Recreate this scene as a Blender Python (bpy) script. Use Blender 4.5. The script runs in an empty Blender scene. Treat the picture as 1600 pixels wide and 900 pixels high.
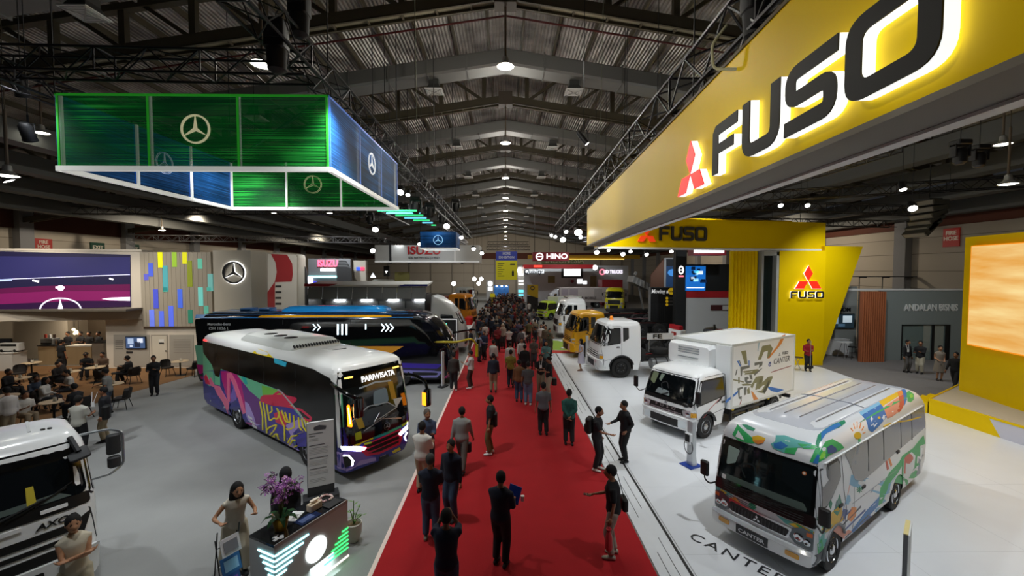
import bpy,bmesh,math,random
from mathutils import Vector,Matrix,Euler
from mathutils.geometry import delaunay_2d_cdt
R=math.radians
PI=math.pi
sc=bpy.context.scene
COL=sc.collection
FPX=655.0
H0=5.4
cam_d=bpy.data.cameras.new('camera')
cam_d.sensor_width=36.0
cam_d.lens=FPX/1600*36.0
cam_d.clip_end=400
cam=bpy.data.objects.new('camera',cam_d)
COL.objects.link(cam)
cam.location=(0,0,H0)
cam.rotation_euler=Euler((R(90)-math.atan(26/FPX),0,-math.atan(10/FPX)),'XYZ')
sc.camera=cam
_RM=cam.rotation_euler.to_matrix()
def ray(px,py):
 return _RM@Vector(((px-800)/FPX,(450-py)/FPX,-1))
def G(px,py,z=0.0):
 'point of the horizontal plane z under a photo pixel'
 d=ray(px,py)
 t=(z-H0)/d.z
 return Vector((d.x*t,d.y*t,z))
def D(px,py,Y):
 'point of the upright plane y=Y under a photo pixel'
 d=ray(px,py)
 t=Y/d.y
 return Vector((d.x*t,Y,H0+d.z*t))
w=bpy.data.worlds.new('world')
sc.world=w
w.use_nodes=True
w.node_tree.nodes['Background'].inputs[0].default_value=(0.75,0.8,0.9,1)
w.node_tree.nodes['Background'].inputs[1].default_value=0.02
sc.view_settings.view_transform='Standard'
sc.view_settings.look='None'
sc.view_settings.exposure=0.0
sc.view_settings.gamma=1.0
sc.view_settings.use_curve_mapping=False
sc.cycles.max_bounces=6
sc.cycles.diffuse_bounces=3
sc.cycles.glossy_bounces=3
sc.cycles.transmission_bounces=4
sc.cycles.transparent_max_bounces=8
sc.cycles.caustics_reflective=False
sc.cycles.caustics_refractive=False
sc.cycles.sample_clamp_indirect=4.0
def spot(x,y,z,power,tx=None,ty=None,tz=0.0,ang=110,blend=0.8,rad=0.15,col=(1,0.97,0.92)):
 l=bpy.data.lights.new('rig_or_fill_spot','SPOT')
 l.energy=power
 l.spot_size=R(ang)
 l.spot_blend=blend
 l.shadow_soft_size=rad
 l.color=col
 o=bpy.data.objects.new('rig_or_fill_spot',l)
 COL.objects.link(o)
 o.location=(x,y,z)
 t=Vector((x if tx is None else tx,y if ty is None else ty,tz))-Vector((x,y,z))
 o.rotation_euler=t.to_track_quat('-Z','Y').to_euler()
 return o
LK=0.92
WHITE=(0.93,0.97,1.0)
WARM=(1,0.86,0.68)
RIG_AND_FILL_SPOTS=[(5.5,6.0,9.0,1350,7.5,8.0,100,WHITE),(10.5,7.0,9.0,1150,11,9.5,110,WHITE),(5.2,13.0,9.0,1200,7.0,14.5,110,WHITE),(10.5,15.0,9.0,950,11,17,110,WHITE),(5.0,20.0,8.9,950,6.5,22,110,WHITE),(11.0,23.0,9.0,900,11,24,120,WHITE),(5.0,28.0,8.9,1200,6.5,30,120,WHITE),(14.0,12.5,9.0,620,15.5,14,100,(1,.97,.85)),(16.0,20.0,9.0,700,17.0,22.5,90,WHITE),(8.0,24.0,8.9,700,9,34,110,WHITE),(-3.2,9.0,9.3,1300,-4.3,11.5,95,WHITE),(-12.5,8.0,8.9,1700,-8.5,12.5,80,WHITE),(-4.2,15.5,9.3,1300,-6.5,16.5,110,WHITE),(-10.0,9.0,9.3,450,-9.0,8.5,95,WHITE),(-10.5,15.0,9.3,750,-10,13.5,110,WHITE),(-4.2,22.0,9.3,800,-5.5,22,110,WHITE),(-13.0,20.0,9.0,450,-14,18,110,WHITE),(-4.5,30.0,9.0,900,-6,30,120,WHITE),(-5.2,5.0,9.3,700,-6.5,6.8,80,WHITE),(-24.0,19.5,8.0,900,-25,23,110,WARM),(-20.3,20.0,7.8,500,-20.8,23.6,90,WARM),(-25.5,24.6,3.15,330,-25.5,26.2,150,WARM,1.8),(-21.5,24.4,3.15,140,-21.5,26.0,150,WARM,1.8),(-17.0,17.5,8.5,380,-18,18.5,110,(1,.9,.78)),(-18.5,20,9.0,420,-18.5,23.6,80,WARM),(-14.0,34.0,9.0,1200,-17,40,120,WHITE),(-12.0,48.0,9.0,1300,-14,54,120,WHITE),(8.0,42.0,9.0,1500,9,46,120,WHITE),(9.0,56.0,9.0,1500,10,62,120,WHITE),(0.0,62.0,10.0,1100,0,66,120,WHITE),(16.0,38.0,8.6,900,17,42,110,WHITE),(5.0,78.0,10.0,2200,5,84,130,WHITE),(-6.0,80.0,10.0,2200,-8,88,130,WHITE),(18.0,20.5,8.6,900,19.5,25,110,WHITE),(24.0,17,8.6,500,24,22,110,WHITE),(-24,14,9.4,1300,-33,16,150,WARM,5),(-24,34,9.4,1800,-33,35,150,WARM,5),(-23,56,9.4,1800,-33,57,150,WARM,5),(22,14,9.4,500,28,16,150,WARM,5),(22,36,9.4,1300,28,37,150,WARM,5),(20,58,9.4,1500,28,59,150,WARM,5),(-20,17.5,9.2,900,-18,23.5,80,(1,.95,.86),4.5),(-12,28,9,1100,-16,35,90,(1,.95,.88),5),(-7,40,8.8,900,-9,48,70,WHITE,7.5),(-9,12.5,9.2,900,-8,19.5,80,WHITE,1.5),(9,64,8,2200,10,74,100,WHITE,4),(15,27,8.6,500,15,34,80,WHITE,3),(-24,17,8.8,900,-25,22.5,90,(1,.94,.85),4.5),(-16.5,15,9,700,-20,23.5,70,(1,.94,.85),3),(-8,84,9,1700,-10,102,130,WARM,4),(8,84,9,1300,10,102,130,WARM,4),(-3.9,2.6,9.5,700,3.3,3.6,70,(1,.93,.8),7.5),(-3.9,6.0,9.5,720,3.7,8.5,56,(1,.93,.8),7.6),(-3.9,13.0,9.5,700,4.3,16.5,50,(1,.93,.8),7.6),(0.3,9.5,10.5,260,0.3,11,90,(1,.95,.88)),(0.3,22.0,10.5,400,0.3,24,90,(1,.95,.88)),(0.3,40.0,10.5,600,0.3,43,100,(1,.95,.88)),]  # truss spots, plus unseen ones added to brighten signs, coaches and dark stands
for L in RIG_AND_FILL_SPOTS:
 (x,y,z,p,tx,ty,a,c)=L[:8]
 spot(x,y,z,p*LK,tx,ty,L[8]if len(L)>8 else 0,a,0.9,0.15,c)
def lin(h):
 if isinstance(h,str):
  h=h.lstrip('#')
  c=[int(h[i:i+2],16)/255 for i in(0,2,4)]
 else:
  c=h
 return tuple((v/12.92 if v<=0.04045 else((v+0.055)/1.055)**2.4)for v in c)
MATS={}
def M(hexcol,rough=0.5,metal=0.0,emit=0.0,noise=0.0,nscale=8.0,bump=0.0,bscale=60.0,coat=0.0,stretch=None,alpha=1.0,trans=0.0):
 key=(hexcol,rough,metal,emit,noise,nscale,bump,bscale,coat,stretch,alpha,trans)
 if key in MATS:
  return MATS[key]
 m=bpy.data.materials.new('m_'+str(hexcol).strip('#'))
 m.use_nodes=True
 nt=m.node_tree
 b=nt.nodes['Principled BSDF']
 c=lin(hexcol)+(1,)
 b.inputs['Base Color'].default_value=c
 b.inputs['Roughness'].default_value=rough
 b.inputs['Metallic'].default_value=metal
 if coat:
  b.inputs['Coat Weight'].default_value=coat
  b.inputs['Coat Roughness'].default_value=0.08
 if alpha<1:
  b.inputs['Alpha'].default_value=alpha
 if trans:
  b.inputs['Transmission Weight'].default_value=trans
 if emit:
  b.inputs['Emission Color'].default_value=c
  b.inputs['Emission Strength'].default_value=emit
 if noise or bump:
  tc=nt.nodes.new('ShaderNodeTexCoord')
  mp=nt.nodes.new('ShaderNodeMapping')
  nt.links.new(tc.outputs['Object'],mp.inputs[0])
  if stretch:
   mp.inputs['Scale'].default_value=stretch
 if noise:
  n=nt.nodes.new('ShaderNodeTexNoise')
  n.inputs['Scale'].default_value=nscale
  n.inputs['Detail'].default_value=5
  nt.links.new(mp.outputs[0],n.inputs[0])
  mx=nt.nodes.new('ShaderNodeMix')
  mx.data_type='RGBA'
  mx.inputs[6].default_value=tuple(max(0,v*(1-noise))for v in c[:3])+(1,)
  mx.inputs[7].default_value=tuple(min(1,v*(1+noise))for v in c[:3])+(1,)
  nt.links.new(n.outputs[0],mx.inputs[0])
  nt.links.new(mx.outputs[2],b.inputs['Base Color'])
 if bump:
  n2=nt.nodes.new('ShaderNodeTexNoise')
  n2 .inputs['Scale'].default_value=bscale
  nt.links.new(mp.outputs[0],n2 .inputs[0])
  bp=nt.nodes.new('ShaderNodeBump')
  bp.inputs['Strength'].default_value=bump
  bp.inputs['Distance'].default_value=0.02
  nt.links.new(n2 .outputs[0],bp.inputs['Height'])
  nt.links.new(bp.outputs[0],b.inputs['Normal'])
 MATS[key]=m
 return m
def glass(tint='#11161a',alpha=0.8,rough=0.05):
 'vehicle glass: dark tinted, partly see-through'
 return M(tint,rough,0.0,alpha=alpha,coat=0.3)
class MB:
 def __init__(s):
  s.v=[];s.f=[];s.m=[];s.mats=[];s.T=None
 def mi(s,mat):
  if mat not in s.mats:
   s.mats.append(mat)
  return s.mats.index(mat)
 def add(s,vs,fs,mat):
  o=len(s.v)
  if s.T is not None:
   vs=[s.T@Vector(p)for p in vs]
  s.v+=[tuple(p)for p in vs]
  i=s.mi(mat)
  for f in fs:
   s.f.append(tuple(o+k for k in f));s.m.append(i)
  return s
 def box(s,x0,x1,y0,y1,z0,z1,mat):
  vs=[(x0,y0,z0),(x1,y0,z0),(x1,y1,z0),(x0,y1,z0),(x0,y0,z1),(x1,y0,z1),(x1,y1,z1),(x0,y1,z1)]
  return s.add(vs,[(3,2,1,0),(4,5,6,7),(0,1,5,4),(1,2,6,5),(2,3,7,6),(3,0,4,7)],mat)
 def cbox(s,c,size,mat,rot=None):
  a,b,c2=size[0]/2,size[1]/2,size[2]/2
  vs=[Vector(p)for p in((-a,-b,-c2),(a,-b,-c2),(a,b,-c2),(-a,b,-c2),(-a,-b,c2),(a,-b,c2),(a,b,c2),(-a,b,c2))]
  if rot is not None:
   Rm=Euler(rot).to_matrix()
   vs=[Rm@p for p in vs]
  vs=[p+Vector(c)for p in vs]
  return s.add(vs,[(3,2,1,0),(4,5,6,7),(0,1,5,4),(1,2,6,5),(2,3,7,6),(3,0,4,7)],mat)
 def rbox(s,c,size,r,mat,rot=None,n=3):
  'box with rounded vertical edges and chamfered top'
  a,b,h=size[0]/2,size[1]/2,size[2]
  r=min(r,a*.98,b*.98)
  def ring(ins,z):
   out=[]
   rr=max(r-ins,0.001)
   for(sx,sy,a0)in((1,1,0),(-1,1,90),(-1,-1,180),(1,-1,270)):
    for k in range(n+1):
     t=R(a0+90*k/n)
     out.append(Vector((sx*(a-r)+rr*math.cos(t),sy*(b-r)+rr*math.sin(t),z)))
   return out
  ch=min(r*.4,h*.2)
  rs=[ring(ch,-h/2),ring(0,-h/2+ch),ring(0,h/2-ch),ring(ch,h/2)]
  if rot is not None:
   Rm=Euler(rot).to_matrix()
   rs=[[Rm@p for p in q]for q in rs]
  rs=[[p+Vector(c)for p in q]for q in rs]
  return s.loft(rs,mat)
 def loft(s,rings,mat,cap=True,closed=True):
  n=len(rings[0])
  vs=[p for q in rings for p in q]
  fs=[]
  for i in range(len(rings)-1):
   for k in range(n if closed else n-1):
    k2=(k+1)%n
    fs.append((i*n+k,i*n+k2,(i+1)*n+k2,(i+1)*n+k))
  if cap:
   fs.append(tuple(reversed(range(n))))
   fs.append(tuple((len(rings)-1)*n+k for k in range(n)))
  return s.add(vs,fs,mat)
 def tube(s,pts,r,mat,n=8,cap=True):
  pts=[Vector(p)for p in pts]
  rr=r if isinstance(r,(list,tuple))else[r]*len(pts)
  rings=[]
  ref=None
  for i,p in enumerate(pts):
   if i==0:t=pts[1]-p
   elif i==len(pts)-1:t=p-pts[i-1]
   else:t=(pts[i+1]-pts[i-1])
   t.normalize()
   if ref is None:
    ref=t.orthogonal().normalized()
   else:
    ref=(ref-t*ref.dot(t)).normalized()
   b=t.cross(ref)
   rings.append([p+(ref*math.cos(2*PI*k/n)+b*math.sin(2*PI*k/n))*rr[i]for k in range(n)])
  return s.loft(rings,mat,cap)
 def bar(s,p0,p1,wd,ht,mat,up=(0,0,1)):
  p0,p1=Vector(p0),Vector(p1)
  t=(p1-p0).normalized()
  u=Vector(up)
  if abs(t.dot(u))>0.98:u=Vector((1,0,0))
  side=t.cross(u).normalized()
  u=side.cross(t)
  rings=[]
  for p in(p0,p1):
   rings.append([p+side*a*wd/2+u*b*ht/2 for a,b in((-1,-1),(1,-1),(1,1),(-1,1))])
  return s.loft(rings,mat)
 def lathe(s,prof,mat,n=24,c=(0,0,0),axis='z'):
  'prof: (radius, height) pairs'
  rings=[]
  for(r,z)in prof:
   q=[]
   for k in range(n):
    a=2*PI*k/n
    x,y=r*math.cos(a),r*math.sin(a)
    p=(x,y,z)if axis=='z' else((x,z,y)if axis=='y' else(z,x,y))
    q.append(Vector(p)+Vector(c))
   rings.append(q)
  if axis=='y':
   rings=[list(reversed(q))for q in rings]
  return s.loft(rings,mat)
 def ball(s,c,r,mat,nu=12,nv=8):
  rx,ry,rz=r if isinstance(r,(list,tuple))else(r,r,r)
  rings=[]
  for j in range(nv+1):
   t=-PI/2+PI*(j+.15*(j==0)-.15*(j==nv))/nv
   rings.append([Vector((c[0]+rx*math.cos(t)*math.cos(2*PI*k/nu),c[1]+ry*math.cos(t)*math.sin(2*PI*k/nu),c[2]+rz*math.sin(t)))for k in range(nu)])
  return s.loft(rings,mat)
 def poly(s,pts,ext,mat):
  'flat polygon pushed along the vector ext'
  pts=[Vector(p)for p in pts]
  e=Vector(ext)
  n=len(pts)
  vs=pts+[p+e for p in pts]
  fs=[tuple(reversed(range(n))),tuple(range(n,2*n))]+[(k,(k+1)%n,n+(k+1)%n,n+k)for k in range(n)]
  return s.add(vs,fs,mat)
 def patch(s,poly,fn,mat,thick=0.004,step=0.0,holes=()):
  '2D outline laid on a surface: fn(u, v, offset) gives the 3D point'
  if step:
   q=[]
   for a,b in zip(poly,list(poly[1:])+[poly[0]]):
    k=max(1,math.ceil(math.hypot(b[0]-a[0],b[1]-a[1])/step))
    q+=[(a[0]+(b[0]-a[0])*i/k,a[1]+(b[1]-a[1])*i/k)for i in range(k)]
   poly=q
  pts=[Vector((p[0],p[1]))for p in poly]
  n=len(pts)
  edges=[(k,(k+1)%n)for k in range(n)]
  for h in holes:
   b=len(pts)
   pts+=[Vector((p[0],p[1]))for p in h]
   edges+=[(b+k,b+(k+1)%len(h))for k in range(len(h))]
  if step:
   u0,u1=min(p.x for p in pts),max(p.x for p in pts)
   v0,v1=min(p.y for p in pts),max(p.y for p in pts)
   nu,nv=max(1,int((u1-u0)/step)),max(1,int((v1-v0)/step))
   for i in range(1,nu):
    for j in range(1,nv):
     q=Vector((u0+(u1-u0)*i/nu+1e-4,v0+(v1-v0)*j/nv+1.3e-4))
     if _inside(q,poly)and not any(_inside(q,h)for h in holes):
      pts.append(q)
  r=delaunay_2d_cdt(pts,edges,[],2 if holes else 1,1e-5)
  V,E,F=r[0],r[1],r[2]
  if holes:
   F=[f for f in F if _inside((V[f[0]]+V[f[1]]+V[f[2]])/3,poly)and not any(_inside((V[f[0]]+V[f[1]]+V[f[2]])/3,h)for h in holes)]
  if not F:return s
  top=[fn(p.x,p.y,thick)for p in V]
  bot=[fn(p.x,p.y,-0.01)for p in V]
  nv_=len(V)
  fs=[tuple(f)for f in F]
  cnt={}
  for f in F:
   for k in range(len(f)):
    e=(f[k],f[(k+1)%len(f)])
    cnt[(min(e),max(e))]=cnt.get((min(e),max(e)),[])+[e]
  side=[es[0]for es in cnt.values()if len(es)==1]
  fs+=[(b,a,a+nv_,b+nv_)for(a,b)in side]
  s.add(top+bot,fs,mat)
  return s
 def build(s,name,parent=None,smooth=35,bevel=0.0,loc=None,rot=None,recalc=True):
  me=bpy.data.meshes.new(name)
  me.from_pydata(s.v,[],s.f)
  for m in s.mats:me.materials.append(m)
  for i,p in enumerate(me.polygons):p.material_index=s.m[i]
  if recalc:
   bm=bmesh.new();bm.from_mesh(me)
   bmesh.ops.recalc_face_normals(bm,faces=bm.faces)
   bm.to_mesh(me);bm.free()
  if smooth:
   me.shade_smooth()
   me.set_sharp_from_angle(angle=R(smooth))
  o=bpy.data.objects.new(name,me)
  COL.objects.link(o)
  if parent:o.parent=parent
  if loc:o.location=loc
  if rot is not None:o.rotation_euler=rot if isinstance(rot,(tuple,list))else(0,0,rot)
  if bevel:
   b=o.modifiers.new('bevel','BEVEL');b.width=bevel;b.segments=2;b.limit_method='ANGLE'
  return o
def _inside(p,poly):
 x,y=p[0],p[1]
 c=False
 n=len(poly)
 j=n-1
 for i in range(n):
  xi,yi=poly[i][0],poly[i][1];xj,yj=poly[j][0],poly[j][1]
  if(yi>y)!=(yj>y)and x<(xj-xi)*(y-yi)/(yj-yi)+xi:c=not c
  j=i
 return c
def tag(o,label=None,cat=None,group=None,kind=None):
 if label:o['label']=label
 if cat:o['category']=cat
 if group:o['group']=group
 if kind:o['kind']=kind
 return o
def thing(name,label,cat,loc=(0,0,0),rz=0.0,group=None):
 o=bpy.data.objects.new(name,None)
 COL.objects.link(o)
 o.empty_display_size=.2
 o.location=loc
 o.rotation_euler=(0,0,rz)
 return tag(o,label,cat,group)
def kids(o):
 return[c for c in bpy.data.objects if c.parent is o]
def tree(o):
 return(o,[tree(c)for c in kids(o)])
def copy_tree(t,parent=None,loc=None,rz=None,label=None,group=None):
 o,ch=t
 c=o.copy()
 COL.objects.link(c)
 if parent is not None:c.parent=parent
 if loc is not None:c.location=loc
 if rz is not None:c.rotation_euler=(0,0,rz)
 if label:c['label']=label
 if group:c['group']=group
 for k in ch:copy_tree(k,c)
 return c
def struct(o):
 o['kind']='structure'
 return o
def fillet(path,r,n=5,closed=False):
 out=[]
 N=len(path)
 for i,p in enumerate(path):
  if not closed and(i==0 or i==N-1):
   out.append(tuple(p));continue
  a=Vector(path[i-1]);b=Vector(p);c=Vector(path[(i+1)%N])
  u=(a-b);v=(c-b)
  lu,lv=u.length,v.length
  if lu<1e-6 or lv<1e-6:continue
  u/=lu;v/=lv
  ang=u.angle(v,PI)
  if ang>PI-.02:out.append(tuple(p));continue
  rr=r[i]if isinstance(r,(list,tuple))else r
  d=min(rr/math.tan(ang/2),lu*.49,lv*.49)
  p0,p1=b+u*d,b+v*d
  for k in range(n+1):
   t=k/n
   out.append(tuple((1-t)**2*p0+2*t*(1-t)*b+t*t*p1))
 return out
def fillet3(pts,r,n=3):
 pts=[Vector(p)for p in pts]
 out=[pts[0]]
 for a,b,c in zip(pts,pts[1:],pts[2:]):
  u=(a-b).normalized();v=(c-b).normalized()
  d=min(r,(a-b).length*.45,(c-b).length*.45)
  for k in range(n+1):
   t=k/n
   out.append((1-t)**2*(b+u*d)+2*t*(1-t)*b+t*t*(b+v*d))
 out.append(pts[-1])
 return out
def stroke(path,wd,r=0.0,n=5):
 'thick line as a closed outline (2D)'
 p=[Vector(q)for q in(fillet(path,r,n)if r else path)]
 L,Rr=[],[]
 for i in range(len(p)):
  if i==0:d0=d1=(p[1]-p[0]).normalized()
  elif i==len(p)-1:d0=d1=(p[i]-p[i-1]).normalized()
  else:d0,d1=(p[i]-p[i-1]).normalized(),(p[i+1]-p[i]).normalized()
  n0,n1=Vector((-d0 .y,d0 .x)),Vector((-d1 .y,d1 .x))
  m=(n0+n1)
  if m.length<1e-5:m=n0
  m.normalize()
  k=wd/2/max(m.dot(n0),.35)
  L.append(tuple(p[i]+m*k));Rr.append(tuple(p[i]-m*k))
 return L+Rr[::-1]
def circ(cx,cy,r,n=24,ry=None):
 ry=ry or r
 return[(cx+r*math.cos(2*PI*k/n),cy+ry*math.sin(2*PI*k/n))for k in range(n)]
def rrect(x0,y0,x1,y1,r,n=4):
 return fillet([(x0,y0),(x1,y0),(x1,y1),(x0,y1)],r,n,True)
def star3(cx,cy,r,n=40):
 'three pointed star inside a ring: list of (outline, holes)'
 out=[(circ(cx,cy,r,n),[circ(cx,cy,r*.88,n)])]
 pts=[]
 for k in range(3):
  a=PI/2+k*2*PI/3
  pts.append((cx+.9*r*math.cos(a),cy+.9*r*math.sin(a)))
  b=a+PI/3
  pts.append((cx+.13*r*math.cos(b),cy+.13*r*math.sin(b)))
 out.append((pts,[]))
 return out
def diamonds(cx,cy,s):
 'three diamonds, s = total height'
 h=s/(math.sqrt(3)*1.0)
 out=[]
 L=s/1.732*1.0
 a=s*.577
 for ang in(90,210,330):
  t=R(ang)
  d=Vector((math.cos(t),math.sin(t)));q=Vector((-d.y,d.x))
  Lg=a
  c=Vector((cx,cy-s*.17))
  out.append([tuple(c),tuple(c+d*Lg*.5*1.15+q*Lg*.333),tuple(c+d*Lg*1.15),tuple(c+d*Lg*.5*1.15-q*Lg*.333)])
 return out
def fuso_letters():
 t=.23
 F=[[(0,0),(t,0),(t,.40),(.82,.40),(.82,.60),(t,.60),(t,.78),(.95,.78),(.95,1),(.12,1),(0,.88)]]
 U=[stroke([(t/2,1),(t/2,t/2),(1.05-t/2,t/2),(1.05-t/2,1)],t,.22)]
 S=[stroke([(1.0,1-t/2),(t/2,1-t/2),(t/2,.5),(1.0-t/2,.5),(1.0-t/2,t/2),(0,t/2)],t*.95,.16)]
 O=[rrect(0,0,1.12,1,.28,6)]
 Oh=[rrect(t,t*.95,1.12-t,1-t*.95,.12,5)]
 out=[]
 x=0
 for shp,hol,wd in((F,[],1.0),(U,[],1.05),(S,[],1.0),(O,Oh,1.12)):
  out.append(([[(p[0]+x,p[1])for p in q]for q in shp],[[(p[0]+x,p[1])for p in q]for q in hol]))
  x+=wd+.12
 return out,x-.12
_fonts={}
def text_mesh(txt,size=1.0,ext=0.01,mat=None,name='lettering',parent=None,align='CENTER',bold=False,shear=0.0,width=1.0,loc=(0,0,0),rot=(0,0,0),spacing=1.0):
 cu=bpy.data.curves.new(name,'FONT')
 cu.body=txt
 cu.size=size
 cu.extrude=ext
 cu.align_x=align
 cu.align_y='CENTER'
 cu.shear=shear
 cu.space_character=spacing
 cu.resolution_u=3
 if bold:cu.offset=size*.018
 tmp=bpy.data.objects.new('tmp_text',cu)
 COL.objects.link(tmp)
 dg=bpy.context.evaluated_depsgraph_get()
 me=bpy.data.meshes.new_from_object(tmp.evaluated_get(dg))
 bpy.data.objects.remove(tmp)
 bpy.data.curves.remove(cu)
 me.name=name
 me.materials.clear()
 me.materials.append(mat or M('#101010'))
 if width!=1.0:
  for v in me.vertices:v.co.x*=width
 o=bpy.data.objects.new(name,me)
 COL.objects.link(o)
 if parent:o.parent=parent
 o.location=loc
 o.rotation_euler=rot
 return o
def wall_map(p0,p1):
 'surface map for an upright wall running p0->p1 seen from its near side: u along, v up'
 p0,p1=Vector((p0[0],p0[1],0)),Vector((p1[0],p1[1],0))
 t=(p1-p0).normalized()
 n=Vector((t.y,-t.x,0))
 def fn(u,v,o):
  return p0+t*u+n*o+Vector((0,0,v))
 fn.len=(p1-p0).length;fn.t=t;fn.n=n;fn.p0=p0
 return fn
 # ================================================================== the hall
XL,XR,YF=-34.0,29.0,103.0
ORD=['first','second','third','fourth','fifth','sixth','seventh','eighth','ninth','tenth','eleventh','twelfth','thirteenth','fourteenth','fifteenth','sixteenth']
m_conc=M('#77756f',.55,noise=.12,nscale=.5)
m_grey_carpet=M('#8c8d8b',.8,noise=.24,nscale=.7,bump=.15,bscale=40)
m_dark_carpet=M('#6d6a68',.95,noise=.12,nscale=3,bump=.2,bscale=90)
m_white_floor=M('#dfe2e5',.3,noise=.07,nscale=.8)
m_red=M('#a50c15',.95,noise=.12,nscale=2.2,bump=.3,bscale=120)
m_cafe=M('#7f5c38',.85,noise=.22,nscale=2.5,bump=.2,bscale=90)
struct(MB().box(XL,XR,-3,YF,-.2,0,m_conc).build('floor'))
struct(MB().poly([(-30,-1,0),(-2.42,-1,0),(-2.42,31,0),(-30,31,0)],(0,0,.012),m_grey_carpet).build('floor_coach_stand',smooth=0))
cf=[G(-80,800),G(40,668),G(100,648),G(140,634),G(175,622),G(215,611),G(252,601),G(305,586),G(305,572),G(-80,572)]
struct(MB().poly([(p.x,p.y,.012)for p in cf],(0,0,.008),m_cafe).build('floor_cafe',smooth=0))
struct(MB().poly([(2.72,-1,0),(3.27,-1,0),(3.27,33,0),(2.72,33,0)],(0,0,.02),M('#dfe2e4',.4,noise=.03)).build('floor_edge_strip',smooth=0))
fl=[(3.33,-1,0),(22,-1,0),(22,6,0),tuple(G(1520,668)),tuple(G(1450,641)),tuple(G(1350,598)),tuple(G(1285,575)),tuple(G(1240,566)),(15,28,0),(15,33,0),(3.33,33,0)]
struct(MB().poly([(p[0],p[1],0)for p in fl],(0,0,.022),m_white_floor).build('floor_white_stand',smooth=0))
fd=[tuple(G(1520,668)),tuple(G(1450,641)),tuple(G(1350,598)),tuple(G(1285,575)),tuple(G(1240,566)),tuple(G(1270,530)),(28.5,33,0),(28.5,6,0),(22,6,0)]
struct(MB().poly([(p[0],p[1],0)for p in fd],(0,0,.012),m_dark_carpet).build('floor_grey_stand',smooth=0))
g=MB()
g.box(3.27,3.33,-1,33,.0,.012,M('#20201f',.6))
g.box(3.36,3.375,-1,33,.0,.0235,M('#8b8d8e',.5))
struct(g.build('floor_groove',smooth=0))
g=MB()
y=4.3
rnd=random.Random(3)
while y<32:
 L=1.0+rnd.random()*.6
 g.box(2.9,2.912,y,y+L,.018,.0225,M('#303030',.6))
 g.box(3.08,3.092,y+.35,y+L+.45,.018,.0225,M('#303030',.6))
 y+=L+.9+rnd.random()*.4
struct(g.build('floor_dash_lines',smooth=0))
g=MB()
for yy in(5.2,7.7,10.2,12.7,15.2,17.7,20.2,22.7,25.2):g.box(3.4,14,yy,yy+.008,.02,.0226,M('#c3c6c8',.5))
for xx in(5.0,7.5,10.0,12.5):g.box(xx,xx+.008,1,30,.02,.0226,M('#c3c6c8',.5))
struct(g.build('floor_joints',smooth=0))
rc=MB().box(-2.36,2.68,-1,82,.0,.03,m_red).build('aisle_carpet',smooth=0)
tag(rc,'long red carpet covering the central aisle floor','carpet')
rw=MB().box(-2.44,-2.36,-1,34,.0,.034,M('#f0d8cc',.6)).build('carpet_edge_strip',smooth=0)
tag(rw,'thin pale strip along the coach side of the red aisle carpet','edge strip')
m_wall=M('#b4aa9a',.8,noise=.05,nscale=.6)
m_band=M('#5b3020',.8,noise=.1,nscale=.5)
m_col=M('#8b8b8c',.7,noise=.06)
for nm,x0,x1 in(('wall_left',XL-.3,XL),('wall_right',XR,XR+.3)):
 g=MB()
 g.box(x0,x1,-3,YF,0,8.4,m_wall)
 ix=x1 if x0<0 else x0
 sx=1 if x0<0 else-1
 g.box(min(ix,ix+sx*.12),max(ix,ix+sx*.12),-3,YF,8.4,10.5,m_band)
 for zz in(3.0,4.2,5.4,6.6,7.7):g.box(min(ix,ix+sx*.012),max(ix,ix+sx*.012),-3,YF,zz,zz+.03,M('#6f675b',.8))
 struct(g.build(nm,smooth=0))
g=MB()
g.box(XL,XR,YF,YF+.3,0,8.4,m_wall)
g.box(XL,XR,YF-.12,YF+.3,8.4,16.2,m_wall)
g.box(XL,XR,YF-.2,YF-.12,8.4,9.9,m_band)
for k in range(13):g.box(XL+k*5.2,XL+k*5.2+.25,YF-.25,YF,0,8.4,M('#8f887c',.8))
for zz in(3.0,5.0,7.0):g.box(XL,XR,YF-.02,YF,zz,zz+.05,M('#6f675b',.8))
struct(g.build('wall_back',smooth=0))
for k in range(-1,11):
 y=13.8+8.1*k
 for x0,x1 in((XL,XL+.5),(XR-.5,XR)):
  struct(MB().box(x0,x1,y-.45,y+.45,0,10.2,m_col).build('wall_column',smooth=0))
SL=.155
ZR=H0+10.5
def rz_(x):return ZR-SL*abs(x)
foil=bpy.data.materials.new('m_foil')
foil.use_nodes=True
nt=foil.node_tree;b=nt.nodes['Principled BSDF']
b.inputs['Metallic'].default_value=.55;b.inputs['Roughness'].default_value=.38
tc=nt.nodes.new('ShaderNodeTexCoord');n1=nt.nodes.new('ShaderNodeTexNoise');n1 .inputs['Scale'].default_value=.8;n1 .inputs['Detail'].default_value=6
nt.links.new(tc.outputs['Object'],n1 .inputs[0])
cr=nt.nodes.new('ShaderNodeValToRGB');cr.color_ramp.elements[0].color=(.26,.24,.22,1);cr.color_ramp.elements[1].color=(.75,.71,.66,1)
cr.color_ramp.elements[0].position=.35;cr.color_ramp.elements[1].position=.68
nt.links.new(n1 .outputs[0],cr.inputs[0]);nt.links.new(cr.outputs[0],b.inputs['Base Color'])
mp=nt.nodes.new('ShaderNodeMapping');mp.inputs['Scale'].default_value=(7,.6,1);nt.links.new(tc.outputs['Object'],mp.inputs[0])
n2=nt.nodes.new('ShaderNodeTexNoise');n2 .inputs['Scale'].default_value=1.5;nt.links.new(mp.outputs[0],n2 .inputs[0])
wv=nt.nodes.new('ShaderNodeTexWave');wv.inputs['Scale'].default_value=2.2;wv.bands_direction='X';wv.inputs['Distortion'].default_value=.6;nt.links.new(tc.outputs['Object'],wv.inputs[0])
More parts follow.
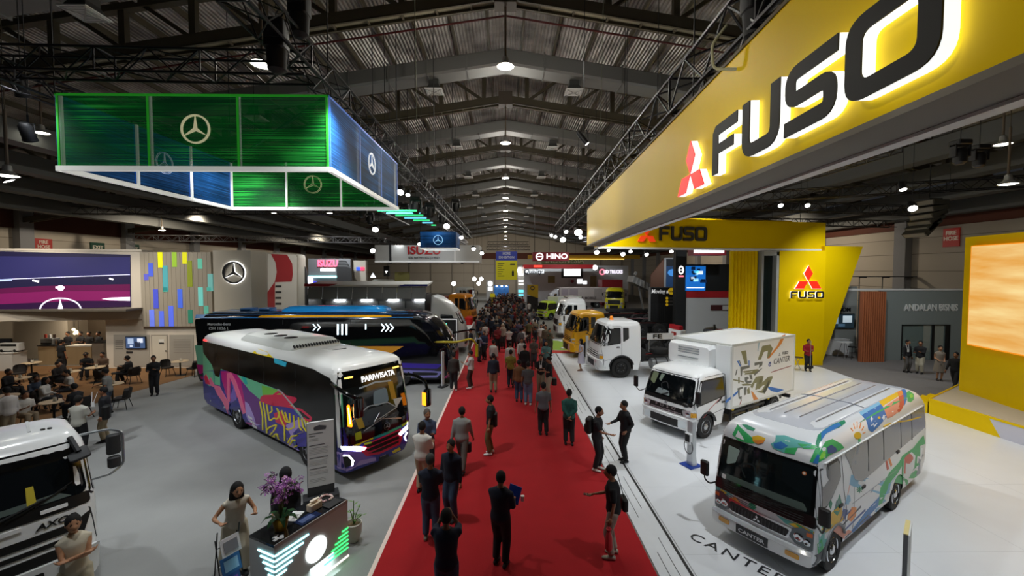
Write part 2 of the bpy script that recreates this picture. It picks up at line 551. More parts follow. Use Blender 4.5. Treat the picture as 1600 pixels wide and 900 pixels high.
ad=nt.nodes.new('ShaderNodeMath');nt.links.new(n2 .outputs[0],ad.inputs[0]);nt.links.new(wv.outputs['Fac'],ad.inputs[1])
bp=nt.nodes.new('ShaderNodeBump');bp.inputs['Strength'].default_value=.9;bp.inputs['Distance'].default_value=.06
nt.links.new(ad.outputs[0],bp.inputs['Height']);nt.links.new(bp.outputs[0],b.inputs['Normal'])
g=MB()
for x0,x1 in((XL,0),(0,XR)):
 g.poly([(x0,-3,rz_(x0)),(x1,-3,rz_(x1)),(x1,YF,rz_(x1)),(x0,YF,rz_(x0))],(0,0,.15),foil)
struct(g.build('ceiling',smooth=0))
m_steel=M('#57503f',.6,.1,noise=.12,nscale=2)
m_steel_lit=M('#8f8871',.6,.1,noise=.12,nscale=2)  # paler copy for truss soffits, light from below put into the colour
g=MB()
x=.75
while x<33.5:
 for s in(-1,1):
  if s*x>XR-.3:continue
  z=rz_(x)-.01
  g.box(s*x-.04,s*x+.04,-3,YF,z-.2,z,m_steel)
 x+=1.45
struct(g.build('ceiling_purlins',smooth=0))
HB=H0+8.6
def cz(x):return HB-SL*abs(x)
def roof_truss():
 g=MB()
 for xe in(XL,XR):
  s=1 if xe>0 else-1
  L=abs(xe)
  for(y0,y1,z0,z1,mm)in((-.24,-.2,0,.36,m_steel),(.2,.24,0,.3,m_steel),(-.2,.2,.12,.16,m_steel_lit),(-.24,-.15,0,.03,m_steel),(.15,.24,0,.03,m_steel)):
   g.loft([[Vector((0,y0,HB+z0)),Vector((0,y1,HB+z0)),Vector((0,y1,HB+z1)),Vector((0,y0,HB+z1))],[Vector((xe,y0,cz(L)+z0)),Vector((xe,y1,cz(L)+z0)),Vector((xe,y1,cz(L)+z1)),Vector((xe,y0,cz(L)+z1))]],mm)
  x=1.1
  k=0
  while x<L-1:
   for dx in(0,):g.box(s*x-.03,s*x+.03,-.2,.2,cz(x)+.03,cz(x)+.14,m_steel)
   if k%2==0:
    g.bar((s*x,0,cz(x)+.3),(s*x,0,rz_(x)-.2),.2,.2,m_steel)
    g.bar((s*x,0,cz(x)+.3),(s*(x+1.7),0,rz_(x+1.7)-.2),.12,.12,m_steel)
   x+=1.1;k+=1
  g.bar((0,0,rz_(0)-.3),(xe,0,rz_(xe)-.3),.25,.2,m_steel)
 g.box(-.35,.35,-.26,.26,HB-.12,HB+.55,M('#5d5348',.6))
 return g.build('ceiling_truss',smooth=0)
t0=struct(roof_truss())
YB=[13.8+8.1*k for k in range(-1,11)]
t0 .location.y=YB[0]
for y in YB[1:]:
 c=t0 .copy();COL.objects.link(c);c.location.y=y
g=MB()
for y in YB[:9]:
 for s,L in((-1,XL),(1,XR)):
  g.tube([(0,y+1.6,HB+.55),(L,y+1.6,cz(L)+.55)],.035,M('#4e1512',.5),6)
  g.tube([(0,y-1.7,HB+.75),(L,y-1.7,cz(L)+.75)],.03,M('#4e1512',.5),6)
struct(g.build('ceiling_pipes'))
m_duct=M('#72726f',.55,.3,noise=.1,nscale=1.2)
m_duct_d=M('#5a5b58',.6,.3)
def duct(L=17.0,gap=()):
 g=MB()
 for s in(-1,1):
  x0=0
  hb=H0+8.5
  xs=[0]+[1.6*k for k in range(1,int(L/1.6)+1)]
  rings=[]
  for xx in xs:
   z=hb-SL*xx
   rings.append([Vector((s*xx,y,z+h))for y,h in((-.5,.08),(-.42,0),(.42,0),(.5,.08),(.5,.6),(.42,.66),(-.42,.66),(-.5,.6))])
  g.loft(rings,m_duct)
  for xx in xs[1:]:
   z=hb-SL*xx
   g.loft([[Vector((s*(xx+e),y,z+h))for y,h in((-.53,-.03),(.53,-.03),(.53,.69),(-.53,.69))]for e in(-.03,.03)],m_duct)
 return g.build('ceiling_duct',smooth=30)
d0=struct(duct())
YD=[10.8]+[9.9+8.1*k for k in range(1,11)]
d0 .location.y=YD[0]
for y in YD[1:]:
 c=d0 .copy();COL.objects.link(c);c.location.y=y
g=MB()
for s in(-1,1):
 for k in range(4):
  g.box(s*(19+k*3)-.4,s*(19+k*3)+.4,-3,100,H0+8.5-SL*(19+k*3)-.6,H0+8.5-SL*(19+k*3)+.2,m_duct_d)
struct(g.build('ceiling_duct',smooth=0))
def diffuser():
 t=thing('air_diffuser','white square air diffuser under the roof duct','air vent')
 g=MB()
 g.loft([[Vector((a*.3,b*.3,0))for a,b in((-1,-1),(1,-1),(1,1),(-1,1))],[Vector((a*.2,b*.2,.22))for a,b in((-1,-1),(1,-1),(1,1),(-1,1))],[Vector((a*.2,b*.2,.42))for a,b in((-1,-1),(1,-1),(1,1),(-1,1))]],M('#3a3a38',.6))
 g.build('neck',t,0)
 g=MB()
 g.box(-.36,.36,-.36,.36,-.03,0,M('#e6e6e2',.5))
 for r in(.3,.2,.1):
  for a,b in((1,0),(-1,0),(0,1),(0,-1)):
   if a:g.box(a*r-.015,a*r+.015,-r,r,-.05,-.03,M('#c9c9c5',.5))
   else:g.box(-r,r,b*r-.015,b*r+.015,-.05,-.03,M('#c9c9c5',.5))
 for a in(45,-45):g.cbox((0,0,-.052),(.85,.03,.01),M('#9a9a96',.5),(0,0,R(a)))
 g.build('face_plate',t,0)
 return t
dproto=None
for i,y in enumerate(YD[:9]):
 for s,xx,side in((-1,3.0,'coach'),(1,2.9,'lorry'),(-1,10.5,'outer coach'),(1,10.5,'outer lorry')):
  if i==0 and xx<5:continue
  loc=(s*xx,y+.1,H0+8.5-SL*xx-.42)
  lab='white square air diffuser, %s side, under the %s grey duct'%(side,ORD[i])
  if dproto is None:
   dproto=diffuser();dproto.location=loc;dproto['label']=lab;dproto['group']='air diffusers under the roof ducts';dtree=tree(dproto)
  else:copy_tree(dtree,None,loc,0,lab)
def bay_lamp():
 t=thing('bay_lamp','x','ceiling lamp')
 g=MB();g.tube([(0,0,.3),(0,0,1.9)],.035,M('#6b5d4c',.6),8);g.build('rod',t)
 g=MB();g.lathe([(.02,.34),(.09,.3),(.11,.14),(.2,.06),(.27,0),(.25,0),(.18,.05)],M('#bdbdb8',.35,.4),20);g.build('reflector',t)
 g=MB();g.lathe([(.001,-.03),(.14,-.02),(.235,.01),(.15,.03),(.001,.03)],M('#fffbe8',.4,emit=14),20);g.build('bulb',t)
 return t
bp0=bay_lamp()
btree=tree(bp0)
bp0['group']='lamps hanging on rods under the roof ridge'
for i,y in enumerate(YB[1:11]):
 loc=(0,y,12.0)
 lab='round ridge lamp on a rod above the red aisle, %s from the balcony'%ORD[i]
 if i==0:bp0 .location=loc;bp0['label']=lab
 else:copy_tree(btree,None,loc,0,lab)
 l=bpy.data.lights.new('bay_lamp_light','POINT');l.energy=380 if i<6 else 240;l.shadow_soft_size=.2;l.color=(1,.95,.85)
 lo=bpy.data.objects.new('bay_lamp_light',l);COL.objects.link(lo);lo.location=(0,y,11.8)
for i,(px,py,Y,z)in enumerate([(12,275,12.5,0),(65,208,17,0),(410,101,9.6,0),(316,348,40,0),(253,360,34,0),(268,334,40,0),(428,333,46,0),(515,333,38,0),(560,351,60,0),(378,353,50,0),(466,387,70,0),(1575,288,14,0),(1567,226,15,0)]):
 p=D(px,py,Y)
 c_=copy_tree(btree,None,p,0,['small lit roof lamp, %s in the row above the coach stands'%ORD[i],'warm lamp over the yellow stand stage','blue-white lamp high over the yellow stand stage'][max(0,i-10)],'scattered roof lamps')
 g=MB();g.tube([(0,0,1.8),(0,0,rz_(p.x)+.05-p.z)],.012,m_steel,4);g.build('cable',c_)
 # ================================================================== rigging
m_alu_b=M('#2b2b2d',.4,.6)
m_alu=M('#8a8a8c',.35,.8)
m_blk=M('#141416',.5)
def truss(p0,p1,sz=.4,mat=None,r=.026,label='',group=None,step=None,name='lighting_truss'):
 mat=mat or m_alu_b
 p0,p1=Vector(p0),Vector(p1)
 L=(p1-p0).length
 t=(p1-p0)/L
 side=t.cross(Vector((0,0,1)))
 if side.length<.1:side=Vector((1,0,0))
 side.normalize();up=side.cross(t)
 cs=[side*a*sz/2+up*b*sz/2 for a,b in((-1,-1),(1,-1),(1,1),(-1,1))]
 g=MB()
 for c in cs:g.tube([p0+c,p1+c],r,mat,6)
 n=max(2,int(L/(step or sz*1.1)))
 for k in range(n):
  a,b=p0+t*(L*k/n),p0+t*(L*(k+1)/n)
  for i in range(4):
   c0,c1=cs[i],cs[(i+1)%4]
   if(k+i)%2:c0,c1=c1,c0
   g.tube([a+c0,b+c1],r*.55,mat,4,False)
  if k%4==0:
   for i in range(4):g.tube([a+cs[i],a+cs[(i+1)%4]],r*.7,mat,4,False)
 for k in range(max(2,int(L/11))+1):
  c=p0+t*(L*(k+.02)/(max(2,int(L/11))+.04));g.tube([c+up*sz/2,(c.x,c.y,rz_(c.x)+.05)],.012,m_blk,4)
 o=g.build(name)
 tag(o,label,'truss',group)
 return o
truss((-3.95,6.3,9.55),(-3.95,47,9.3),.45,label='long black lighting truss running down the coach side of the aisle')
truss((-14,8.6,9.6),(-3.9,8.6,9.45),.45,m_alu_b,label='black truss crossing above the front of the green hanging box')
truss((-10.0,8.2,9.35),(-10.0,26,9.3),.4,label='black truss behind the green hanging box on its cafe side')
truss((-30,27.5,9.3),(-5.0,27.5,9.3),.45,label='black truss crossing high behind the slatted wall')
truss((-33,37.5,8.35),(-4,37.5,8.1),.5,m_alu,label='silver truss crossing over the dark grey arched stand')
truss((-5.6,39,9.3),(-5.6,60,9.3),.5,m_alu,label='silver truss above the white hanging banner stand')
truss((3.8,2.6,9.3),(4.8,38,9.1),.75,r=.04,label='heavy black truss above the long yellow sign')
truss((4.8,21,8.9),(24,24,8.9),.5,label='black truss above the second yellow sign')
truss((5.0,42,8.6),(16,42,8.6),.5,label='black truss over the maroon sign stand')
truss((12,21,9.1),(27.5,16,9.3),.45,m_alu_b,label='dark truss hanging over the grey consulting stand')
truss((14,15,9.9),(14.2,40,9.9),.45,m_alu_b,label='dark truss parallel to the aisle over the box lorry')
truss((9,28,8.9),(28,30,8.8),.45,m_alu_b,label='dark truss far behind the second yellow sign')
truss((-2.8,66,9.8),(3.6,66,9.8),.5,m_alu_b,label='upper short truss across the aisle behind the blue and yellow banner')
truss((-2.8,62,8.8),(3.6,62,8.8),.5,m_alu_b,label='lower short truss across the aisle above the blue and yellow banner')
for i,y in enumerate((14,24,34)):
 g=MB();g.tube([(-3.95,y,9.7),(-3.95,y,rz_(4))],.012,m_blk,4);tag(g.build('hanging_chain'),'steel hoist chain above the coach side truss, %s from the balcony'%ORD[i],'chain','hoist chains')
for i,y in enumerate((12,22,32)):
 g=MB();g.tube([(4.3,y,9.7),(4.3,y,rz_(4))],.012,m_blk,4);tag(g.build('hanging_chain'),'steel hoist chain above the yellow sign truss, %s from the balcony'%ORD[i],'chain','hoist chains')
g=MB();g.tube([D(648,0,12.2),D(652,250,12.2)],.012,M('#8a9078',.5),4);tag(g.build('hanging_cable'),'thin green and grey cable hanging from the first roof beam','cable')
g=MB();g.tube([D(943,0,13),D(938,215,13)],.01,M('#8a9078',.5),4);tag(g.build('hanging_cable'),'thin pale cable hanging over the lorry side of the aisle','cable')
def hoist(loc,lab):
 t=thing('chain_hoist',lab,'hoist',loc)
 g=MB();g.rbox((0,0,.25),(.34,.3,.5),.06,m_blk);g.box(-.12,.12,-.17,-.15,.15,.35,M('#2d2d30',.5));g.build('motor',t)
 g=MB();g.lathe([(.05,-.4),(.15,-.33),(.17,0),(.12,.02)],M('#1c1c1e',.7),12);g.build('chain_bag',t)
 g=MB();g.tube([(0,0,.5),(0,0,.62),(.05,0,.68),(0,0,.75),(-.04,0,.7)],.015,m_alu,6);g.tube([(0,0,.7),(0,0,6.5)],.01,m_blk,4);g.build('hook',t)
 return t
hoist(D(432,60,7.4)+Vector((0,0,-.2)),'black motor hoist at the corner of the coach side truss')
hoist(D(468,25,7.9),'black motor hoist with chrome hook beside the corner of the coach truss')
hoist(D(1180,20,6.2),'black motor hoist above the middle of the long yellow sign')
g=MB();g.tube(fillet3([D(1135,40,6.3),D(1112,70,6.3),D(1114,108,6.3),D(1160,108,6.0)],.1,4),.022,M('#a9a88a',.5),6)
tag(g.build('lifting_strap'),'beige lifting strap looped round the black truss over the yellow sign','strap')
def stage_light(loc,tgt,lit=14.0,r=.11,lab='',mcol='#fffdf6'):
 t=thing('stage_light',lab,'stage light',loc,group='stage lights on the trusses')
 d=(Vector(tgt)-Vector(loc)).normalized()
 q=d.to_track_quat('Z','Y').to_matrix().to_4x4()
 g=MB();g.T=q
 g.lathe([(r*.6,-.24),(r*.95,-.18),(r,.1),(r*1.08,.1),(r*1.08,.14),(r*.98,.14),(r*.9,.1)],m_blk,12);g.build('housing',t)
 g=MB();g.T=q;g.lathe([(.001,.1),(r*.96,.1),(r*.9,.135),(.001,.15)],M(mcol,.4,emit=lit),12);g.build('lens',t)
 g=MB();g.tube([(-r*1.2,0,0),(-r*1.2,0,.22),(r*1.2,0,.22),(r*1.2,0,0)],.012,m_blk,5);g.tube([(0,0,.21),(0,0,.42)],.02,m_blk,5);g.tube([(0,0,.4),(0,0,rz_(loc[0])+.05-loc[2])],.01,m_blk,4);g.build('hanging_yoke',t)
 return t
SLS=[(587,357,24,16,.18,(-6,14,0),'above the coaches'),(698,352,26,18,.2,(-3,16,0),'on the coach side truss'),(721,370,33,14,.16,(-3,22,0),'on the coach side truss'),(655,380,33,12,.14,(-3,22,0),'above the small blue box'),(582,391,33,14,.2,(-4,20,0),'beside the white hanging banner'),(740,388,40,12,.2,(-2,30,0),'at the end of the coach truss'),(753,395,42,12,.2,(-2,30,0),'at the end of the coach truss'),(626,298,19,9,.16,(-4,10,0),'above the striped light bars'),(638,302,19,14,.1,(-4,10,0),'above the striped light bars'),(903,361,21,20,.2,(4,12,0),'below the yellow sign truss'),(879,373,23,18,.16,(4,12,0),'below the yellow sign truss'),(907,369,24,10,.12,(4,12,0),'below the yellow sign truss'),(884,361,26,10,.13,(5,12,0),'on the lorry side truss'),(867,369,28,10,.12,(5,14,0),'on the lorry side truss'),(861,367,30,8,.12,(5,14,0),'on the lorry side truss'),(932,393,30,16,.18,(6,20,0),'under the second yellow sign'),(973,396,32,14,.18,(8,22,0),'under the second yellow sign'),(985,392,33,10,.15,(8,22,0),'under the second yellow sign'),(1010,396,30,12,.15,(9,22,0),'under the second yellow sign'),(1049,391,28,14,.14,(9,22,0),'under the second yellow sign'),(951,390,34,10,.14,(6,24,0),'under the second yellow sign'),(1219,319,21,16,.12,(11,12,0),'on the dark truss over the box lorry'),(1261,319,21,16,.12,(11,12,0),'on the dark truss over the box lorry'),(1425,323,17.5,24,.16,(13,10,0),'beside the curved speaker array'),(1476,99,7.5,6,.1,(8,8,0),'above the big yellow sign'),(1169,101,6.4,10,.09,(8,8,0),'on the truss near the beige strap'),(912,218,10,4,.06,(8,8,0),'on the truss over the yellow sign'),(44,210,9.4,12,.12,(-12,14,0),'beside the green hanging box'),(9,276,13,18,.14,(-12,16,0),'beyond the green hanging box'),(33,140,9.2,2,.12,(-12,14,0),'on the truss by the green hanging box'),(1410,292,16,6,.12,(14,12,0),'on the truss over the grey stand'),(725,480,60,10,.3,(-3,50,0),'above the far stands'),]
for i,(px,py,Y,lit,r,tg,wh)in enumerate(SLS):
 stage_light(D(px,py,Y),tg,lit,r,'lit stage lamp %s, %s of the rig lamps'%(wh,(ORD+['later','next','further','spare','small','tiny','round','tilted','dim','bright','cool','warm','slim','short','plain','last'])[i]))
for i,(px,py,Y,r)in enumerate([(741,436,76,.38),(752,436,76,.38),(748,443,74,.38),(709,443,70,.4),(930,418,72,.45)]):
 stage_light(D(px,py,Y),(0,40,4),12,r,'big bright floodlight at the far end of the hall, %s of its cluster'%ORD[i])
for i,(px,py,Y)in enumerate([(610,312,17),(650,322,17),(672,330,19),(712,322,22),(690,341,24),(633,330,22),(1500,240,12),(1530,246,13),(566,330,20),(578,342,24)]):
 p=D(px,py,Y)
 t=thing('moving_head_light','unlit black moving head fixture, %s along the trusses'%ORD[i],'stage light',p,group='unlit moving head fixtures')
 g=MB();g.rbox((0,0,.3),(.4,.35,.14),.05,m_blk);g.tube([(0,0,.3),(0,0,rz_(p.x)+.05-p.z)],.01,m_blk,4);g.build('base',t)
 g=MB();g.rbox((-.2,0,.08),(.06,.2,.36),.02,m_blk);g.rbox((.2,0,.08),(.06,.2,.36),.02,m_blk);g.box(-.23,.23,-.08,.08,.2,.24,m_blk);g.build('yoke',t)
 g=MB();g.lathe([(.1,-.26),(.15,-.2),(.17,.1),(.12,.2)],m_blk,14,(0,0,-.05));g.build('head',t)
t=thing('line_array_speaker','curved stack of grey line array loudspeakers hanging over the grey stand','loudspeaker',D(1452,318,19))
a=0.0;p=Vector((0,0,0))
for k in range(6):
 g=MB();g.T=Matrix.Translation(p)@Matrix.Rotation(a,4,'Y')
 g.loft([[Vector((x,y,z))for x,z in((-.35,-.12),(.35,-.1),(.35,.1),(-.35,.12))]for y in(-.55,.55)],M('#3b3a33',.7));g.box(-.36,-.34,-.5,.5,-.09,.09,M('#77736a',.7))
 g.build('speaker_cabinet',t,30)
 p=p+Vector((math.sin(-a)*.26*-1,0,-math.cos(a)*.26));a-=R(9)
g=MB();g.tube([(0,0,.1),(0,0,6.3)],.02,m_blk,6);g.box(-.3,.3,-.3,.3,.14,.2,m_blk);g.build('hanging_frame',t)
# ================================================================== vehicles: tools
m_black=M('#0d0d0e',.45)
m_blackg=M('#08090a',.08,coat=.6)
m_rub=M('#161616',.75,bump=.25,bscale=80)
m_glass=M('#0b1013',.04,coat=.8)
m_glass_g=M('#34393d',.15,coat=.2)
m_chrome=M('#c9ccd0',.12,1.0)
m_white=M('#eef0f0',.25,coat=.5)
m_silver=M('#b5b9bd',.3,.8)
m_lampglass=M('#dfe6ea',.08,.35,coat=1.0)
m_amber=M('#e0a020',.2,coat=.6)
m_head=M('#ffffff',.3,emit=6)
m_dgrey=M('#2b2c2e',.6)
m_line=M('#3a3c3e',.5)
def cut(o,cutters):
 for(c,r,depth,axis)in cutters:
  g=MB()
  g.lathe([(r,-depth),(r,depth)],m_black,32,c,axis)
  k=g.build('tmp_cutter',smooth=0);k.parent=o.parent;bpy.context.view_layer.update()
  md=o.modifiers.new('cut','BOOLEAN');md.object=k;md.operation='DIFFERENCE';md.solver='EXACT'
  md.material_mode='TRANSFER'
  dg=bpy.context.evaluated_depsgraph_get()
  dg.update()
  me=bpy.data.meshes.new_from_object(o.evaluated_get(dg),depsgraph=dg)
  o.modifiers.clear()
  old=o.data;o.data=me;me.name=old.name
  bpy.data.objects.remove(k)
 o.data.set_sharp_from_angle(angle=R(30))
 return o
class Veh:
 def __init__(s,name,label,cat,ox,oy,deg,levels,bow=.05,group=None):
  'levels: (z, xfront, xrear, halfwidth, rfront, rrear); x=0 at the front bumper, y to its left'
  s.o=thing(name,label,cat,(ox,oy,0),R(deg),group)
  s.L=levels
  s.bow=bow
  s.Mw=Matrix.Translation((ox,oy,0))@Matrix.Rotation(R(deg),4,'Z')
  s.Mi=s.Mw.inverted()
 def lev(s,z):
  L=s.L
  if z<=L[0][0]:return L[0][1:]
  for a,b in zip(L,L[1:]):
   if z<=b[0]:
    t=(z-a[0])/max(b[0]-a[0],1e-6)
    return tuple(a[k]+(b[k]-a[k])*t for k in range(1,6))
  return L[-1][1:]
 def fx(s,y,z):
  xf,xr,w,rf,rr=s.lev(z)
  yc=w-rf
  ay=min(abs(y),w)
  if ay<=yc:return xf-s.bow*(ay/w)**2
  return xf-s.bow*(yc/w)**2-rf+math.sqrt(max(rf*rf-(ay-yc)**2,0))
 def ring(s,z):
  xf,xr,w,rf,rr=s.lev(z)
  pts=[]
  nf,nc=10,6
  ys=[(w-rf)*(1-2*k/nf)for k in range(nf+1)]
  left=[]
  for k in range(nc):
   t=R(90-90*k/nc)
   left.append(Vector((xf-s.bow*((w-rf)/w)**2-rf+rf*math.cos(t),w-rf+rf*math.sin(t),z)))
  mid=[Vector((xf-s.bow*(y/w)**2,y,z))for y in ys]
  right=[Vector((p.x,-p.y,z))for p in reversed(left)]
  back=[]
  for k in range(5):
   t=R(180+90*(1-k/4))
   back.append(Vector((xr+rr+rr*math.cos(t),-(w-rr)+rr*math.sin(t),z)))
  back2=[Vector((p.x,-p.y,z))for p in reversed(back)]
  return left+mid+right+back+back2
 def body(s,mat,name='body',zs=None,parent=None,arches=(),smooth=40):
  if zs is None:
   zs=[l[0]for l in s.L]
  g=MB()
  g.loft([s.ring(z)for z in zs],mat)
  o=g.build(name,parent or s.o,smooth)
  bm=bmesh.new();bm.from_mesh(o.data);bmesh.ops.remove_doubles(bm,verts=bm.verts,dist=1e-4);bmesh.ops.recalc_face_normals(bm,faces=bm.faces);bm.to_mesh(o.data);bm.free()
  if arches:
   cut(o,[((x,0,z),r,3,'y')for(x,z,r)in arches])
  return o
 def side(s,sg):
  def fn(x,z,off):
   w=s.lev(z)[2]
   xf=s.lev(z)[0];rf=s.lev(z)[3]
   ww=w
   xc=s.fx(w-rf,z)-rf
   x=min(x,xc+rf*.93)
   if x>xc and rf>0:
    d=min(x-xc,rf*.999)
    ww=w-rf+math.sqrt(max(rf*rf-d*d,0))
   return Vector((x,sg*(ww+off),z))
  return fn
 def front(s):
  def fn(y,z,off):
   w=s.lev(z)[2];rf=s.lev(z)[3]
   k=0
   if abs(y)>w-rf:k=min(1,(abs(y)-(w-rf))/max(rf,1e-4))
   return Vector((s.fx(y,z)+off*(1-.3*k),y+math.copysign(off*k,y),z))
  return fn
 def top(s,sgn=1):
  def fn(x,y,off):
   zt=s.L[-1][0]
   lo,hi=s.L[0][0],zt
   def ins(z):
    l=s.lev(z);return abs(y)<=l[2]and l[1]<=x<=s.fx(y,z)
   if ins(zt):return Vector((x,y,zt+off))
   lo=s.L[max(0,len(s.L)-6)][0]
   for _ in range(18):
    m=(lo+hi)/2
    if ins(m):lo=m
    else:hi=m
   return Vector((x,y,lo+off))
  return fn
 def _ray(s,px,py):
  d=ray(px,py)
  o=s.Mi@Vector((0,0,H0));dd=s.Mi.to_3x3()@d
  return o,dd
 def sp(s,px,py,sg):
  o,d=s._ray(px,py)
  z=1.5
  for _ in range(12):
   w=s.lev(z)[2]
   t=(sg*w-o.y)/d.y
   z=z*.4+(o.z+d.z*t)*.6
  return(o.x+d.x*t,o.z+d.z*t)
 def fp(s,px,py):
  o,d=s._ray(px,py)
  z,y=1.5,0
  for _ in range(25):
   x=s.fx(y,z)
   t=(x-o.x)/d.x
   y=y*.5+(o.y+d.y*t)*.5;z=z*.5+(o.z+d.z*t)*.5
   wv=s.lev(z)[2]*.995
   y=max(-wv,min(wv,y))
  return(y,z)
 def tp(s,px,py):
  o,d=s._ray(px,py)
  t=(s.L[-1][0]-.03-o.z)/d.z
  return(o.x+d.x*t,o.y+d.y*t)
 def bvh(s,o):
  from mathutils.bvhtree import BVHTree
  me=o.data
  s._b=BVHTree.FromPolygons([v.co for v in me.vertices],[list(q.vertices)for q in me.polygons])
 def pix(s,px,py,off):
  o,d=s._ray(px,py)
  h=s._b.ray_cast(o,d.normalized())
  if h[0]is None:
   h=s._b.find_nearest(o+d*((s.Mi@Vector(s.o.location))-o).length/d.length)
   near=o+d.normalized()*(h[0]-o).dot(d.normalized())
   h=s._b.find_nearest(near)
  n=h[1]
  if n.dot(d)>0:n=-n
  return h[0]+n*off
 def SP(s,pts,sg):return[s.sp(a,b,sg)for a,b in pts]
 def FP(s,pts):return[s.fp(a,b)for a,b in pts]
def wheel(parent,x,y,r,wd,sg,rimcol=None,dual=False,name='wheel',n=28,black=False):
 'sg: outer side +1/-1 along y'
 rim=rimcol or m_silver
 g=MB()
 h=wd/2
 g.lathe([(r*.62,-h*.8),(r*.8,-h),(r*.94,-h*.95),(r,-h*.7),(r,h*.7),(r*.94,h*.95),(r*.8,h),(r*.62,h*.8)],m_rub,n,(0,0,0),'y')
 if dual:
  g.lathe([(r*.62,-h*.8),(r*.8,-h),(r*.94,-h*.95),(r,-h*.7),(r,h*.7),(r*.94,h*.95),(r*.8,h),(r*.62,h*.8)],m_rub,n,(0,-sg*wd*1.15,0),'y')
 o=g.build(name,parent,30,loc=(x,y,r))
 g=MB()
 q=1 if not dual else-1
 g.lathe([(r*.63,sg*h*.75),(r*.6,sg*h*.95),(r*.56,sg*h*.55),(r*.42,sg*h*(.35 if q>0 else.2)),(r*.3,sg*h*.6),(r*.22,sg*h*.95),(r*.14,sg*h*1.05),(.001,sg*h*1.05)],rim,n,(0,0,0),'y')
 g.build('rim',o,40)
 g=MB()
 for k in range(8):
  a=2*PI*k/8
  g.lathe([(r*.045,sg*h*.5),(r*.045,sg*h*.78),(r*.02,sg*h*.85)],M('#8f9296',.3,.8)if not black else m_silver,6,(r*.34*math.cos(a),0,r*.34*math.sin(a)),'y')
 for k in range(8):
  a=2*PI*(k+.5)/8
  g.lathe([(r*.055,sg*h*.5),(r*.055,sg*h*.56)],m_black,8,(r*.49*math.cos(a),0,r*.49*math.sin(a)),'y')
 g.build('wheel_nuts',o,30)
 return o
def chassis(p,x0,x1,z,w=.42,h=.22,mat=None,cross=True):
 mat=mat or m_dgrey
 for s in(-1,1):
  g=MB()
  g.box(x1,x0,s*w-.03,s*w+.03,z-h,z,mat)
  g.box(x1,x0,min(s*w,s*(w-.09)),max(s*w,s*(w-.09)),z-.012,z,mat)
  for k in range(int((x0-x1)/.35)):g.ball((x1+.2+.35*k,s*(w+.032),z-h/2),.014,m_silver,6,4)
  g.build('chassis_rail',p,0)
 if cross:
  g=MB()
  k=x1+.15
  while k<x0:
   g.box(k-.05,k+.05,-w,w,z-h*.8,z-h*.2,mat);k+=1.1
  g.build('cross_members',p,0)
def mirror(p,arm,c,size,mat=None,rot=0.0,n=2):
 g=MB();g.tube(fillet3(arm,.05),.016,m_black,6)
 a=g.build('mirror_arm',p)
 g=MB();g.rbox(c,size,.05,mat or m_black,(0,0,rot))
 m=g.build('mirror',a)
 return a
def outline(g,pts,fn,wd,mat,off=.004,closed=True):
 'thin line on a surface'
 n=len(pts)
 for k in range(n if closed else n-1):
  a,b=Vector(pts[k]),Vector(pts[(k+1)%n])
  if(b-a).length<1e-4:continue
  q=stroke([tuple(a),tuple(b)],wd)
  g.patch(q,fn,mat,off,.25)
def on_surface_text(txt,size,fn,u,v,mat,parent,name='lettering',uvec=(1,0),bold=True,shear=0,width=1.0,ext=.004,flip=False,spacing=1.0):
 'text laid flat at a surface point; direction from the surface map itself'
 p=fn(u,v,.006)
 du=(fn(u+uvec[0]*.05,v+uvec[1]*.05,.006)-p).normalized()
 dv=(fn(u,v+.05,.006)-p).normalized()
 n=du.cross(dv).normalized();dv=n.cross(du)
 mm=Matrix((du,dv,n)).transposed()
 return text_mesh(txt,size,ext,mat,name,parent,bold=bold,shear=shear,width=width,loc=p,rot=mm.to_euler(),spacing=spacing)
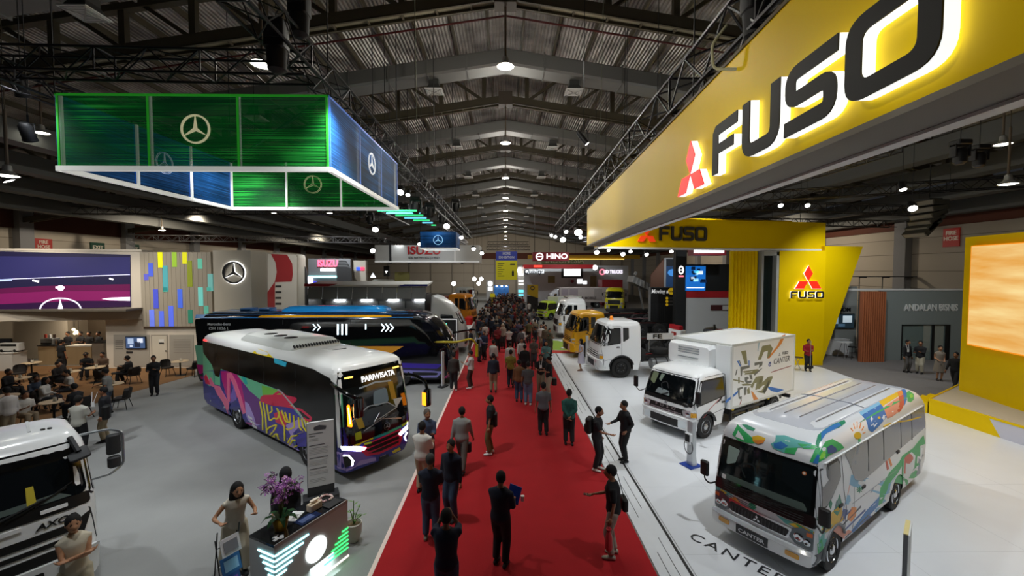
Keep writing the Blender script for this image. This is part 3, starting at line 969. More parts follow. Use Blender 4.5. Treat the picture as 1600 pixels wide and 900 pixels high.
def cab(V,L,zb,zws,zwt,zt,col,glassm=None,grille=None,headz=None,door=True,wheel_x=-1.3,wr=.5,arch=None,bumper=None,far=False,sleeper=False,mirrors=True,visor=False,rimc=None,amber=False,wheels=True,wd=.28,badge=None,rear_win=True,logo_fn=None):
 'cab-over lorry cab standing on V'
 p=V.o
 w=V.lev(zws)[2]
 glassm=glassm or m_glass
 arch=arch or wr*1.18
 V.body(col,'cab_body',arches=[(wheel_x,wr,arch)])
 F=V.front()
 lv=V.lev(zwt)
 wb,wt_=V.lev(zws)[2]-.05,V.lev(zwt)[2]-.06
 g=MB();g.patch(rrect_tr(-wb,zws-.05,wb,zwt+.03,wt_-wb,.1),F,m_blackg,.006,.2)
 s_=g.build('windscreen_surround',p,30)
 g=MB();g.patch(rrect_tr(-wb+.06,zws+.02,wb-.06,zwt-.03,wt_-wb,.1),F,glassm,.012,.2)
 g.build('windscreen',p,30)
 if not far:
  for yy in(-w*.45,w*.25):
   g=MB();a=F(yy,zws-.02,.03);b_=F(yy+.5,zws+.16,.03);g.tube([a,b_],.008,m_black,5);g.tube([F(yy+.2,zws+.03,.026),F(yy+.62,zws+.24,.022)],.01,m_black,5)
   g.build('wiper',p)
 for sg in(-1,1):
  S=V.side(sg)
  xd0,xd1=V.lev(zws)[0]-.1,(-L+.1 if not sleeper else-L+.7)
  xa=V.lev(zwt)[0]-.14
  xb=xd1-.12 if rear_win is False else xd0-.95
  pts=fillet([(xd0-.02,zws-.08),(xb,zws+.06),(xb,zwt-.04),(xa,zwt-.04)],.06,3,True)
  g=MB();g.patch(pts,S,m_black,.006,.3);g.build('side_window_frame',p,30)
  cx,cz_=sum(q[0]for q in pts)/len(pts),sum(q[1]for q in pts)/len(pts)
  g=MB();g.patch([(cx+(q[0]-cx)*.91,cz_+(q[1]-cz_)*.9)for q in pts],S,glassm,.01,.3);g.build('side_window',p,30)
  if rear_win and xb-.3>-L+.1:
   q=fillet([(xb-.12,zws+.12),(xb-.12,zwt-.04),(max(xb-.42,-L+.12),zwt-.04),(max(xb-.42,-L+.12),zws+.3)],.04,3,True)
   g=MB();g.patch(q,S,glassm,.01,.3);g.build('quarter_window',p,30)
  g=MB()
  outline(g,fillet([(xd0+.04,zws-.1),(xd0-.02,zb+.25),(xd0-.05,wr*2*.75+.12),(xb-.05,wr*2*.98+.1),(xb-.05,zwt+.04),(xa+.03,zwt+.04)],.06,3,True),S,.012,m_line,.005)
  g.build('door_seam',p,30)
  g=MB();c=S(xb+.14,zws-.12,.015);g.rbox((c.x,c.y,c.z),(.17,.03,.05),.012,m_black);g.build('door_handle',p)
 if headz:
  hz0,hz1=headz
  for sg in(-1,1):
   q=fillet([(sg*(w-.02),hz0),(sg*(w-.36),hz0+.02),(sg*(w-.42),hz1-.03),(sg*(w-.02),hz1+.05)],.03,3,True)
   g=MB();g.patch(q,F,m_lampglass,.014,.1);h=g.build('headlight',p,30)
   g=MB();g.lathe([(.001,.0),(.07,.0),(.07,.02),(.05,.03),(.001,.03)],m_chrome,14,F(sg*(w-.22),(hz0+hz1)/2,.004),'x');g.patch([(sg*(w-.02),hz1-.05),(sg*(w-.13),hz1-.05),(sg*(w-.13),hz0+.05),(sg*(w-.02),hz0+.05)],F,m_amber,.018,.1);g.build('lamp',h,30)
 if grille:
  gz0,gz1,nb,gm,bm_=grille
  g=MB();g.patch(rrect(-w+.42,gz0,w-.42,gz1,.05),F,gm,.008,.2);gr=g.build('grille',p,30)
  g=MB()
  for k in range(nb):
   z=gz0+(gz1-gz0)*(k+.5)/nb
   g.patch(rrect(-w+.44,z-.018,w-.44,z+.018,.015),F,bm_,.03,.2)
  g.build('grille_bars',gr,30)
 bz0,bz1,bcol=bumper or(V.L[0][0],zb,col)
 g=MB();g.patch(rrect(-w+.03,bz0+.02,w-.03,bz1,.06),F,bcol,.05,.2);b_=g.build('bumper',p,40)
 g=MB()
 g.patch(rrect(-.55,bz0+.06,.55,bz1-.09,.03),F,m_black,.056,.2)
 for sg in(-1,1):g.patch(rrect(min(sg*(w-.5),sg*(w-.24)),bz0+.08,max(sg*(w-.5),sg*(w-.24)),bz1-.08,.04),F,m_amber if amber else m_lampglass,.058,.1)
 g.build('fog_lamps_and_plate',b_,30)
 if wheels:
  for sg in(-1,1):wheel(p,wheel_x,sg*(w-wd/2-.03),wr,wd,sg,rimc)
 if mirrors:
  for sg in(-1,1):
   x=V.lev(zwt)[0]-.05
   a=Vector((x-.1,sg*(w-.05),zwt-.1));bb=Vector((x-.1,sg*(w-.02),zws+.05))
   m1=Vector((x+.25,sg*(w+.26),zwt-.12));m2=Vector((x+.25,sg*(w+.26),zws+.15))
   mirror(p,[a,m1,m2,bb],(x+.25,sg*(w+.27),(zws+zwt)/2+.05),(.09,.2,.36),None,0)
 for sg in(-1,1):
  g=MB()
  pts=[Vector((wheel_x+(arch+.03)*math.cos(t),sg*(w-.005),wr+(arch+.03)*math.sin(t)))for t in[R(a)for a in range(8,173,12)]if wr+(arch+.03)*math.sin(t)>V.L[0][0]]
  g.tube(pts,.035,m_dgrey if not far else col,6);g.build('wheel_arch_trim',p)
 return V
def rrect_tr(x0,z0,x1,z1,dx,r):
 'rounded trapezium, top edge shifted inwards by -dx'
 return fillet([(x0,z0),(x1,z0),(x1+dx,z1),(x0-dx,z1)],r,4,True)
 # ================================================================== small colourful minibus
lv=[(.34,0,-6.35,.89,.14,.1),(.56,.0,-6.4,.915,.14,.1),(.6,-.04,-6.45,.925,.13,.12),(1.0,-.06,-6.52,.93,.12,.14),(1.18,-.09,-6.52,.93,.11,.15),(1.6,-.17,-6.51,.92,.11,.16),(2.05,-.26,-6.49,.895,.12,.18),(2.17,-.3,-6.4,.875,.14,.2),(2.28,-.37,-6.36,.84,.18,.24),(2.36,-.47,-6.3,.78,.22,.26),(2.42,-.62,-6.18,.7,.26,.26),(2.46,-.9,-6.0,.58,.3,.2),(2.49,-1.3,-5.7,.38,.25,.2)]
V=Veh('minibus','small silver and white minibus wrapped in bright leaf, sun and wave graphics','minibus',4.70,7.59,212.5,lv,.05)
MBV=V
p=V.o
m_msil=M('#dfe2e5',.28,.1,coat=.3)
m_roof=M('#dfe3ec',.2,.3,noise=.08,nscale=2.5,coat=.5)
bd_=V.body(m_msil,'body',arches=[(-.86,.37,.45),(-4.32,.37,.45)])
V.bvh(bd_)
X=V.pix
S,F,T=V.side(1),V.front(),V.top()
g=MB()
g.patch(rrect(-6.0,-.62,-.8,.62,.3),T,m_roof,.006,.3)
rs=g.build('roof_panel',p,30)
g=MB()
for y in(-.42,-.14,.14,.42):g.tube([T(-1.3-k*.22,y,.012)for k in range(20)],.012,M('#9fa5b0',.2,.6),6)
g.tube([T(-3.2,-.6+k*.12,.01)for k in range(11)],.01,M('#9fa5b0',.2,.6),6)
g.build('roof_ribs',rs,30)
for sg in(-1,1):
 Sg=V.side(sg)
 g=MB();g.tube([Sg(-.4-k*.38,2.07,.012)for k in range(16)],.014,m_white,6);g.build('drip_rail',p)
wsz=[(-.86,1.12),(.86,1.12),(.84,2.02),(-.84,2.02)]
g=MB();g.patch(fillet(wsz,.06,4,True),F,m_blackg,.006,.15);g.build('windscreen_surround',p,30)
g=MB();g.patch(fillet([(-.81,1.22),(.81,1.22),(.79,1.97),(-.79,1.97)],.08,4,True),F,M('#10181a',.03,coat=1.0),.011,.15);ws=g.build('windscreen',p,30)
g=MB();g.patch(fillet([(-.78,1.23),(.78,1.23),(.7,1.36),(-.7,1.33)],.04,3,True),F,M('#56645f',.15),.0125,.15)
g.patch(fillet([(-.70,1.5),(-.52,1.6),(-.46,1.86),(-.70,1.88)],.03,3,True),F,M('#9fb5ac',.15),.0125,.15)
g.patch(stroke([(-.3,1.4),(-.45,1.62),(-.15,1.7),(-.12,1.5)],.03,.1),F,M('#252c2e',.2),.0125,.1)
g.build('dashboard_seen_through_glass',ws,30)
g=MB();g.patch(circ(.66,1.85,.035,14),F,M('#c7703a',.4),.0135);g.patch(circ(.66,1.85,.02,12),F,M('#e7e2d8',.4),.0145);g.patch(rrect(-.76,1.22,-.68,1.3,.01),F,M('#e8eceb',.4),.0135);g.build('sticker',ws,0)
g=MB();g.patch(fillet([(-.9,1.0),(.9,1.0),(.88,1.2),(-.88,1.2)],.04,3,True),F,M('#121314',.25,coat=.4),.012,.15)
for z in(1.05,1.09,1.13):g.patch(rrect(-.7,z,.72,z+.012,.004),F,M('#2c2e30',.4),.02,.2)
g.build('cowl_panel',p,30)
for y0,y1 in((-.55,.1),(.1,.7)):
 g=MB();g.tube([F(y0,1.1,.03),F((y0+y1)/2,1.19,.035)],.009,m_black,5);g.tube([F(y0+.1,1.16,.03),F(y1+.02,1.24,.03)],.011,m_black,5);g.build('wiper',p)
g=MB();g.patch(fillet([(-.56,.66),(.5,.66),(.58,.86),(-.6,.9)],.05,3,True),F,m_chrome,.012,.12);gr=g.build('grille',p,30)
g=MB();g.patch(fillet([(-.53,.68),(.47,.68),(.53,.82),(-.55,.86)],.04,3,True),F,m_black,.017,.12)
g.build('grille_mesh',gr,30)
g=MB()
for k in range(16):g.patch([(-.5+k*.062,.69),(-.485+k*.062,.69),(-.475+k*.062,.8),(-.49+k*.062,.8)],F,M('#3a3b3d',.3),.026)
g.build('grille_bars',gr,0)
g=MB()
for q in diamonds(-.02,.775,.11):g.patch(q,F,m_chrome,.035)
g.build('emblem',gr,0)
for sg in(-1,1):
 q=[(sg*.87,.62),(sg*.62,.63),(sg*.52,.72),(sg*.57,.88),(sg*.72,.96),(sg*.875,.92)]
 g=MB();g.patch(fillet(q,.02,3,True),F,M('#4f585e',.12,.4,coat=1.0),.014,.06);h=g.build('headlight',p,30)
 g=MB()
 for(yy,zz,rr_)in((.66,.76,.075),(.79,.73,.06)):g.lathe([(.001,.0),(rr_,.0),(rr_,.012),(rr_*.7,.02),(.001,.006)],m_chrome,14,F(sg*yy,zz,.006),'x')
 g.patch(rrect(min(sg*.78,sg*.86),.84,max(sg*.78,sg*.86),.9,.01),F,M('#d96a35',.2),.02,.05)
 g.build('lamp_reflector',h,30)
g=MB();g.patch(rrect(-.85,.34,.85,.57,.05),F,m_white,.06,.1);bmp=g.build('bumper',p,30)
g=MB();g.patch(rrect(-.85,.55,.85,.6,.02),F,M('#dfe3e6',.15,.4),.07,.1)
g.build('bumper_chrome_strip',bmp,30)
for sg in(-1,1):
 g=MB();g.patch(rrect(min(sg*.5,sg*.72),.41,max(sg*.5,sg*.72),.5,.03),F,m_amber,.068,.08);g.build('fog_lamp',bmp,30)
g=MB();g.patch(rrect(-.36,.36,.22,.52,.01),F,M('#26282b',.4),.072,.2);pl=g.build('number_plate',bmp,0)
on_surface_text('CANTER',.095,lambda y,z,o:F(y,z,.075+o),-.07,.44,M('#d8dadc',.4),pl,'plate_lettering',width=1.3,ext=.002)
def win(poly,m=None,off=.008,nm='side_window',par=None,side=S):
 g=MB();g.patch(poly,side,m or m_glass_g,off,.3);return g.build(nm,par or p,30)
SPp=lambda pts:V.SP(pts,1)
fw=[(-.28,2.03),(-.96,2.03),(-1.05,1.94),(-1.06,1.67),(-.7,1.42),(-.45,1.3),(-.22,1.3)]
band=[(-1.27,2.04),(-6.25,2.04),(-6.28,1.5),(-2.1,1.3),(-1.72,1.44),(-1.46,1.83)]
for sg in(-1,1):
 Sd=V.side(sg)
 win(fillet(fw,.03,3,True),m_black,.006,'cab_window_frame',side=Sd)
 cx=sum(q[0]for q in fw)/len(fw);cz2=sum(q[1]for q in fw)/len(fw)
 win(fillet([(cx+(a-cx)*.92,cz2+(b_-cz2)*.9)for a,b_ in fw],.03,3,True),m_glass_g,.011,'cab_window',side=Sd)
 win(fillet(band,.04,3,True),M('#585c60',.2,coat=.2),.006,'window_band',side=Sd)
 bx=(-2.43,-3.31,-4.43,-5.22)
 zt_,zb_=2.03,1.42
 for x in bx:
  g=MB();g.patch([(x-.012,zb_),(x+.012,zb_),(x+.012,zt_),(x-.012,zt_)],Sd,M('#2a2c2e',.4),.012);g.build('window_divider',p,0)
 g=MB()
 outline(g,fillet([(-.16,1.15),(-.2,2.05),(-1.12,2.05),(-1.2,1.4),(-1.34,1.0),(-1.3,.62)],.05,3),Sd,.01,m_line,.005,False)
 outline(g,[(-1.7,1.3),(-1.75,.45)],Sd,.008,M('#6b6f73',.4),.005,False)
 outline(g,[(-4.2,.98),(-1.6,1.0)],Sd,.01,M('#8d9195',.4),.005,False)
 g.build('panel_seam',p,0)
 for hx,hz in((-1.05,1.15),(-2.15,1.18),(-4.2,1.38)):
  g=MB();c=Sd(hx,hz,.012);g.rbox(c,(.16,.03,.055),.02,m_dgrey);g.build('door_handle',p)
W={k:M(v,.45)for k,v in dict(g='#35a85e',dg='#12805a',b='#2a6fb0',lb='#7fb2cf',nv='#3b4f86',y='#e2b428',o='#e58a3c',r='#c8553d',co='#dd8e74',gr='#8a9098',w='#eceeee',lg='#8ccf4a',t='#5aa9a4',p='#9a8fb8',dk='#3f464d').items()}
def deco(g,pts,m,off=.004,st=8):g.patch(pts,X,W[m],off,st)
g=MB()
deco(g,[(1280,860),(1279,835),(1290,822),(1306,818),(1301,845),(1290,868)],'t')
deco(g,[(1283,828),(1300,800),(1314,788),(1318,812),(1300,825),(1290,832)],'y')
deco(g,[(1276,812),(1284,790),(1290,800),(1298,812),(1286,826)],'g')
deco(g,[(1277,850),(1284,842),(1288,870),(1279,876)],'g',.006)
deco(g,[(1302,800),(1312,772),(1316,790),(1308,806)],'dg')
for k,(x0,y0,x1,y1)in enumerate([(1316,812,1332,795),(1316,822,1345,792),(1317,832,1352,797),(1320,842,1362,800),(1318,851,1368,804)]):
 deco(g,[(x0,y0),(x0+1,y0-3),(x1,y1-2),(x1,y1+1)],'dk' if k%2 else 'nv')
deco(g,[(1325,805),(1331,792),(1338,793),(1337,806),(1330,815),(1324,812)],'o')
deco(g,[(1328,837),(1330,830),(1352,800),(1374,776),(1372,790),(1356,808)],'b')
deco(g,[(1328,848),(1345,820),(1362,806),(1356,822),(1344,833)],'nv',.005)
deco(g,[(1320,847),(1319,838),(1331,830),(1336,832),(1330,843)],'co',.006)
deco(g,[(1364,810),(1372,795),(1380,792),(1378,800)],'lb')
deco(g,[(1372,790),(1376,762),(1390,738),(1405,722),(1410,712),(1409,728),(1402,740),(1392,752),(1384,770),(1378,786)],'g')
deco(g,[(1379,786),(1388,760),(1400,744),(1402,752),(1396,762),(1390,778)],'lb',.005)
deco(g,[(1381,794),(1395,776),(1397,770),(1396,782)],'co',.005)
deco(g,[(1409,742),(1410,712),(1427,700),(1443,680),(1447,700),(1445,725),(1430,748),(1418,764),(1414,752)],'g')
deco(g,[(1411,745),(1412,718),(1424,706),(1430,712),(1428,730),(1418,750)],'w',.006)
g.patch(stroke([(1413,740),(1414,716),(1421,708),(1426,716),(1420,724),(1415,722)],2.2,4),X,W['r'],.008)
g.patch(stroke([(1432,735),(1434,712),(1438,718),(1440,700)],2.2,4),X,W['w'],.008)
deco(g,[(1428,750),(1440,715),(1447,705),(1446,730)],'gr',.007)
deco(g,[(1392,730),(1386,712),(1389,712),(1394,726)],'o');deco(g,[(1386,735),(1383,718),(1385,716),(1389,732)],'r')
c=(1343,765)
for k in range(8):
 a=2*PI*k/8
 g.patch([(c[0],c[1]),(c[0]+3.6*math.cos(a-.2),c[1]+3.6*math.sin(a-.2)),(c[0]+5.5*math.cos(a),c[1]+5.5*math.sin(a)),(c[0]+3.6*math.cos(a+.2),c[1]+3.6*math.sin(a+.2))],X,W['dg'],.005)
g.patch(stroke([(1360,770),(1363,766),(1366,760)],0.7),X,W['gr'],.005)
for k in range(3):g.patch(stroke([(1304+k*3,796-k*3),(1307+k*3,782-k*3)],0.9),X,W['gr'],.005)
deco(g,[(1295,790),(1297,778),(1300,786),(1298,796)],'dg',.006)
g.build('wrap_print_flank',p,30)
g=MB()
def Z(pts):return[(1090+a/2.903,590+b/2.903)for a,b in pts]
def deco2(pts,m,off=.005):g.patch(Z(pts),X,W[m],off,6)
deco2([(543,388),(548,350),(562,318),(580,290),(610,278),(650,300),(664,318),(640,332),(600,350),(572,372)],'g')
deco2([(552,372),(560,345),(574,330),(580,350),(566,368)],'lg',.008);deco2([(590,345),(585,318),(605,305),(625,318),(632,332),(612,342)],'nv',.008)
deco2([(548,330),(552,300),(575,262),(600,240),(640,228),(672,205),(665,192),(620,210),(575,235),(545,262),(535,300)],'dg',.006)
deco2([(560,290),(580,255),(620,235),(650,218),(640,205),(600,222),(560,250)],'b',.009)
deco2([(708,262),(735,250),(742,262),(716,278)],'y',.006);deco2(circ(725,262,16,14),'y',.007)
for k in range(6):
 a=R(-150+k*28);g.patch(stroke(Z([(725+24*math.cos(a),258+30*math.sin(a)),(725+36*math.cos(a),258+58*math.sin(a))]),1.2),X,W['o'],.006)
deco2([(733,158),(775,135),(822,110),(842,135),(858,178),(820,222),(792,248),(775,238),(765,195)],'b')
deco2([(733,158),(775,135),(822,110),(830,122),(780,150),(742,172)],'lb',.007)
for(a,b_)in((788,188),(842,183)):deco2([(a,b_-14),(a+3,b_-3),(a+9,b_),(a+3,b_+3),(a,b_+14),(a-3,b_+3),(a-9,b_),(a-3,b_-3)],'w',.01)
g.patch(stroke(Z([(785,218),(796,210),(800,222),(812,206)]),1.2),X,W['w'],.01);deco2(circ(822,182,6,10),'y',.01)
deco2([(822,110),(860,88),(905,65),(912,85),(850,122),(840,132)],'y',.006)
deco2([(905,65),(925,58),(932,72),(914,88)],'o',.007)
deco2([(842,135),(912,88),(918,150),(880,178),(860,185)],'co',.006)
deco2([(912,88),(932,76),(936,120),(922,148),(912,158),(904,150),(916,120)],'r',.008)
deco2([(925,56),(945,46),(948,100),(938,125),(934,90)],'b',.007)
deco2([(950,66),(968,56),(980,62),(980,100),(965,112),(952,108)],'g',.006);deco2([(960,80),(972,72),(976,88),(964,94)],'lg',.009)
g.patch(stroke(Z([(842,222),(870,208),(880,212),(905,200),(945,196),(1012,178)]),1.7),X,W['y'],.014)
g.build('wrap_print_roof_edge',p,30)
g=MB()
def dF(pts,m,off=.006):g.patch(pts,F,W[m],off,.1)
dF([(-.87,.86),(-.7,.9),(-.5,.98),(-.62,1.0),(-.87,1.0)],'t');dF([(-.8,.9),(-.7,.88),(-.62,.97),(-.75,.99)],'y',.008)
for k in range(5):dF([(-.75+k*.03,.92-k*.035+.04),(-.2+k*.05,.9-k*.035+.04),(-.2+k*.05,.912-k*.035+.04),(-.75+k*.03,.932-k*.035+.04)],'dk')
dF([(-.55,.9),(-.42,.84),(-.35,.9),(-.45,.97)],'o',.009)
dF([(.3,.98),(.86,.97),(.87,.88),(.6,.9),(.45,.9)],'t');dF([(.5,.92),(.87,.86),(.875,.95),(.62,.99)],'y',.008);dF([(.58,.98),(.8,.86),(.87,.86),(.7,.97)],'g',.009)
for k in range(10):
 a=2*PI*k/10
 dF([(-.12,.945),(-.12+.06*math.cos(a-.25),.945+.05*math.sin(a-.25)),(-.12+.08*math.cos(a),.945+.06*math.sin(a)),(-.12+.06*math.cos(a+.25),.945+.05*math.sin(a+.25))],'dg',.009)
def dF(pts,m,off=.006):g.patch(Z(pts),X,W[m],off,6)
dF([(158,258),(182,212),(205,235),(245,270),(258,300),(225,296),(185,285)],'g');dF([(172,268),(184,240),(205,268),(212,285)],'w',.008)
dF([(200,212),(225,214),(262,232),(255,242),(225,234)],'dg');dF([(248,268),(275,262),(308,275),(300,294),(275,302),(252,290)],'y',.009);dF([(252,284),(306,284),(298,296),(275,302)],'o',.011)
dF([(355,262),(395,262),(460,285),(518,300),(510,318),(455,318),(440,350),(395,342),(345,322),(332,300),(352,290)],'t');dF([(345,300),(380,290),(410,310),(380,325),(348,318)],'b',.009);dF([(400,320),(455,318),(440,348),(395,340)],'g',.009)
dF([(455,300),(520,305),(545,310),(530,325),(480,322)],'g',.008);dF([(508,382),(535,320),(556,318),(545,390)],'g');dF([(522,388),(545,345),(552,355),(546,392)],'b',.009)
g.build('wrap_print_nose',p,30)
for sg in(-1,1):
 wheel(p,-.86,sg*.81,.37,.2,sg,m_chrome)
 wheel(p,-4.32,sg*.8,.37,.2,sg,m_chrome)
 g=MB()
 g.tube([Vector((-.86+.47*math.cos(t),sg*.925,.37+.47*math.sin(t)))for t in[R(a)for a in range(0,166,12)]],.03,M('#6a6d70',.5),6);g.build('wheel_arch_trim',p)
 g=MB();g.patch([(-.05,.56),(-.3,.56),(-.45,.62),(-.42,.4),(-.2,.36),(-.05,.36)],V.side(sg),M('#55585c',.5),.01,.1);g.build('step_trim',p,30)
 x0=-.2
 mirror(p,[(x0,sg*.86,1.08),(x0+.12,sg*1.0,1.0),(x0+.2,sg*1.06,1.1),(x0+.2,sg*1.06,1.25)],(x0+.2,sg*1.06,1.33),(.09,.18,.3))
g=MB();g.box(-6.0,-.3,-.6,.6,.28,.4,m_dgrey);g.build('underfloor',p,0)
a0,a1=G(1098,848),G(1204,900)
dr=(a1-a0);ln=dr.length;dr=dr/ln;pr=Vector((dr.y,-dr.x,0))*-1
tag(on_surface_text('CANTER',.36,lambda u,v,o:(a0+a1)/2+dr*u+pr*v+Vector((0,0,.024+o)),0,0,M('#26282b',.5),None,'floor_lettering',width=1.1,ext=.001,bold=False,spacing=1.2),'black floor lettering reading CANTER in front of the small colourful minibus','lettering')
# ================================================================== white electric box lorry
lv=[(.33,0,-1.75,.98,.2,.1),(.72,0,-1.78,1.02,.2,.1),(.75,-.03,-1.8,1.03,.22,.1),(1.05,-.05,-1.8,1.04,.22,.1),(1.2,-.1,-1.8,1.04,.22,.1),(1.95,-.36,-1.78,.98,.22,.1),(2.05,-.42,-1.75,.93,.24,.12),(2.12,-.55,-1.7,.84,.26,.14),(2.16,-.75,-1.6,.68,.26,.14)]
V=Veh('box_lorry','white electric box lorry with an olive and blue city graphic on its cargo box','lorry',5.28,13.69,211.3,lv,.06)
cab(V,1.75,.72,1.2,1.95,2.16,m_white,grille=None,headz=(.74,.98),wheel_x=-.78,wr=.38,rear_win=False,mirrors=False,bumper=(.33,.72,m_white),wd=.2)
p=V.o;F=V.front()
g=MB();g.patch(fillet([(-.98,.78),(.98,.78),(.9,.98),(-.9,.98)],.04,3,True),F,m_black,.01,.2);gr=g.build('front_panel',p,30)
g=MB()
for k in range(22):g.patch(rrect(-.6+k*.055,.8,-.56+k*.055,.84,.01),F,m_silver,.016)
g.build('grille_dots',gr,0)
on_surface_text('F  U  S  O',.12,F,0,.92,m_silver,gr,'front_lettering',width=1.6)
g=MB()
for q in diamonds(0,1.08,.09):g.patch(q,F,m_silver,.01)
g.build('emblem',p,0)
g=MB();g.patch(fillet([(-.92,1.1),(.92,1.1),(.93,1.24),(-.93,1.24)],.03,3,True),F,m_black,.009,.2);g.build('cowl_panel',p,30)
g=MB()
dsh=M('#8c9698',.3)
g.patch(fillet([(-.5,1.27),(.1,1.27),(.05,1.42),(-.4,1.45)],.03,3,True),F,dsh,.0135,.2)
g.patch(fillet([(-.8,1.6),(-.6,1.5),(-.5,1.9),(-.75,1.9)],.05,3,True),F,M('#7e8a6c',.3),.0135,.2)
g.patch(fillet([(-.45,1.7),(-.35,1.65),(-.25,1.9),(-.4,1.9)],.03,3,True),F,M('#8a9a8a',.3),.0135,.2)
g.patch(stroke([(-.2,1.4),(-.35,1.6),(-.1,1.7),(.0,1.5)],.03,.1),F,m_dgrey,.0135,.2)
g.build('interior_seen_through_glass',p,30)
for sg in(-1,1):
 mirror(p,[(-.25,sg*.98,1.25),(-.1,sg*1.15,1.15),(.0,sg*1.22,1.3),(.0,sg*1.22,1.45)],(.0,sg*1.22,1.5),(.09,.18,.38))
g=MB();g.ball((.1,.86,1.2),(.07,.12,.07),m_black);g.tube([(-.1,.86,1.12),(.1,.86,1.2)],.012,m_black,5);g.build('kerb_mirror',p)
g=MB();g.patch(stroke([(-.6,.72),(-.95,.98),(-1.25,1.12),(-1.5,1.22)],.018),V.side(1),M('#b03a3a',.4),.008,.2);g.patch([(-1.25,1.08),(-1.5,1.15),(-1.6,1.26),(-1.42,1.2)],V.side(1),m_black,.01,.2);g.build('flank_stripe',p,30)
chassis(p,-1.5,-6.1,.74,.36,.18)
m_box=M('#eff0ee',.35,coat=.2)
g=MB();g.box(-6.2,-1.95,-1.13,1.13,.82,2.93,m_box)
bx=g.build('cargo_box',p,0)
g=MB()
for sg in(-1,1):
 for(x0,x1,z0,z1)in((-6.22,-1.93,.78,.86),(-6.22,-1.93,2.88,2.97)):g.box(x0,x1,min(sg*1.1,sg*1.15),max(sg*1.1,sg*1.15),z0,z1,M('#c9cac4',.4))
 for x0,x1 in((-2.02,-1.92),(-6.24,-6.16)):g.box(x0,x1,min(sg*1.09,sg*1.15),max(sg*1.09,sg*1.15),.78,2.97,M('#d9dad6',.35))
g.box(-1.98,-1.92,-1.1,1.1,2.88,2.97,M('#c9cac4',.4));g.box(-6.24,-6.18,-1.1,1.1,.78,.86,M('#c9cac4',.4))
for z in(.78,2.88):g.box(-6.24,-6.18,-1.1,1.1,z,z+.08,M('#c9cac4',.4))
g.build('box_edge_trim',bx,0,bevel=.012)
g=MB();g.box(-6.25,-6.22,-1.05,-.01,.88,2.86,m_box);g.box(-6.25,-6.22,.01,1.05,.88,2.86,m_box);g.build('rear_door',bx,0)
g=MB();g.box(-1.95,-1.86,.62,1.13,.8,2.9,M('#e6e8e8',.3));g.build('front_bulkhead',bx,0)
g=MB()
g.loft([[Vector((x,y,z))for y,z in((-1.0,2.08),(.58,2.08),(.62,2.2),(.62,2.75),(.55,2.85),(-1.0,2.85),(-1.06,2.75),(-1.06,2.2))]for x in(-1.95,-1.62)]+[[Vector((-1.5,y*.95,2.46+(z-2.46)*.85))for y,z in((-1.0,2.08),(.58,2.08),(.62,2.2),(.62,2.75),(.55,2.85),(-1.0,2.85),(-1.06,2.75),(-1.06,2.2))]],m_white)
cu=g.build('cooling_unit',p,30)
g=MB()
for k,z in enumerate((2.52,2.6,2.68)):g.loft([[Vector((-1.52-.03*k*0,-.95+t*.38,z+.0))+Vector((.03 if 0<t<4 else-.06,0,dz))for dz in(0,.035)]for t in range(5)],M('#9aa0a4',.4),closed=False)
g.box(-1.5,-1.47,-.6,.2,2.36,2.39,M('#8a8f93',.4));g.build('cooling_louvres',cu,30)
S=lambda u,v,o:Vector((u,1.13+o,v))
def bp_(px,py):
 o,d=V._ray(px,py);t=(1.13-o.y)/d.y
 return(o.x+d.x*t,o.z+d.z*t)
def BP(pts):return[bp_(990+a/4.5,500+b/4.5)for a,b in pts]
go,gb,gg,gor=M('#85825c',.5),M('#2f6fc0',.5),M('#6d6f66',.5),M('#dc8a3e',.5)
g=MB()
PG=[([(755,220),(790,213),(800,310),(782,312)],go),([(905,183),(960,172),(978,200),(955,265),(938,268),(945,215),(915,225),(895,278),(873,280)],go),([(850,300),(908,292),(904,318),(880,338),(885,312),(850,322)],gg),([(1045,110),(1068,102),(1040,165),(955,268),(940,270),(1010,180)],gor),([(880,145),(888,145),(876,220),(872,220)],M('#9fc0cc',.5)),([(750,330),(815,318),(815,335),(765,350),(760,395),(752,395)],gg),([(770,360),(875,345),(880,352),(850,378),(780,385),(785,372),(830,366),(840,358),(775,372)],go),([(845,378),(905,335),(900,345),(850,392)],gg),([(695,415),(735,422),(735,400),(745,400),(745,424),(775,432),(773,440),(745,434),(745,446),(735,446),(735,432),(697,424)],go),([(722,350),(730,348),(722,385),(714,390)],gg),([(727,290),(735,285),(755,325),(748,328)],gb),([(740,282),(746,285),(758,318),(752,318)],gg),([(807,285),(814,284),(814,318),(808,318)],gb),([(730,480),(765,468),(770,478),(745,490),(745,540),(760,535),(758,560),(738,552)],gg),([(775,475),(795,470),(790,525),(778,530)],gg),([(797,490),(812,470),(820,515),(800,522)],go),([(820,470),(860,400),(905,392),(915,400),(880,455),(868,490),(855,490),(865,440),(850,445),(835,480)],go),([(880,488),(870,480),(890,420),(912,400),(905,440),(925,420),(945,400),(975,395),(978,402),(958,450),(922,518),(895,512),(860,505),(900,495),(925,455),(905,462)],go),([(905,505),(935,450),(950,420),(960,425),(925,515)],gg),([(648,568),(655,562),(735,495),(738,505),(720,525),(648,585)],gb),([(940,468),(975,472),(1058,490),(1010,510),(970,500),(950,485)],gb),([(825,500),(838,505),(875,555),(872,570),(845,568)],gor),([(745,590),(755,560),(760,562),(742,612),(738,612)],M('#9b5340',.5)),([(780,405),(800,398),(812,410),(800,416),(798,430),(830,425),(828,440),(795,446),(782,432)],gg),([(812,385),(830,384),(836,420),(822,418)],gg),([(760,450),(800,446),(835,452),(820,460),(765,462)],go)]
for pts,m in PG:g.patch(BP(pts),S,m,.004)
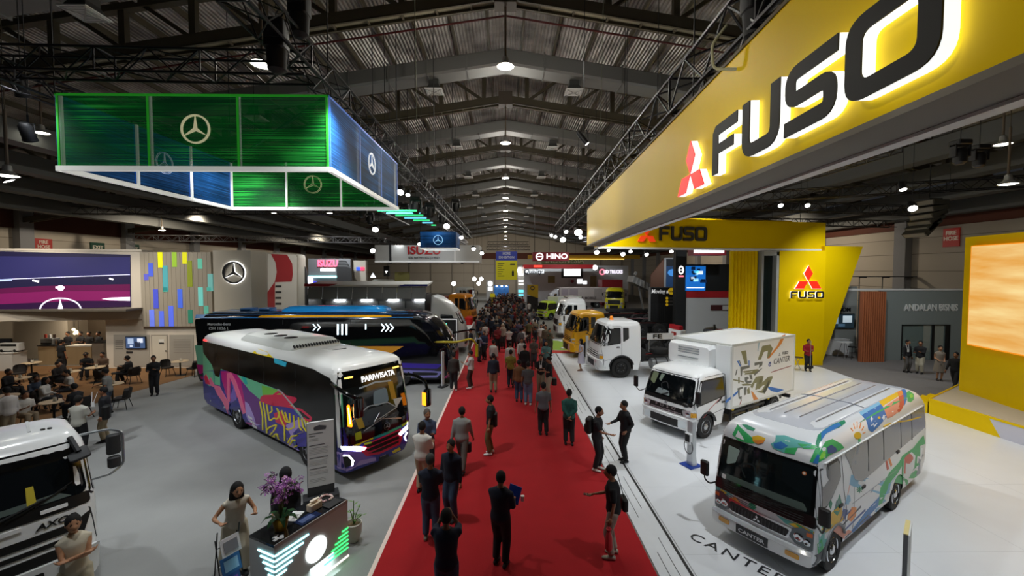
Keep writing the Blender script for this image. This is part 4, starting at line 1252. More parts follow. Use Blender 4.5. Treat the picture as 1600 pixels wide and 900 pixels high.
g.patch(stroke(BP([(965,368),(1108,322)]),.025),S,M('#8c2f35',.5),.005)
g.build('cargo_box_graphic',bx,0)
uu=bp_(990+1030/4.5,500+285/4.5)
on_surface_text('CANTER',.3,S,uu[0]-.1,uu[1],M('#4b4d52',.5),bx,'box_lettering',(-1,0),shear=.2,bold=False,width=1.05,ext=.002)
u2=bp_(990+954/4.5,500+312/4.5)
on_surface_text('e',.34,S,u2[0],u2[1]+.03,M('#28418f',.5),bx,'box_lettering',(-1,0),shear=.2,width=1.2,ext=.002)
u3=bp_(990+1062/4.5,500+232/4.5)
on_surface_text('FUSO',.15,S,u3[0]-.03,u3[1],M('#4b4d52',.5),bx,'box_lettering',(-1,0),width=1.2,ext=.002)
g=MB()
for q in diamonds(0,0,.12):g.patch([(u3[0]+.38+a,u3[1]+b)for a,b in q],S,M('#4b4d52',.5),.004)
g.build('box_emblem',bx,0)
for sg in(-1,1):
 g=MB();g.box(-4.35,-2.2,min(sg*.95,sg*1.0),max(sg*.95,sg*1.0),.34,.42,m_dgrey);g.box(-4.35,-2.2,min(sg*.95,sg*1.0),max(sg*.95,sg*1.0),.54,.62,m_dgrey)
 for x in(-4.3,-3.3,-2.25):g.box(x-.03,x+.03,min(sg*.9,sg*.98),max(sg*.9,sg*.98),.3,.8,m_dgrey)
 g.build('side_guard',p,0)
 g=MB();g.rbox((-3.2,sg*.62,.58),(1.5,.45,.36),.05,M('#1d1e20',.5));g.build('battery_pack',p)
 wheel(p,-5.0,sg*.95,.37,.19,sg,m_silver,dual=True)
 g=MB();g.ball((-2.1,sg*1.1,.76),.05,M('#e8c838',.3),8,6);g.ball((-4.4,sg*1.1,.76),.05,M('#e8c838',.3),8,6);g.build('marker_lamps',p)
 g=MB();g.patch([(-5.45,.55),(-5.55,.55),(-5.6,.78),(-5.4,.78)],lambda u,v,o:Vector((u,sg*(1.0+o),v)),m_dgrey,.01);g.build('mudflap',p,0)
g=MB();g.box(-6.3,-6.2,-1.0,1.0,.45,.58,m_dgrey);g.build('rear_bumper',p,0)
# ================================================================== heavy lorries of the white stand
def mid_cab_levels(L,w=1.15,zt=2.88,zws=1.72,zwt=2.6,z0=.42,zb=.95,rake=.3):
 return[(z0,0,-L+.1,w-.06,.25,.08),(zb,.0,-L,w-.01,.25,.08),(zb+.04,-.04,-L,w,.26,.08),(zws,-.12,-L,w,.26,.1),(zwt,-.12-rake,-L,w-.07,.28,.12),(zt-.12,-.18-rake,-L+.02,w-.13,.3,.14),(zt-.04,-.3-rake,-L+.1,w-.22,.3,.16),(zt,-.55-rake,-L+.25,w-.4,.3,.16)]
def rear_bogie(p,xs,w=1.0,r=.5):
 for x in xs:
  for sg in(-1,1):wheel(p,x,sg*w,r,.27,sg,M('#3c3e41',.4,.5),dual=True)
  g=MB();g.tube([(x,-w,r),(x,w,r)],.08,m_dgrey,8);g.ball((x,0,r),(.24,.22,.22),m_dgrey);g.build('axle',p)
def chassis_kit(p,x0,xr,z=.98,tank=True,spare=False):
 chassis(p,x0,xr,z,.42,.26,M('#1c1d1f',.45))
 g=MB();g.tube([(x0-.1,-.25,z-.05),(x0-1.0,-.25,z+.02),(xr+1,-.1,z-.05)],.03,M('#3a3b3d',.4),5);g.tube([(x0-.1,.1,z-.02),(x0-1.6,.15,z+.05),(xr+1,.1,z-.02)],.022,M('#7a2422',.4),5);g.build('air_lines',p)
 if tank:
  for sg in(-1,1):
   g=MB();g.tube([(x0-1.7,sg*.78,.68),(x0-.7,sg*.78,.68)],.27,M('#8c8f92',.3,.7)if sg>0 else M('#2a2b2d',.5),16)
   for x in(x0-1.5,x0-.9):g.tube([(x-.03,sg*.78,.68),(x+.03,sg*.78,.68)],.285,m_black,16)
   g.build('fuel_tank',p)
 g=MB();g.rbox((x0-.35,.05,z+.12),(.5,.8,.4),.08,M('#26282a',.6));g.tube([(x0-.2,.5,z-.1),(x0-.2,.5,z+.9)],.07,m_dgrey,10);g.build('air_intake',p)
 if spare:
  g=MB();g.lathe([(.22,-.12),(.46,-.13),(.5,0),(.46,.13),(.22,.12)],m_rub,24,(x0-1.5,0,z+.16));g.build('spare_wheel',p)
 g=MB();g.box(xr-.04,xr+.04,-1.05,1.05,.5,.62,m_dgrey)
 for sg in(-1,1):g.box(xr-.06,xr,sg*.8-.12,sg*.8+.12,.64,.76,M('#b51f1c',.3))
 g.build('tail_lamp_bar',p,0)
V=Veh('chassis_lorry','white four-wheel lorry cab on a bare chassis with an orange roof beacon','lorry',4.52,21.87,185,mid_cab_levels(2.25),.07)
cab(V,2.25,.95,1.72,2.6,2.88,m_white,grille=(1.0,1.32,3,m_black,m_white),headz=(.98,1.22),wheel_x=-1.22,wr=.52,mirrors=True,rimc=M('#1c1d1f',.4,.5),amber=False)
p=V.o
chassis_kit(p,-2.2,-7.6,1.0,spare=True)
rear_bogie(p,(-5.9,),.98,.5)
g=MB();g.lathe([(.12,0),(.12,.03),(.09,.04),(.085,.16),(.05,.2),(.001,.21)],M('#d98024',.2,emit=.4),14,(-1.0,.2,2.88));g.build('roof_beacon',p)
g=MB();g.tube([(-1.0,-.5,2.9),(-1.0,.1,2.92)],.02,m_black,5);g.build('roof_aerial',p)
g=MB();g.patch(stroke([(-.3,1.0),(-.3,.55)],.02),V.side(1),m_line,.006);g.patch(rrect(-.4,.5,-.05,.62,.02),V.side(1),m_silver,.01);g.build('cab_step',p,0)
for k,(x,z)in enumerate([(-.1,.72)]):
 g=MB();g.patch(rrect(-1.0,.46,1.0,.56,.03),V.front(),M('#c8cbcc',.4),.06,.2);g.build('lower_bumper',p,30)
t=thing('chassis_sign','white board with black model lettering standing in front of the bare chassis','sign',(9.1,24.4,0),R(5))
g=MB();g.box(-.8,.8,-.03,.03,1.4,1.76,M('#e9eaea',.4));bd=g.build('board',t,0)
text_mesh('FE',.34,.01,m_black,'board_lettering',bd,bold=True,width=1.8,loc=(-.2,-.05,1.58),rot=(R(90),0,0))
g=MB();g.box(-.7,-.66,-.02,.02,0,1.4,m_silver);g.box(.66,.7,-.02,.02,0,1.4,m_silver);g.build('post',t,0)
m_yel=M('#e8ac12',.28,coat=.5)
V=Veh('chassis_lorry','orange-yellow lorry cab on a bare black chassis beside the white cab','lorry',3.87,26.67,186,mid_cab_levels(2.2),.07)
cab(V,2.2,.95,1.72,2.6,2.88,m_yel,grille=(1.0,1.32,3,m_black,m_yel),headz=(.98,1.22),wheel_x=-1.25,wr=.5,rimc=M('#26272a',.4))
chassis_kit(V.o,-2.2,-8.4,1.0,spare=False);rear_bogie(V.o,(-5.6,-6.9),.98,.5)
lvh=[(.42,0,-2.3,1.15,.28,.08),(1.0,.0,-2.35,1.2,.28,.1),(1.7,-.08,-2.35,1.22,.3,.1),(1.9,-.14,-2.35,1.22,.3,.1),(2.75,-.42,-2.33,1.16,.32,.14),(3.0,-.6,-2.3,1.08,.34,.2),(3.15,-.85,-2.2,.95,.34,.25),(3.22,-1.2,-2.0,.7,.34,.25)]
V=Veh('chassis_lorry','white sleeper lorry with a rounded roof on a long twin-axle black chassis','lorry',4.1,34.7,184,lvh,.1)
cab(V,2.35,1.0,1.9,2.72,3.2,m_white,grille=(1.05,1.5,4,m_black,m_chrome),headz=(1.0,1.3),wheel_x=-1.35,wr=.54,rimc=m_silver,sleeper=True,rear_win=True)
chassis_kit(V.o,-2.35,-9.6,1.05);rear_bogie(V.o,(-7.05,-8.6),1.0,.53)
g=MB()
for y in(-.5,0,.5):g.tube([(-.9,y,3.18),(-.9,y,3.26)],.03,m_chrome,6)
g.tube([(-.9,-.75,3.28),(-.9,.75,3.28)],.03,m_chrome,6);g.build('roof_light_bar',V.o)
lvs=[(.35,0,-1.6,.85,.2,.1),(.75,0,-1.65,.88,.2,.1),(1.15,-.08,-1.65,.88,.22,.1),(1.9,-.38,-1.63,.82,.22,.12),(2.0,-.45,-1.6,.76,.24,.12),(2.08,-.65,-1.5,.6,.24,.14)]
V=Veh('small_lorry','small lime green lorry cab beyond the white sleeper lorry','lorry',3.9,46.5,215,lvs,.06)
cab(V,1.65,.75,1.15,1.88,2.08,M('#b9d534',.3,coat=.4),grille=(.8,1.0,2,m_black,m_silver),headz=(.78,1.0),wheel_x=-.8,wr=.38,rear_win=False,far=True,wd=.2)
g=MB();g.box(-5.5,-1.8,-.9,.9,.8,2.5,M('#dfe3d8',.4));g.build('cargo_box',V.o,0);wheel(V.o,-4.2,.75,.37,.2,1);wheel(V.o,-4.2,-.75,.37,.2,-1)
V=Veh('tractor_unit','bright yellow tractor unit facing the balcony behind the bare chassis rows','lorry',14.3,55.0,250,lvh,.1)
cab(V,2.35,1.0,1.9,2.72,3.2,M('#e9df1e',.3,coat=.4),grille=(1.05,1.6,4,m_black,m_black),headz=(1.0,1.3),wheel_x=-1.35,wr=.54,far=True)
chassis_kit(V.o,-2.35,-6.5,1.05);rear_bogie(V.o,(-5.5,),1.0,.53)
def bare_chassis(x,y,deg,L,lab,cabcol=None,nax=2):
 t=thing('bare_chassis',lab,'lorry chassis',(x,y,0),R(deg))
 chassis_kit(t,0,-L,1.0)
 rear_bogie(t,[-L+1.4+1.35*k for k in range(nax)],.95,.5)
 for sg in(-1,1):wheel(t,-.6,sg*.95,.5,.28,sg,M('#55585b',.4,.5))
 g=MB();g.rbox((-.5,0,1.1),(1.1,.8,.8),.12,M('#4a4d50',.5,.4));g.tube([(-.1,-.3,1.5),(-.9,-.3,1.55)],.09,m_silver,8);g.tube([(-.1,.25,1.45),(-1.0,.25,1.5)],.06,M('#8d1f1a',.4),8);g.build('engine',t)
 return t
bare_chassis(7.2,38.5,186,8.5,'bare black lorry chassis with an exposed engine behind the white sleeper lorry')
bare_chassis(8.0,43.0,184,8.0,'bare black lorry chassis in front of the bright yellow tractor unit')
bare_chassis(13.5,27.8,190,5.5,'short black chassis with a white and red nose beside the maroon and white stand',nax=1)
t=thing('cab_frame','small white and red vehicle nose standing by the short black chassis','vehicle nose',(12.2,29.5,0),R(190))
g=MB();g.rbox((0,0,.95),(.5,1.5,.7),.1,m_white);g.build('bumper_shell',t);g=MB();g.rbox((.1,0,1.45),(.35,1.3,.3),.08,M('#b3202a',.3));g.build('red_cover',t);g=MB();g.box(-.2,.2,-.6,.6,0,.62,m_dgrey);g.build('stand',t,0)
g=MB();g.patch(rrect(-.3,.8,.3,1.1,.04),lambda u,v,o:Vector((.25+o,u,v)),M('#a32a25',.3),.01);g.build('grille',t,0)
lvg=[(.4,0,-1.8,1.0,.3,.1),(1.3,-.05,-1.8,1.1,.3,.1),(2.1,-.6,-1.8,1.08,.3,.1),(2.6,-1.3,-1.8,1.05,.3,.12),(2.8,-1.6,-1.8,.95,.1,.1)]
V=Veh('service_lorry','long grey workshop lorry with open side and printed lettering','lorry',5.9,62,182,lvg,.1)
V.body(M('#a9abb0',.35,coat=.3),'cab_body')
g=MB();g.patch(fillet([(-.9,1.35),(-1.55,1.35),(-1.55,2.15),(-1.2,2.1)],.05,3,True),V.side(1),m_glass,.01);g.build('side_window',V.o,30)
g=MB();g.patch(rrect_tr(-.95,1.35,.95,2.3,-.08,.1),V.front(),m_glass,.01,.3);g.build('windscreen',V.o,30)
g=MB();g.box(-9.8,-1.9,-1.2,1.2,.9,3.0,M('#a39a98',.4));bx=g.build('cargo_box',V.o,0)
g=MB()
for x0,x1 in((-3.2,-2.2),(-4.6,-3.4)):g.box(x0,x1,1.2,1.24,1.3,2.8,M('#8a7f86',.5))
g.box(-8.2,-7.0,1.2,1.23,1.2,2.8,M('#8d8684',.5));g.build('panel',bx,0)
text_mesh('UAR MOBILE',.5,.01,M('#3a2f33',.5),'box_lettering',bx,bold=True,loc=(-5.9,1.24,1.5),rot=(R(90),0,R(180)))
for x in(-1.0,-7.5):wheel(V.o,x,1.0,.48,.28,1);wheel(V.o,x,-1.0,.48,.28,-1)
# ================================================================== white-roofed coach with painted flank
lv=[(.3,-.06,-9.7,.98,.18,.15),(.5,.0,-9.72,1.06,.18,.15),(.75,.02,-9.73,1.08,.17,.15),(1.15,0,-9.73,1.085,.16,.16),(1.5,-.04,-9.72,1.085,.16,.18),(2.3,-.17,-9.7,1.075,.16,.2),(2.76,-.26,-9.67,1.06,.17,.22),(2.9,-.32,-9.65,1.03,.2,.24),(2.98,-.4,-9.6,.96,.24,.28),(3.03,-.52,-9.5,.86,.28,.3),(3.06,-.8,-9.3,.68,.3,.3),(3.08,-1.3,-9.0,.42,.3,.3)]
V=Veh('coach','white-roofed coach with magenta, green and yellow painted flank and PARIWISATA sign','coach',-3.36,11.12,-37.65,lv,.08)
p=V.o
m_cw=M('#f0f0ec',.22,coat=.4)
bd=V.body(m_cw,'body',arches=[(-1.85,.46,.56),(-6.6,.46,.56)])
bd.data.materials.append(M('#34329a',.35));bd.data.materials.append(M('#6fc79a',.35))
for q in bd.data.polygons:
 if q.material_index==0 and q.center.z<2.31 and abs(q.normal.z)<.6:q.material_index=2 if q.center.z<1.6 else 3
V.bvh(bd);X=V.pix;F=V.front();S=V.side(-1)
C={k:M(v,.35,coat=.15)for k,v in dict(mag='#c0147c',pk='#f0709a',navy='#2d2f86',ind='#3a2fa0',pur='#7d62c0',lil='#b59be0',mint='#6fc79a',mint2='#48b98c',teal='#1fb0a8',grn='#7cc84a',lime='#c8e02a',red='#e01e50',yel='#f5e411',plum='#6e2b86',lb='#b8cfe8',dk='#1b1440',cy='#35c0e0',wt='#e8e8ea',ol='#8b8320').items()}
def PX(pts,sx,sy,ox,oy):return[(ox+a/sx,oy+b/sy)for a,b in pts]
Q=lambda pts:PX(pts,6.427,6.427,310,580)
g=MB()
def d(pts,m,off=.004,st=10):g.patch(Q(pts),X,C[m],off,st)
d([(45,60),(50,0),(250,0),(290,120),(230,260),(300,430),(60,330)],'navy')
d([(55,0),(150,0),(160,140),(110,150),(60,90)],'mint',.006);d([(160,0),(215,0),(222,145),(165,130)],'mint',.008)
d([(55,60),(85,40),(110,90),(125,60),(150,110),(165,140),(215,150),(240,200),(290,290),(310,330),(300,430),(270,360),(240,300),(190,230),(160,160),(75,120)],'pk',.009)
d([(60,50),(80,30),(100,70),(120,130),(75,125)],'red',.011)
d([(225,0),(360,0),(430,90),(520,200),(560,240),(620,300),(640,590),(480,520),(440,480),(410,500),(380,400),(330,330),(300,300),(270,200),(240,100)],'mag',.007)
d([(430,100),(520,190),(570,240),(625,290),(640,590),(520,540),(500,420),(460,260)],'plum',.009)
d([(330,90),(360,150),(400,330),(450,480),(410,460),(360,340),(320,320)],'pur',.01);d([(335,80),(350,170),(330,230)],'navy',.012)
d([(290,20),(330,10),(380,100),(430,250),(480,420),(450,430),(400,270),(350,130),(315,60),(320,330),(295,300)],'pk',.013)
d([(470,300),(510,330),(560,450),(600,590),(520,550),(480,430)],'lil',.011)
for k in range(3):d([(500+k*22,440+k*45),(545+k*22,470+k*45),(545+k*22,490+k*45),(500+k*22,460+k*45)],'wt',.013)
d([(385,20),(600,110),(830,200),(790,225),(700,250),(640,300),(560,230),(520,200),(440,90)],'mint',.012)
d([(430,40),(480,65),(500,130),(470,130)],'teal',.014);d([(640,140),(830,195),(770,230),(650,250)],'grn',.014)
d([(620,290),(700,260),(860,200),(1000,280),(1100,370),(1140,430),(1180,500),(1110,540),(1090,680),(1060,830),(900,760),(700,650),(630,600)],'ind',.011)
d([(860,210),(1010,270),(1100,370),(1080,385),(930,335),(780,230)],'lime',.013);d([(900,330),(1000,290),(1090,360),(1100,380),(960,370)],'yel',.014);d([(960,380),(1080,385),(1130,450),(1140,500),(1040,470)],'mint',.014)
d([(760,420),(840,400),(900,480),(880,560),(780,510)],'red',.013);d([(880,540),(1010,480),(1100,520),(1080,680),(1060,820),(900,740),(930,640)],'lil',.013)
d([(1000,640),(1090,640),(1075,700),(1060,800),(960,720)],'mint',.0145)
R_=[[(635,270),(660,250),(850,245),(1000,275),(930,330),(740,330),(640,300),(635,270)],[(760,240),(820,200),(870,240)],[(740,330),(900,350),(1040,390),(1140,470),(1120,500),(1060,470)]]
for r_ in R_:g.patch(stroke(Q(r_),3.6,3),X,C['red'],.017,4)
Y_=[[(622,300),(650,450),(650,590)],[(655,310),(680,460),(690,600),(690,620)],[(690,330),(710,450),(720,500),(760,470),(800,480),(820,420),(790,370)],[(740,350),(745,400),(720,420)],[(690,590),(720,560),(800,530),(760,600),(720,640)],[(800,380),(830,480),(870,560),(870,700)],[(840,390),(880,500),(930,520),(920,420)],[(875,410),(905,510)],[(960,440),(970,560),(900,590),(890,570)],[(1010,460),(1020,560),(1060,620),(1090,660)],[(1040,470),(1060,560),(1100,620)],[(1070,480),(1090,560)],[(1100,500),(1105,590)],[(900,720),(940,650),(1050,640),(1075,640)],[(920,740),(950,690),(1040,690),(1070,720)],[(740,660),(790,620),(810,690)],[(960,760),(1010,740),(1060,800)],[(760,660),(775,650)]]
for y_ in Y_:g.patch(stroke(Q(y_),2.2,2.5),X,C['yel'],.019,3)
g.build('flank_paint',p,0)
band=[(-9.6,2.74),(-9.45,2.3),(-9.1,2.15),(-8.6,1.95),(-8.3,1.6),(-7.9,1.6),(-7.8,1.93),(-3.4,1.93),(-1.0,1.9),(-.4,1.9),(-.4,2.3),(-.55,2.68),(-1.4,2.8),(-3,2.82)]
for sg in(-1,1):
 Sd=V.side(sg)
 g=MB();g.patch(fillet(band,.08,4,True),Sd,M('#020303',.16),.0145,.4);wb=g.build('window_band',p,30)
 g=MB()
 for x in(-2.35,-4.3,-6.2,-8.1):g.patch([(x-.012,1.95),(x+.012,1.95),(x+.012,2.76),(x-.012,2.76)],Sd,M('#26282a',.3),.017)
 g.patch([(-8.9,2.1),(-8.35,1.9),(-8.35,2.6),(-8.9,2.62)],Sd,M('#15171a',.2),.0165,.4)
 g.build('window_dividers',wb,0)
 g=MB();g.patch(fillet([(-3.3,1.95),(-2.2,1.5),(-1.95,1.42),(-1.85,1.1),(-1.2,1.08),(-1.15,.5),(-.3,.5),(-.25,1.6),(-.4,2.6),(-.9,2.68),(-1.6,2.0)],.05,3,True),Sd,M('#030304',.18),.0155,.3);g.build('front_door',p,30)
 g=MB();g.patch(stroke([(-3.4,1.92),(-3.2,1.9),(-2.1,1.48),(-1.85,1.32),(-1.72,1.1)],.05,.05),Sd,M('#c9ccce',.2,.4),.024,.2);g.build('arch_trim_line',p,30)
 g=MB();g.patch([(-.2,1.0),(-.33,2.4),(-.45,2.8),(-.36,2.8),(-.24,2.4),(-.12,1.0)],Sd,m_cw,.02,.3);g.build('pillar_trim',p,30)
 g=MB();g.patch(rrect(-9.5,2.76,-9.2,2.82,.01),Sd,M('#e23a3a',.3,emit=2),.02);g.build('rear_marker',p,0)
 g=MB()
 for x in(-8.9,-7.6,-5.2,-3.8,-2.9):g.ball(Sd(x,.55,.01),(.04,.02,.04),m_silver,8,5)
 g.build('panel_catches',p)
 g=MB();g.patch(fillet([(-3.6,2.68),(-2.9,2.66),(-2.85,2.79),(-3.65,2.82)],.02,3,True),Sd,C['cy'],.02,.2);g.build('blue_marker_light',p,30)
 for x in(-1.85,-6.6):wheel(p,x,sg*.92,.46,.25,sg,M('#aeb2b6',.25,.8),dual=(x<-5))
g=MB();g.patch([(-1.04,.98),(1.04,1.12),(1.02,2.6),(.97,2.84),(-.97,2.84),(-1.02,2.6)],F,m_blackg,.012,.15);mk=g.build('front_mask',p,30)
g=MB();g.patch(fillet([(-.98,1.3),(.98,1.3),(.94,2.42),(-.94,2.42)],.14,5,True),F,M('#0f1416',.03,coat=1.0),.02,.15);ws=g.build('windscreen',p,30)
g=MB()
g.patch(fillet([(-.7,1.38),(.75,1.38),(.4,1.75),(-.3,1.8)],.3,6,True),F,M('#39434a',.3),.0215,.15)
g.patch(stroke([(-.78,1.6),(-.3,1.86),(.3,1.82),(.6,1.6)],.025,.2),F,M('#9fa9ae',.3),.0225,.1)
g.patch([(-.62,1.36),(-.45,1.36),(-.6,1.95),(-.78,1.95)],F,M('#a98e30',.5),.0228,.15)
g.patch([(.45,1.85),(.62,1.85),(.55,2.34),(.38,2.34)],F,M('#b08a28',.5),.0225,.15)
g.patch(fillet([(-.15,1.8),(.35,1.82),(.32,2.22),(-.1,2.2)],.1,4,True),F,M('#6e8591',.3),.0222,.15)
g.patch([(.5,1.85),(.85,1.82),(.58,1.6)],F,M('#b9c6c4',.4),.0228,.15)
g.patch([(-.72,1.1),(-.55,1.1),(-.57,1.3),(-.73,1.28)],F,M('#9fa51c',.4),.0225,.1)
g.patch(stroke([(-.5,2.36),(.0,2.42),(.5,2.36)],.04,.1),F,M('#a8b4ba',.3),.0222,.1)
g.build('interior_seen_through_glass',ws,30)
g=MB();g.patch(fillet([(-.9,1.5),(-.78,1.45),(-.8,2.02),(-.87,2.02)],.03,3,True),F,M('#ff7a10',.3,emit=4),.024,.1);g.patch([(-.85,1.55),(-.82,1.55),(-.83,1.95),(-.85,1.95)],F,M('#ffd890',.3,emit=9),.026,.1);g.build('orange_door_light',ws,30)
g=MB()
for sg in(-1,1):g.patch(rrect(min(sg*.62,sg*.85),2.66,max(sg*.62,sg*.85),2.7,.01),F,M('#ffc850',.3,emit=3),.018)
g.build('roof_marker_lamps',mk,0)
on_surface_text('PARIWISATA',.21,F,.12,2.56,M('#f4f4f4',.4,emit=1.2),mk,'route_sign',width=.88,ext=.012)
for sg in(-1,1):
 a=F(sg*-.6+.1,1.28,.04);b_=F(sg*.2+.05,1.5,.05)
 g=MB();g.tube([a,b_],.012,m_silver,5);g.tube([F(sg*.0-.2,1.42,.045),F(sg*.3+.3,1.62,.045)],.014,m_silver,5);g.build('wiper',p)
g=MB()
for o_,h_ in star3(.2,1.2,.1,24):g.patch(o_,F,m_chrome,.03,0,h_)
g.build('star_emblem',p,0)
Q4=lambda pts:PX(pts,6.925,6.925,500,620)
g=MB()
def f4(pts,m,off=.006,st=6):g.patch(Q4(pts),X,C[m]if isinstance(m,str)else m,off,st)
f4([(165,400),(230,400),(330,475),(330,530),(215,530),(170,480)],'ind');f4([(165,590),(240,600),(270,760),(280,800),(190,770),(172,650)],'lil');f4([(172,480),(230,540),(240,600),(165,590)],'navy')
f4([(325,478),(430,470),(480,450),(570,430),(575,455),(455,500),(420,530),(330,530)],'yel');f4([(575,425),(700,385),(870,310),(880,330),(720,410),(580,455)],'teal');f4([(720,378),(875,308),(880,330),(740,400)],'mint2',.008);f4([(880,300),(960,250),(955,280),(890,325)],'lime')
f4([(430,580),(480,520),(870,345),(885,370),(890,450),(860,520),(640,620),(500,640)],'red',.005)
f4([(480,530),(620,470),(860,365),(850,400),(640,500),(520,545)],m_black,.009);f4([(500,570),(640,510),(850,420),(858,450),(640,550),(520,590)],m_black,.009);f4([(520,615),(640,560),(850,470),(850,495),(650,590)],m_black,.009)
f4([(480,500),(560,485),(550,505),(480,518)],'lime',.012)
f4([(280,780),(370,760),(430,690),(600,655),(605,690),(400,750),(330,790),(285,805)],'lil',.007);f4([(240,600),(340,590),(450,590),(500,640),(600,650),(430,690),(360,760),(280,780)],'pur',.006)
f4([(780,590),(860,545),(875,570),(790,612)],'yel',.01);f4([(880,520),(990,450),(992,490),(890,565)],'ind',.006)
f4([(640,655),(700,635),(740,620),(742,645),(640,690)],m_black,.01)
g.build('bumper_paint',p,0)
on_surface_text('MODEL',.06,F,.1,.4,M('#d8dadc',.4),p,'plate_lettering',ext=.002)
for pts in([(222,535),(440,540),(500,545),(480,575),(430,590),(240,575)],[(845,400),(975,275),(975,320),(870,420)]):
 g=MB();g.patch(Q4(pts),X,M('#f8fbff',.2,emit=7),.016,6);g.build('headlight',p,30)
for pts,l2 in(([(245,625),(330,625),(380,690),(360,730),(270,765)],[(250,640),(300,640),(345,690),(335,745),(355,740),(365,685),(315,628),(255,625)]),([(910,420),(960,350),(985,370),(985,440),(935,495)],[(920,430),(945,385),(935,380),(908,430),(920,470),(935,480)])):
 g=MB();g.patch(Q4(pts),X,m_black,.012,6);h=g.build('fog_lamp_pod',p,30)
 g=MB();g.patch(Q4(l2),X,M('#f8fbff',.2,emit=7),.018,6);g.build('running_light',h,30)
for sg,pts,big in((-1,[(-.5,-1.05,2.55),(-.1,-1.12,2.5),(.18,-1.0,2.36),(.28,-.82,2.25)],False),(1,[(-.4,1.05,2.4),(-.1,1.3,2.36),(.2,1.42,2.2),(.25,1.44,1.95)],True)):
 g=MB();g.tube(fillet3(pts,.15,4),.05,m_blackg,8);a=g.build('mirror_arm',p)
 q=Vector(pts[-1]);g=MB();g.rbox((q.x,q.y,q.z-.22),(.14,.24,.5),.06,m_blackg);m_=g.build('mirror',a)
 if big:g=MB();g.box(q.x-.08,q.x+.075,q.y-.13,q.y-.115,q.z-.42,q.z-.05,M('#ff8a18',.3,emit=3));g.build('indicator',m_)
g=MB()
def podring(ix,iy,z):return[Vector((x,y,z))for x,y in fillet([(-3.1-ix,-.78+iy),(-3.1-ix,.78-iy),(-3.6,.86-iy),(-6.6+ix,.86-iy),(-7.0+ix,.6-iy),(-7.0+ix,-.6+iy),(-6.6+ix,-.86+iy),(-3.6,-.86+iy)],.12,3,True)]
g.loft([podring(0,0,2.98),podring(.02,.01,3.1),podring(.2,.1,3.24),podring(.45,.25,3.28)],M('#d4d6d0',.3,coat=.5));pod=g.build('cooling_pod',p,35)
g=MB()
for k in range(17):y=-.7+k*.0875;g.cbox((-3.17,y,3.13),(.1,.035,.11),m_black,(0,R(20),0))
g.build('pod_grille',pod,0)
g=MB()
for x in(-5.6,-4.9,-4.2):g.lathe([(.001,0),(.2,0),(.2,.012),(.001,.012)],m_black,20,(x,-.3,3.275))
g.build('fan_openings',pod,30)
g=MB();g.rbox((-2.3,.1,3.06),(.5,.6,.07),.05,M('#c9cbc8',.3));g.tube([(-2.08,-.12,3.08),(-2.05,.3,3.08)],.02,m_black,6);g.build('roof_hatch',p)
g=MB();g.patch([(-5.2,2.78),(-4.0,2.78),(-3.7,2.8),(-4.2,2.93),(-4.9,2.95)],S,M('#f2d400',.3),.006,.2);g.build('yellow_roof_flash',p,30)
g=MB();g.box(-9.3,-.6,-.8,.8,.24,.34,m_dgrey);g.build('underfloor',p,0)
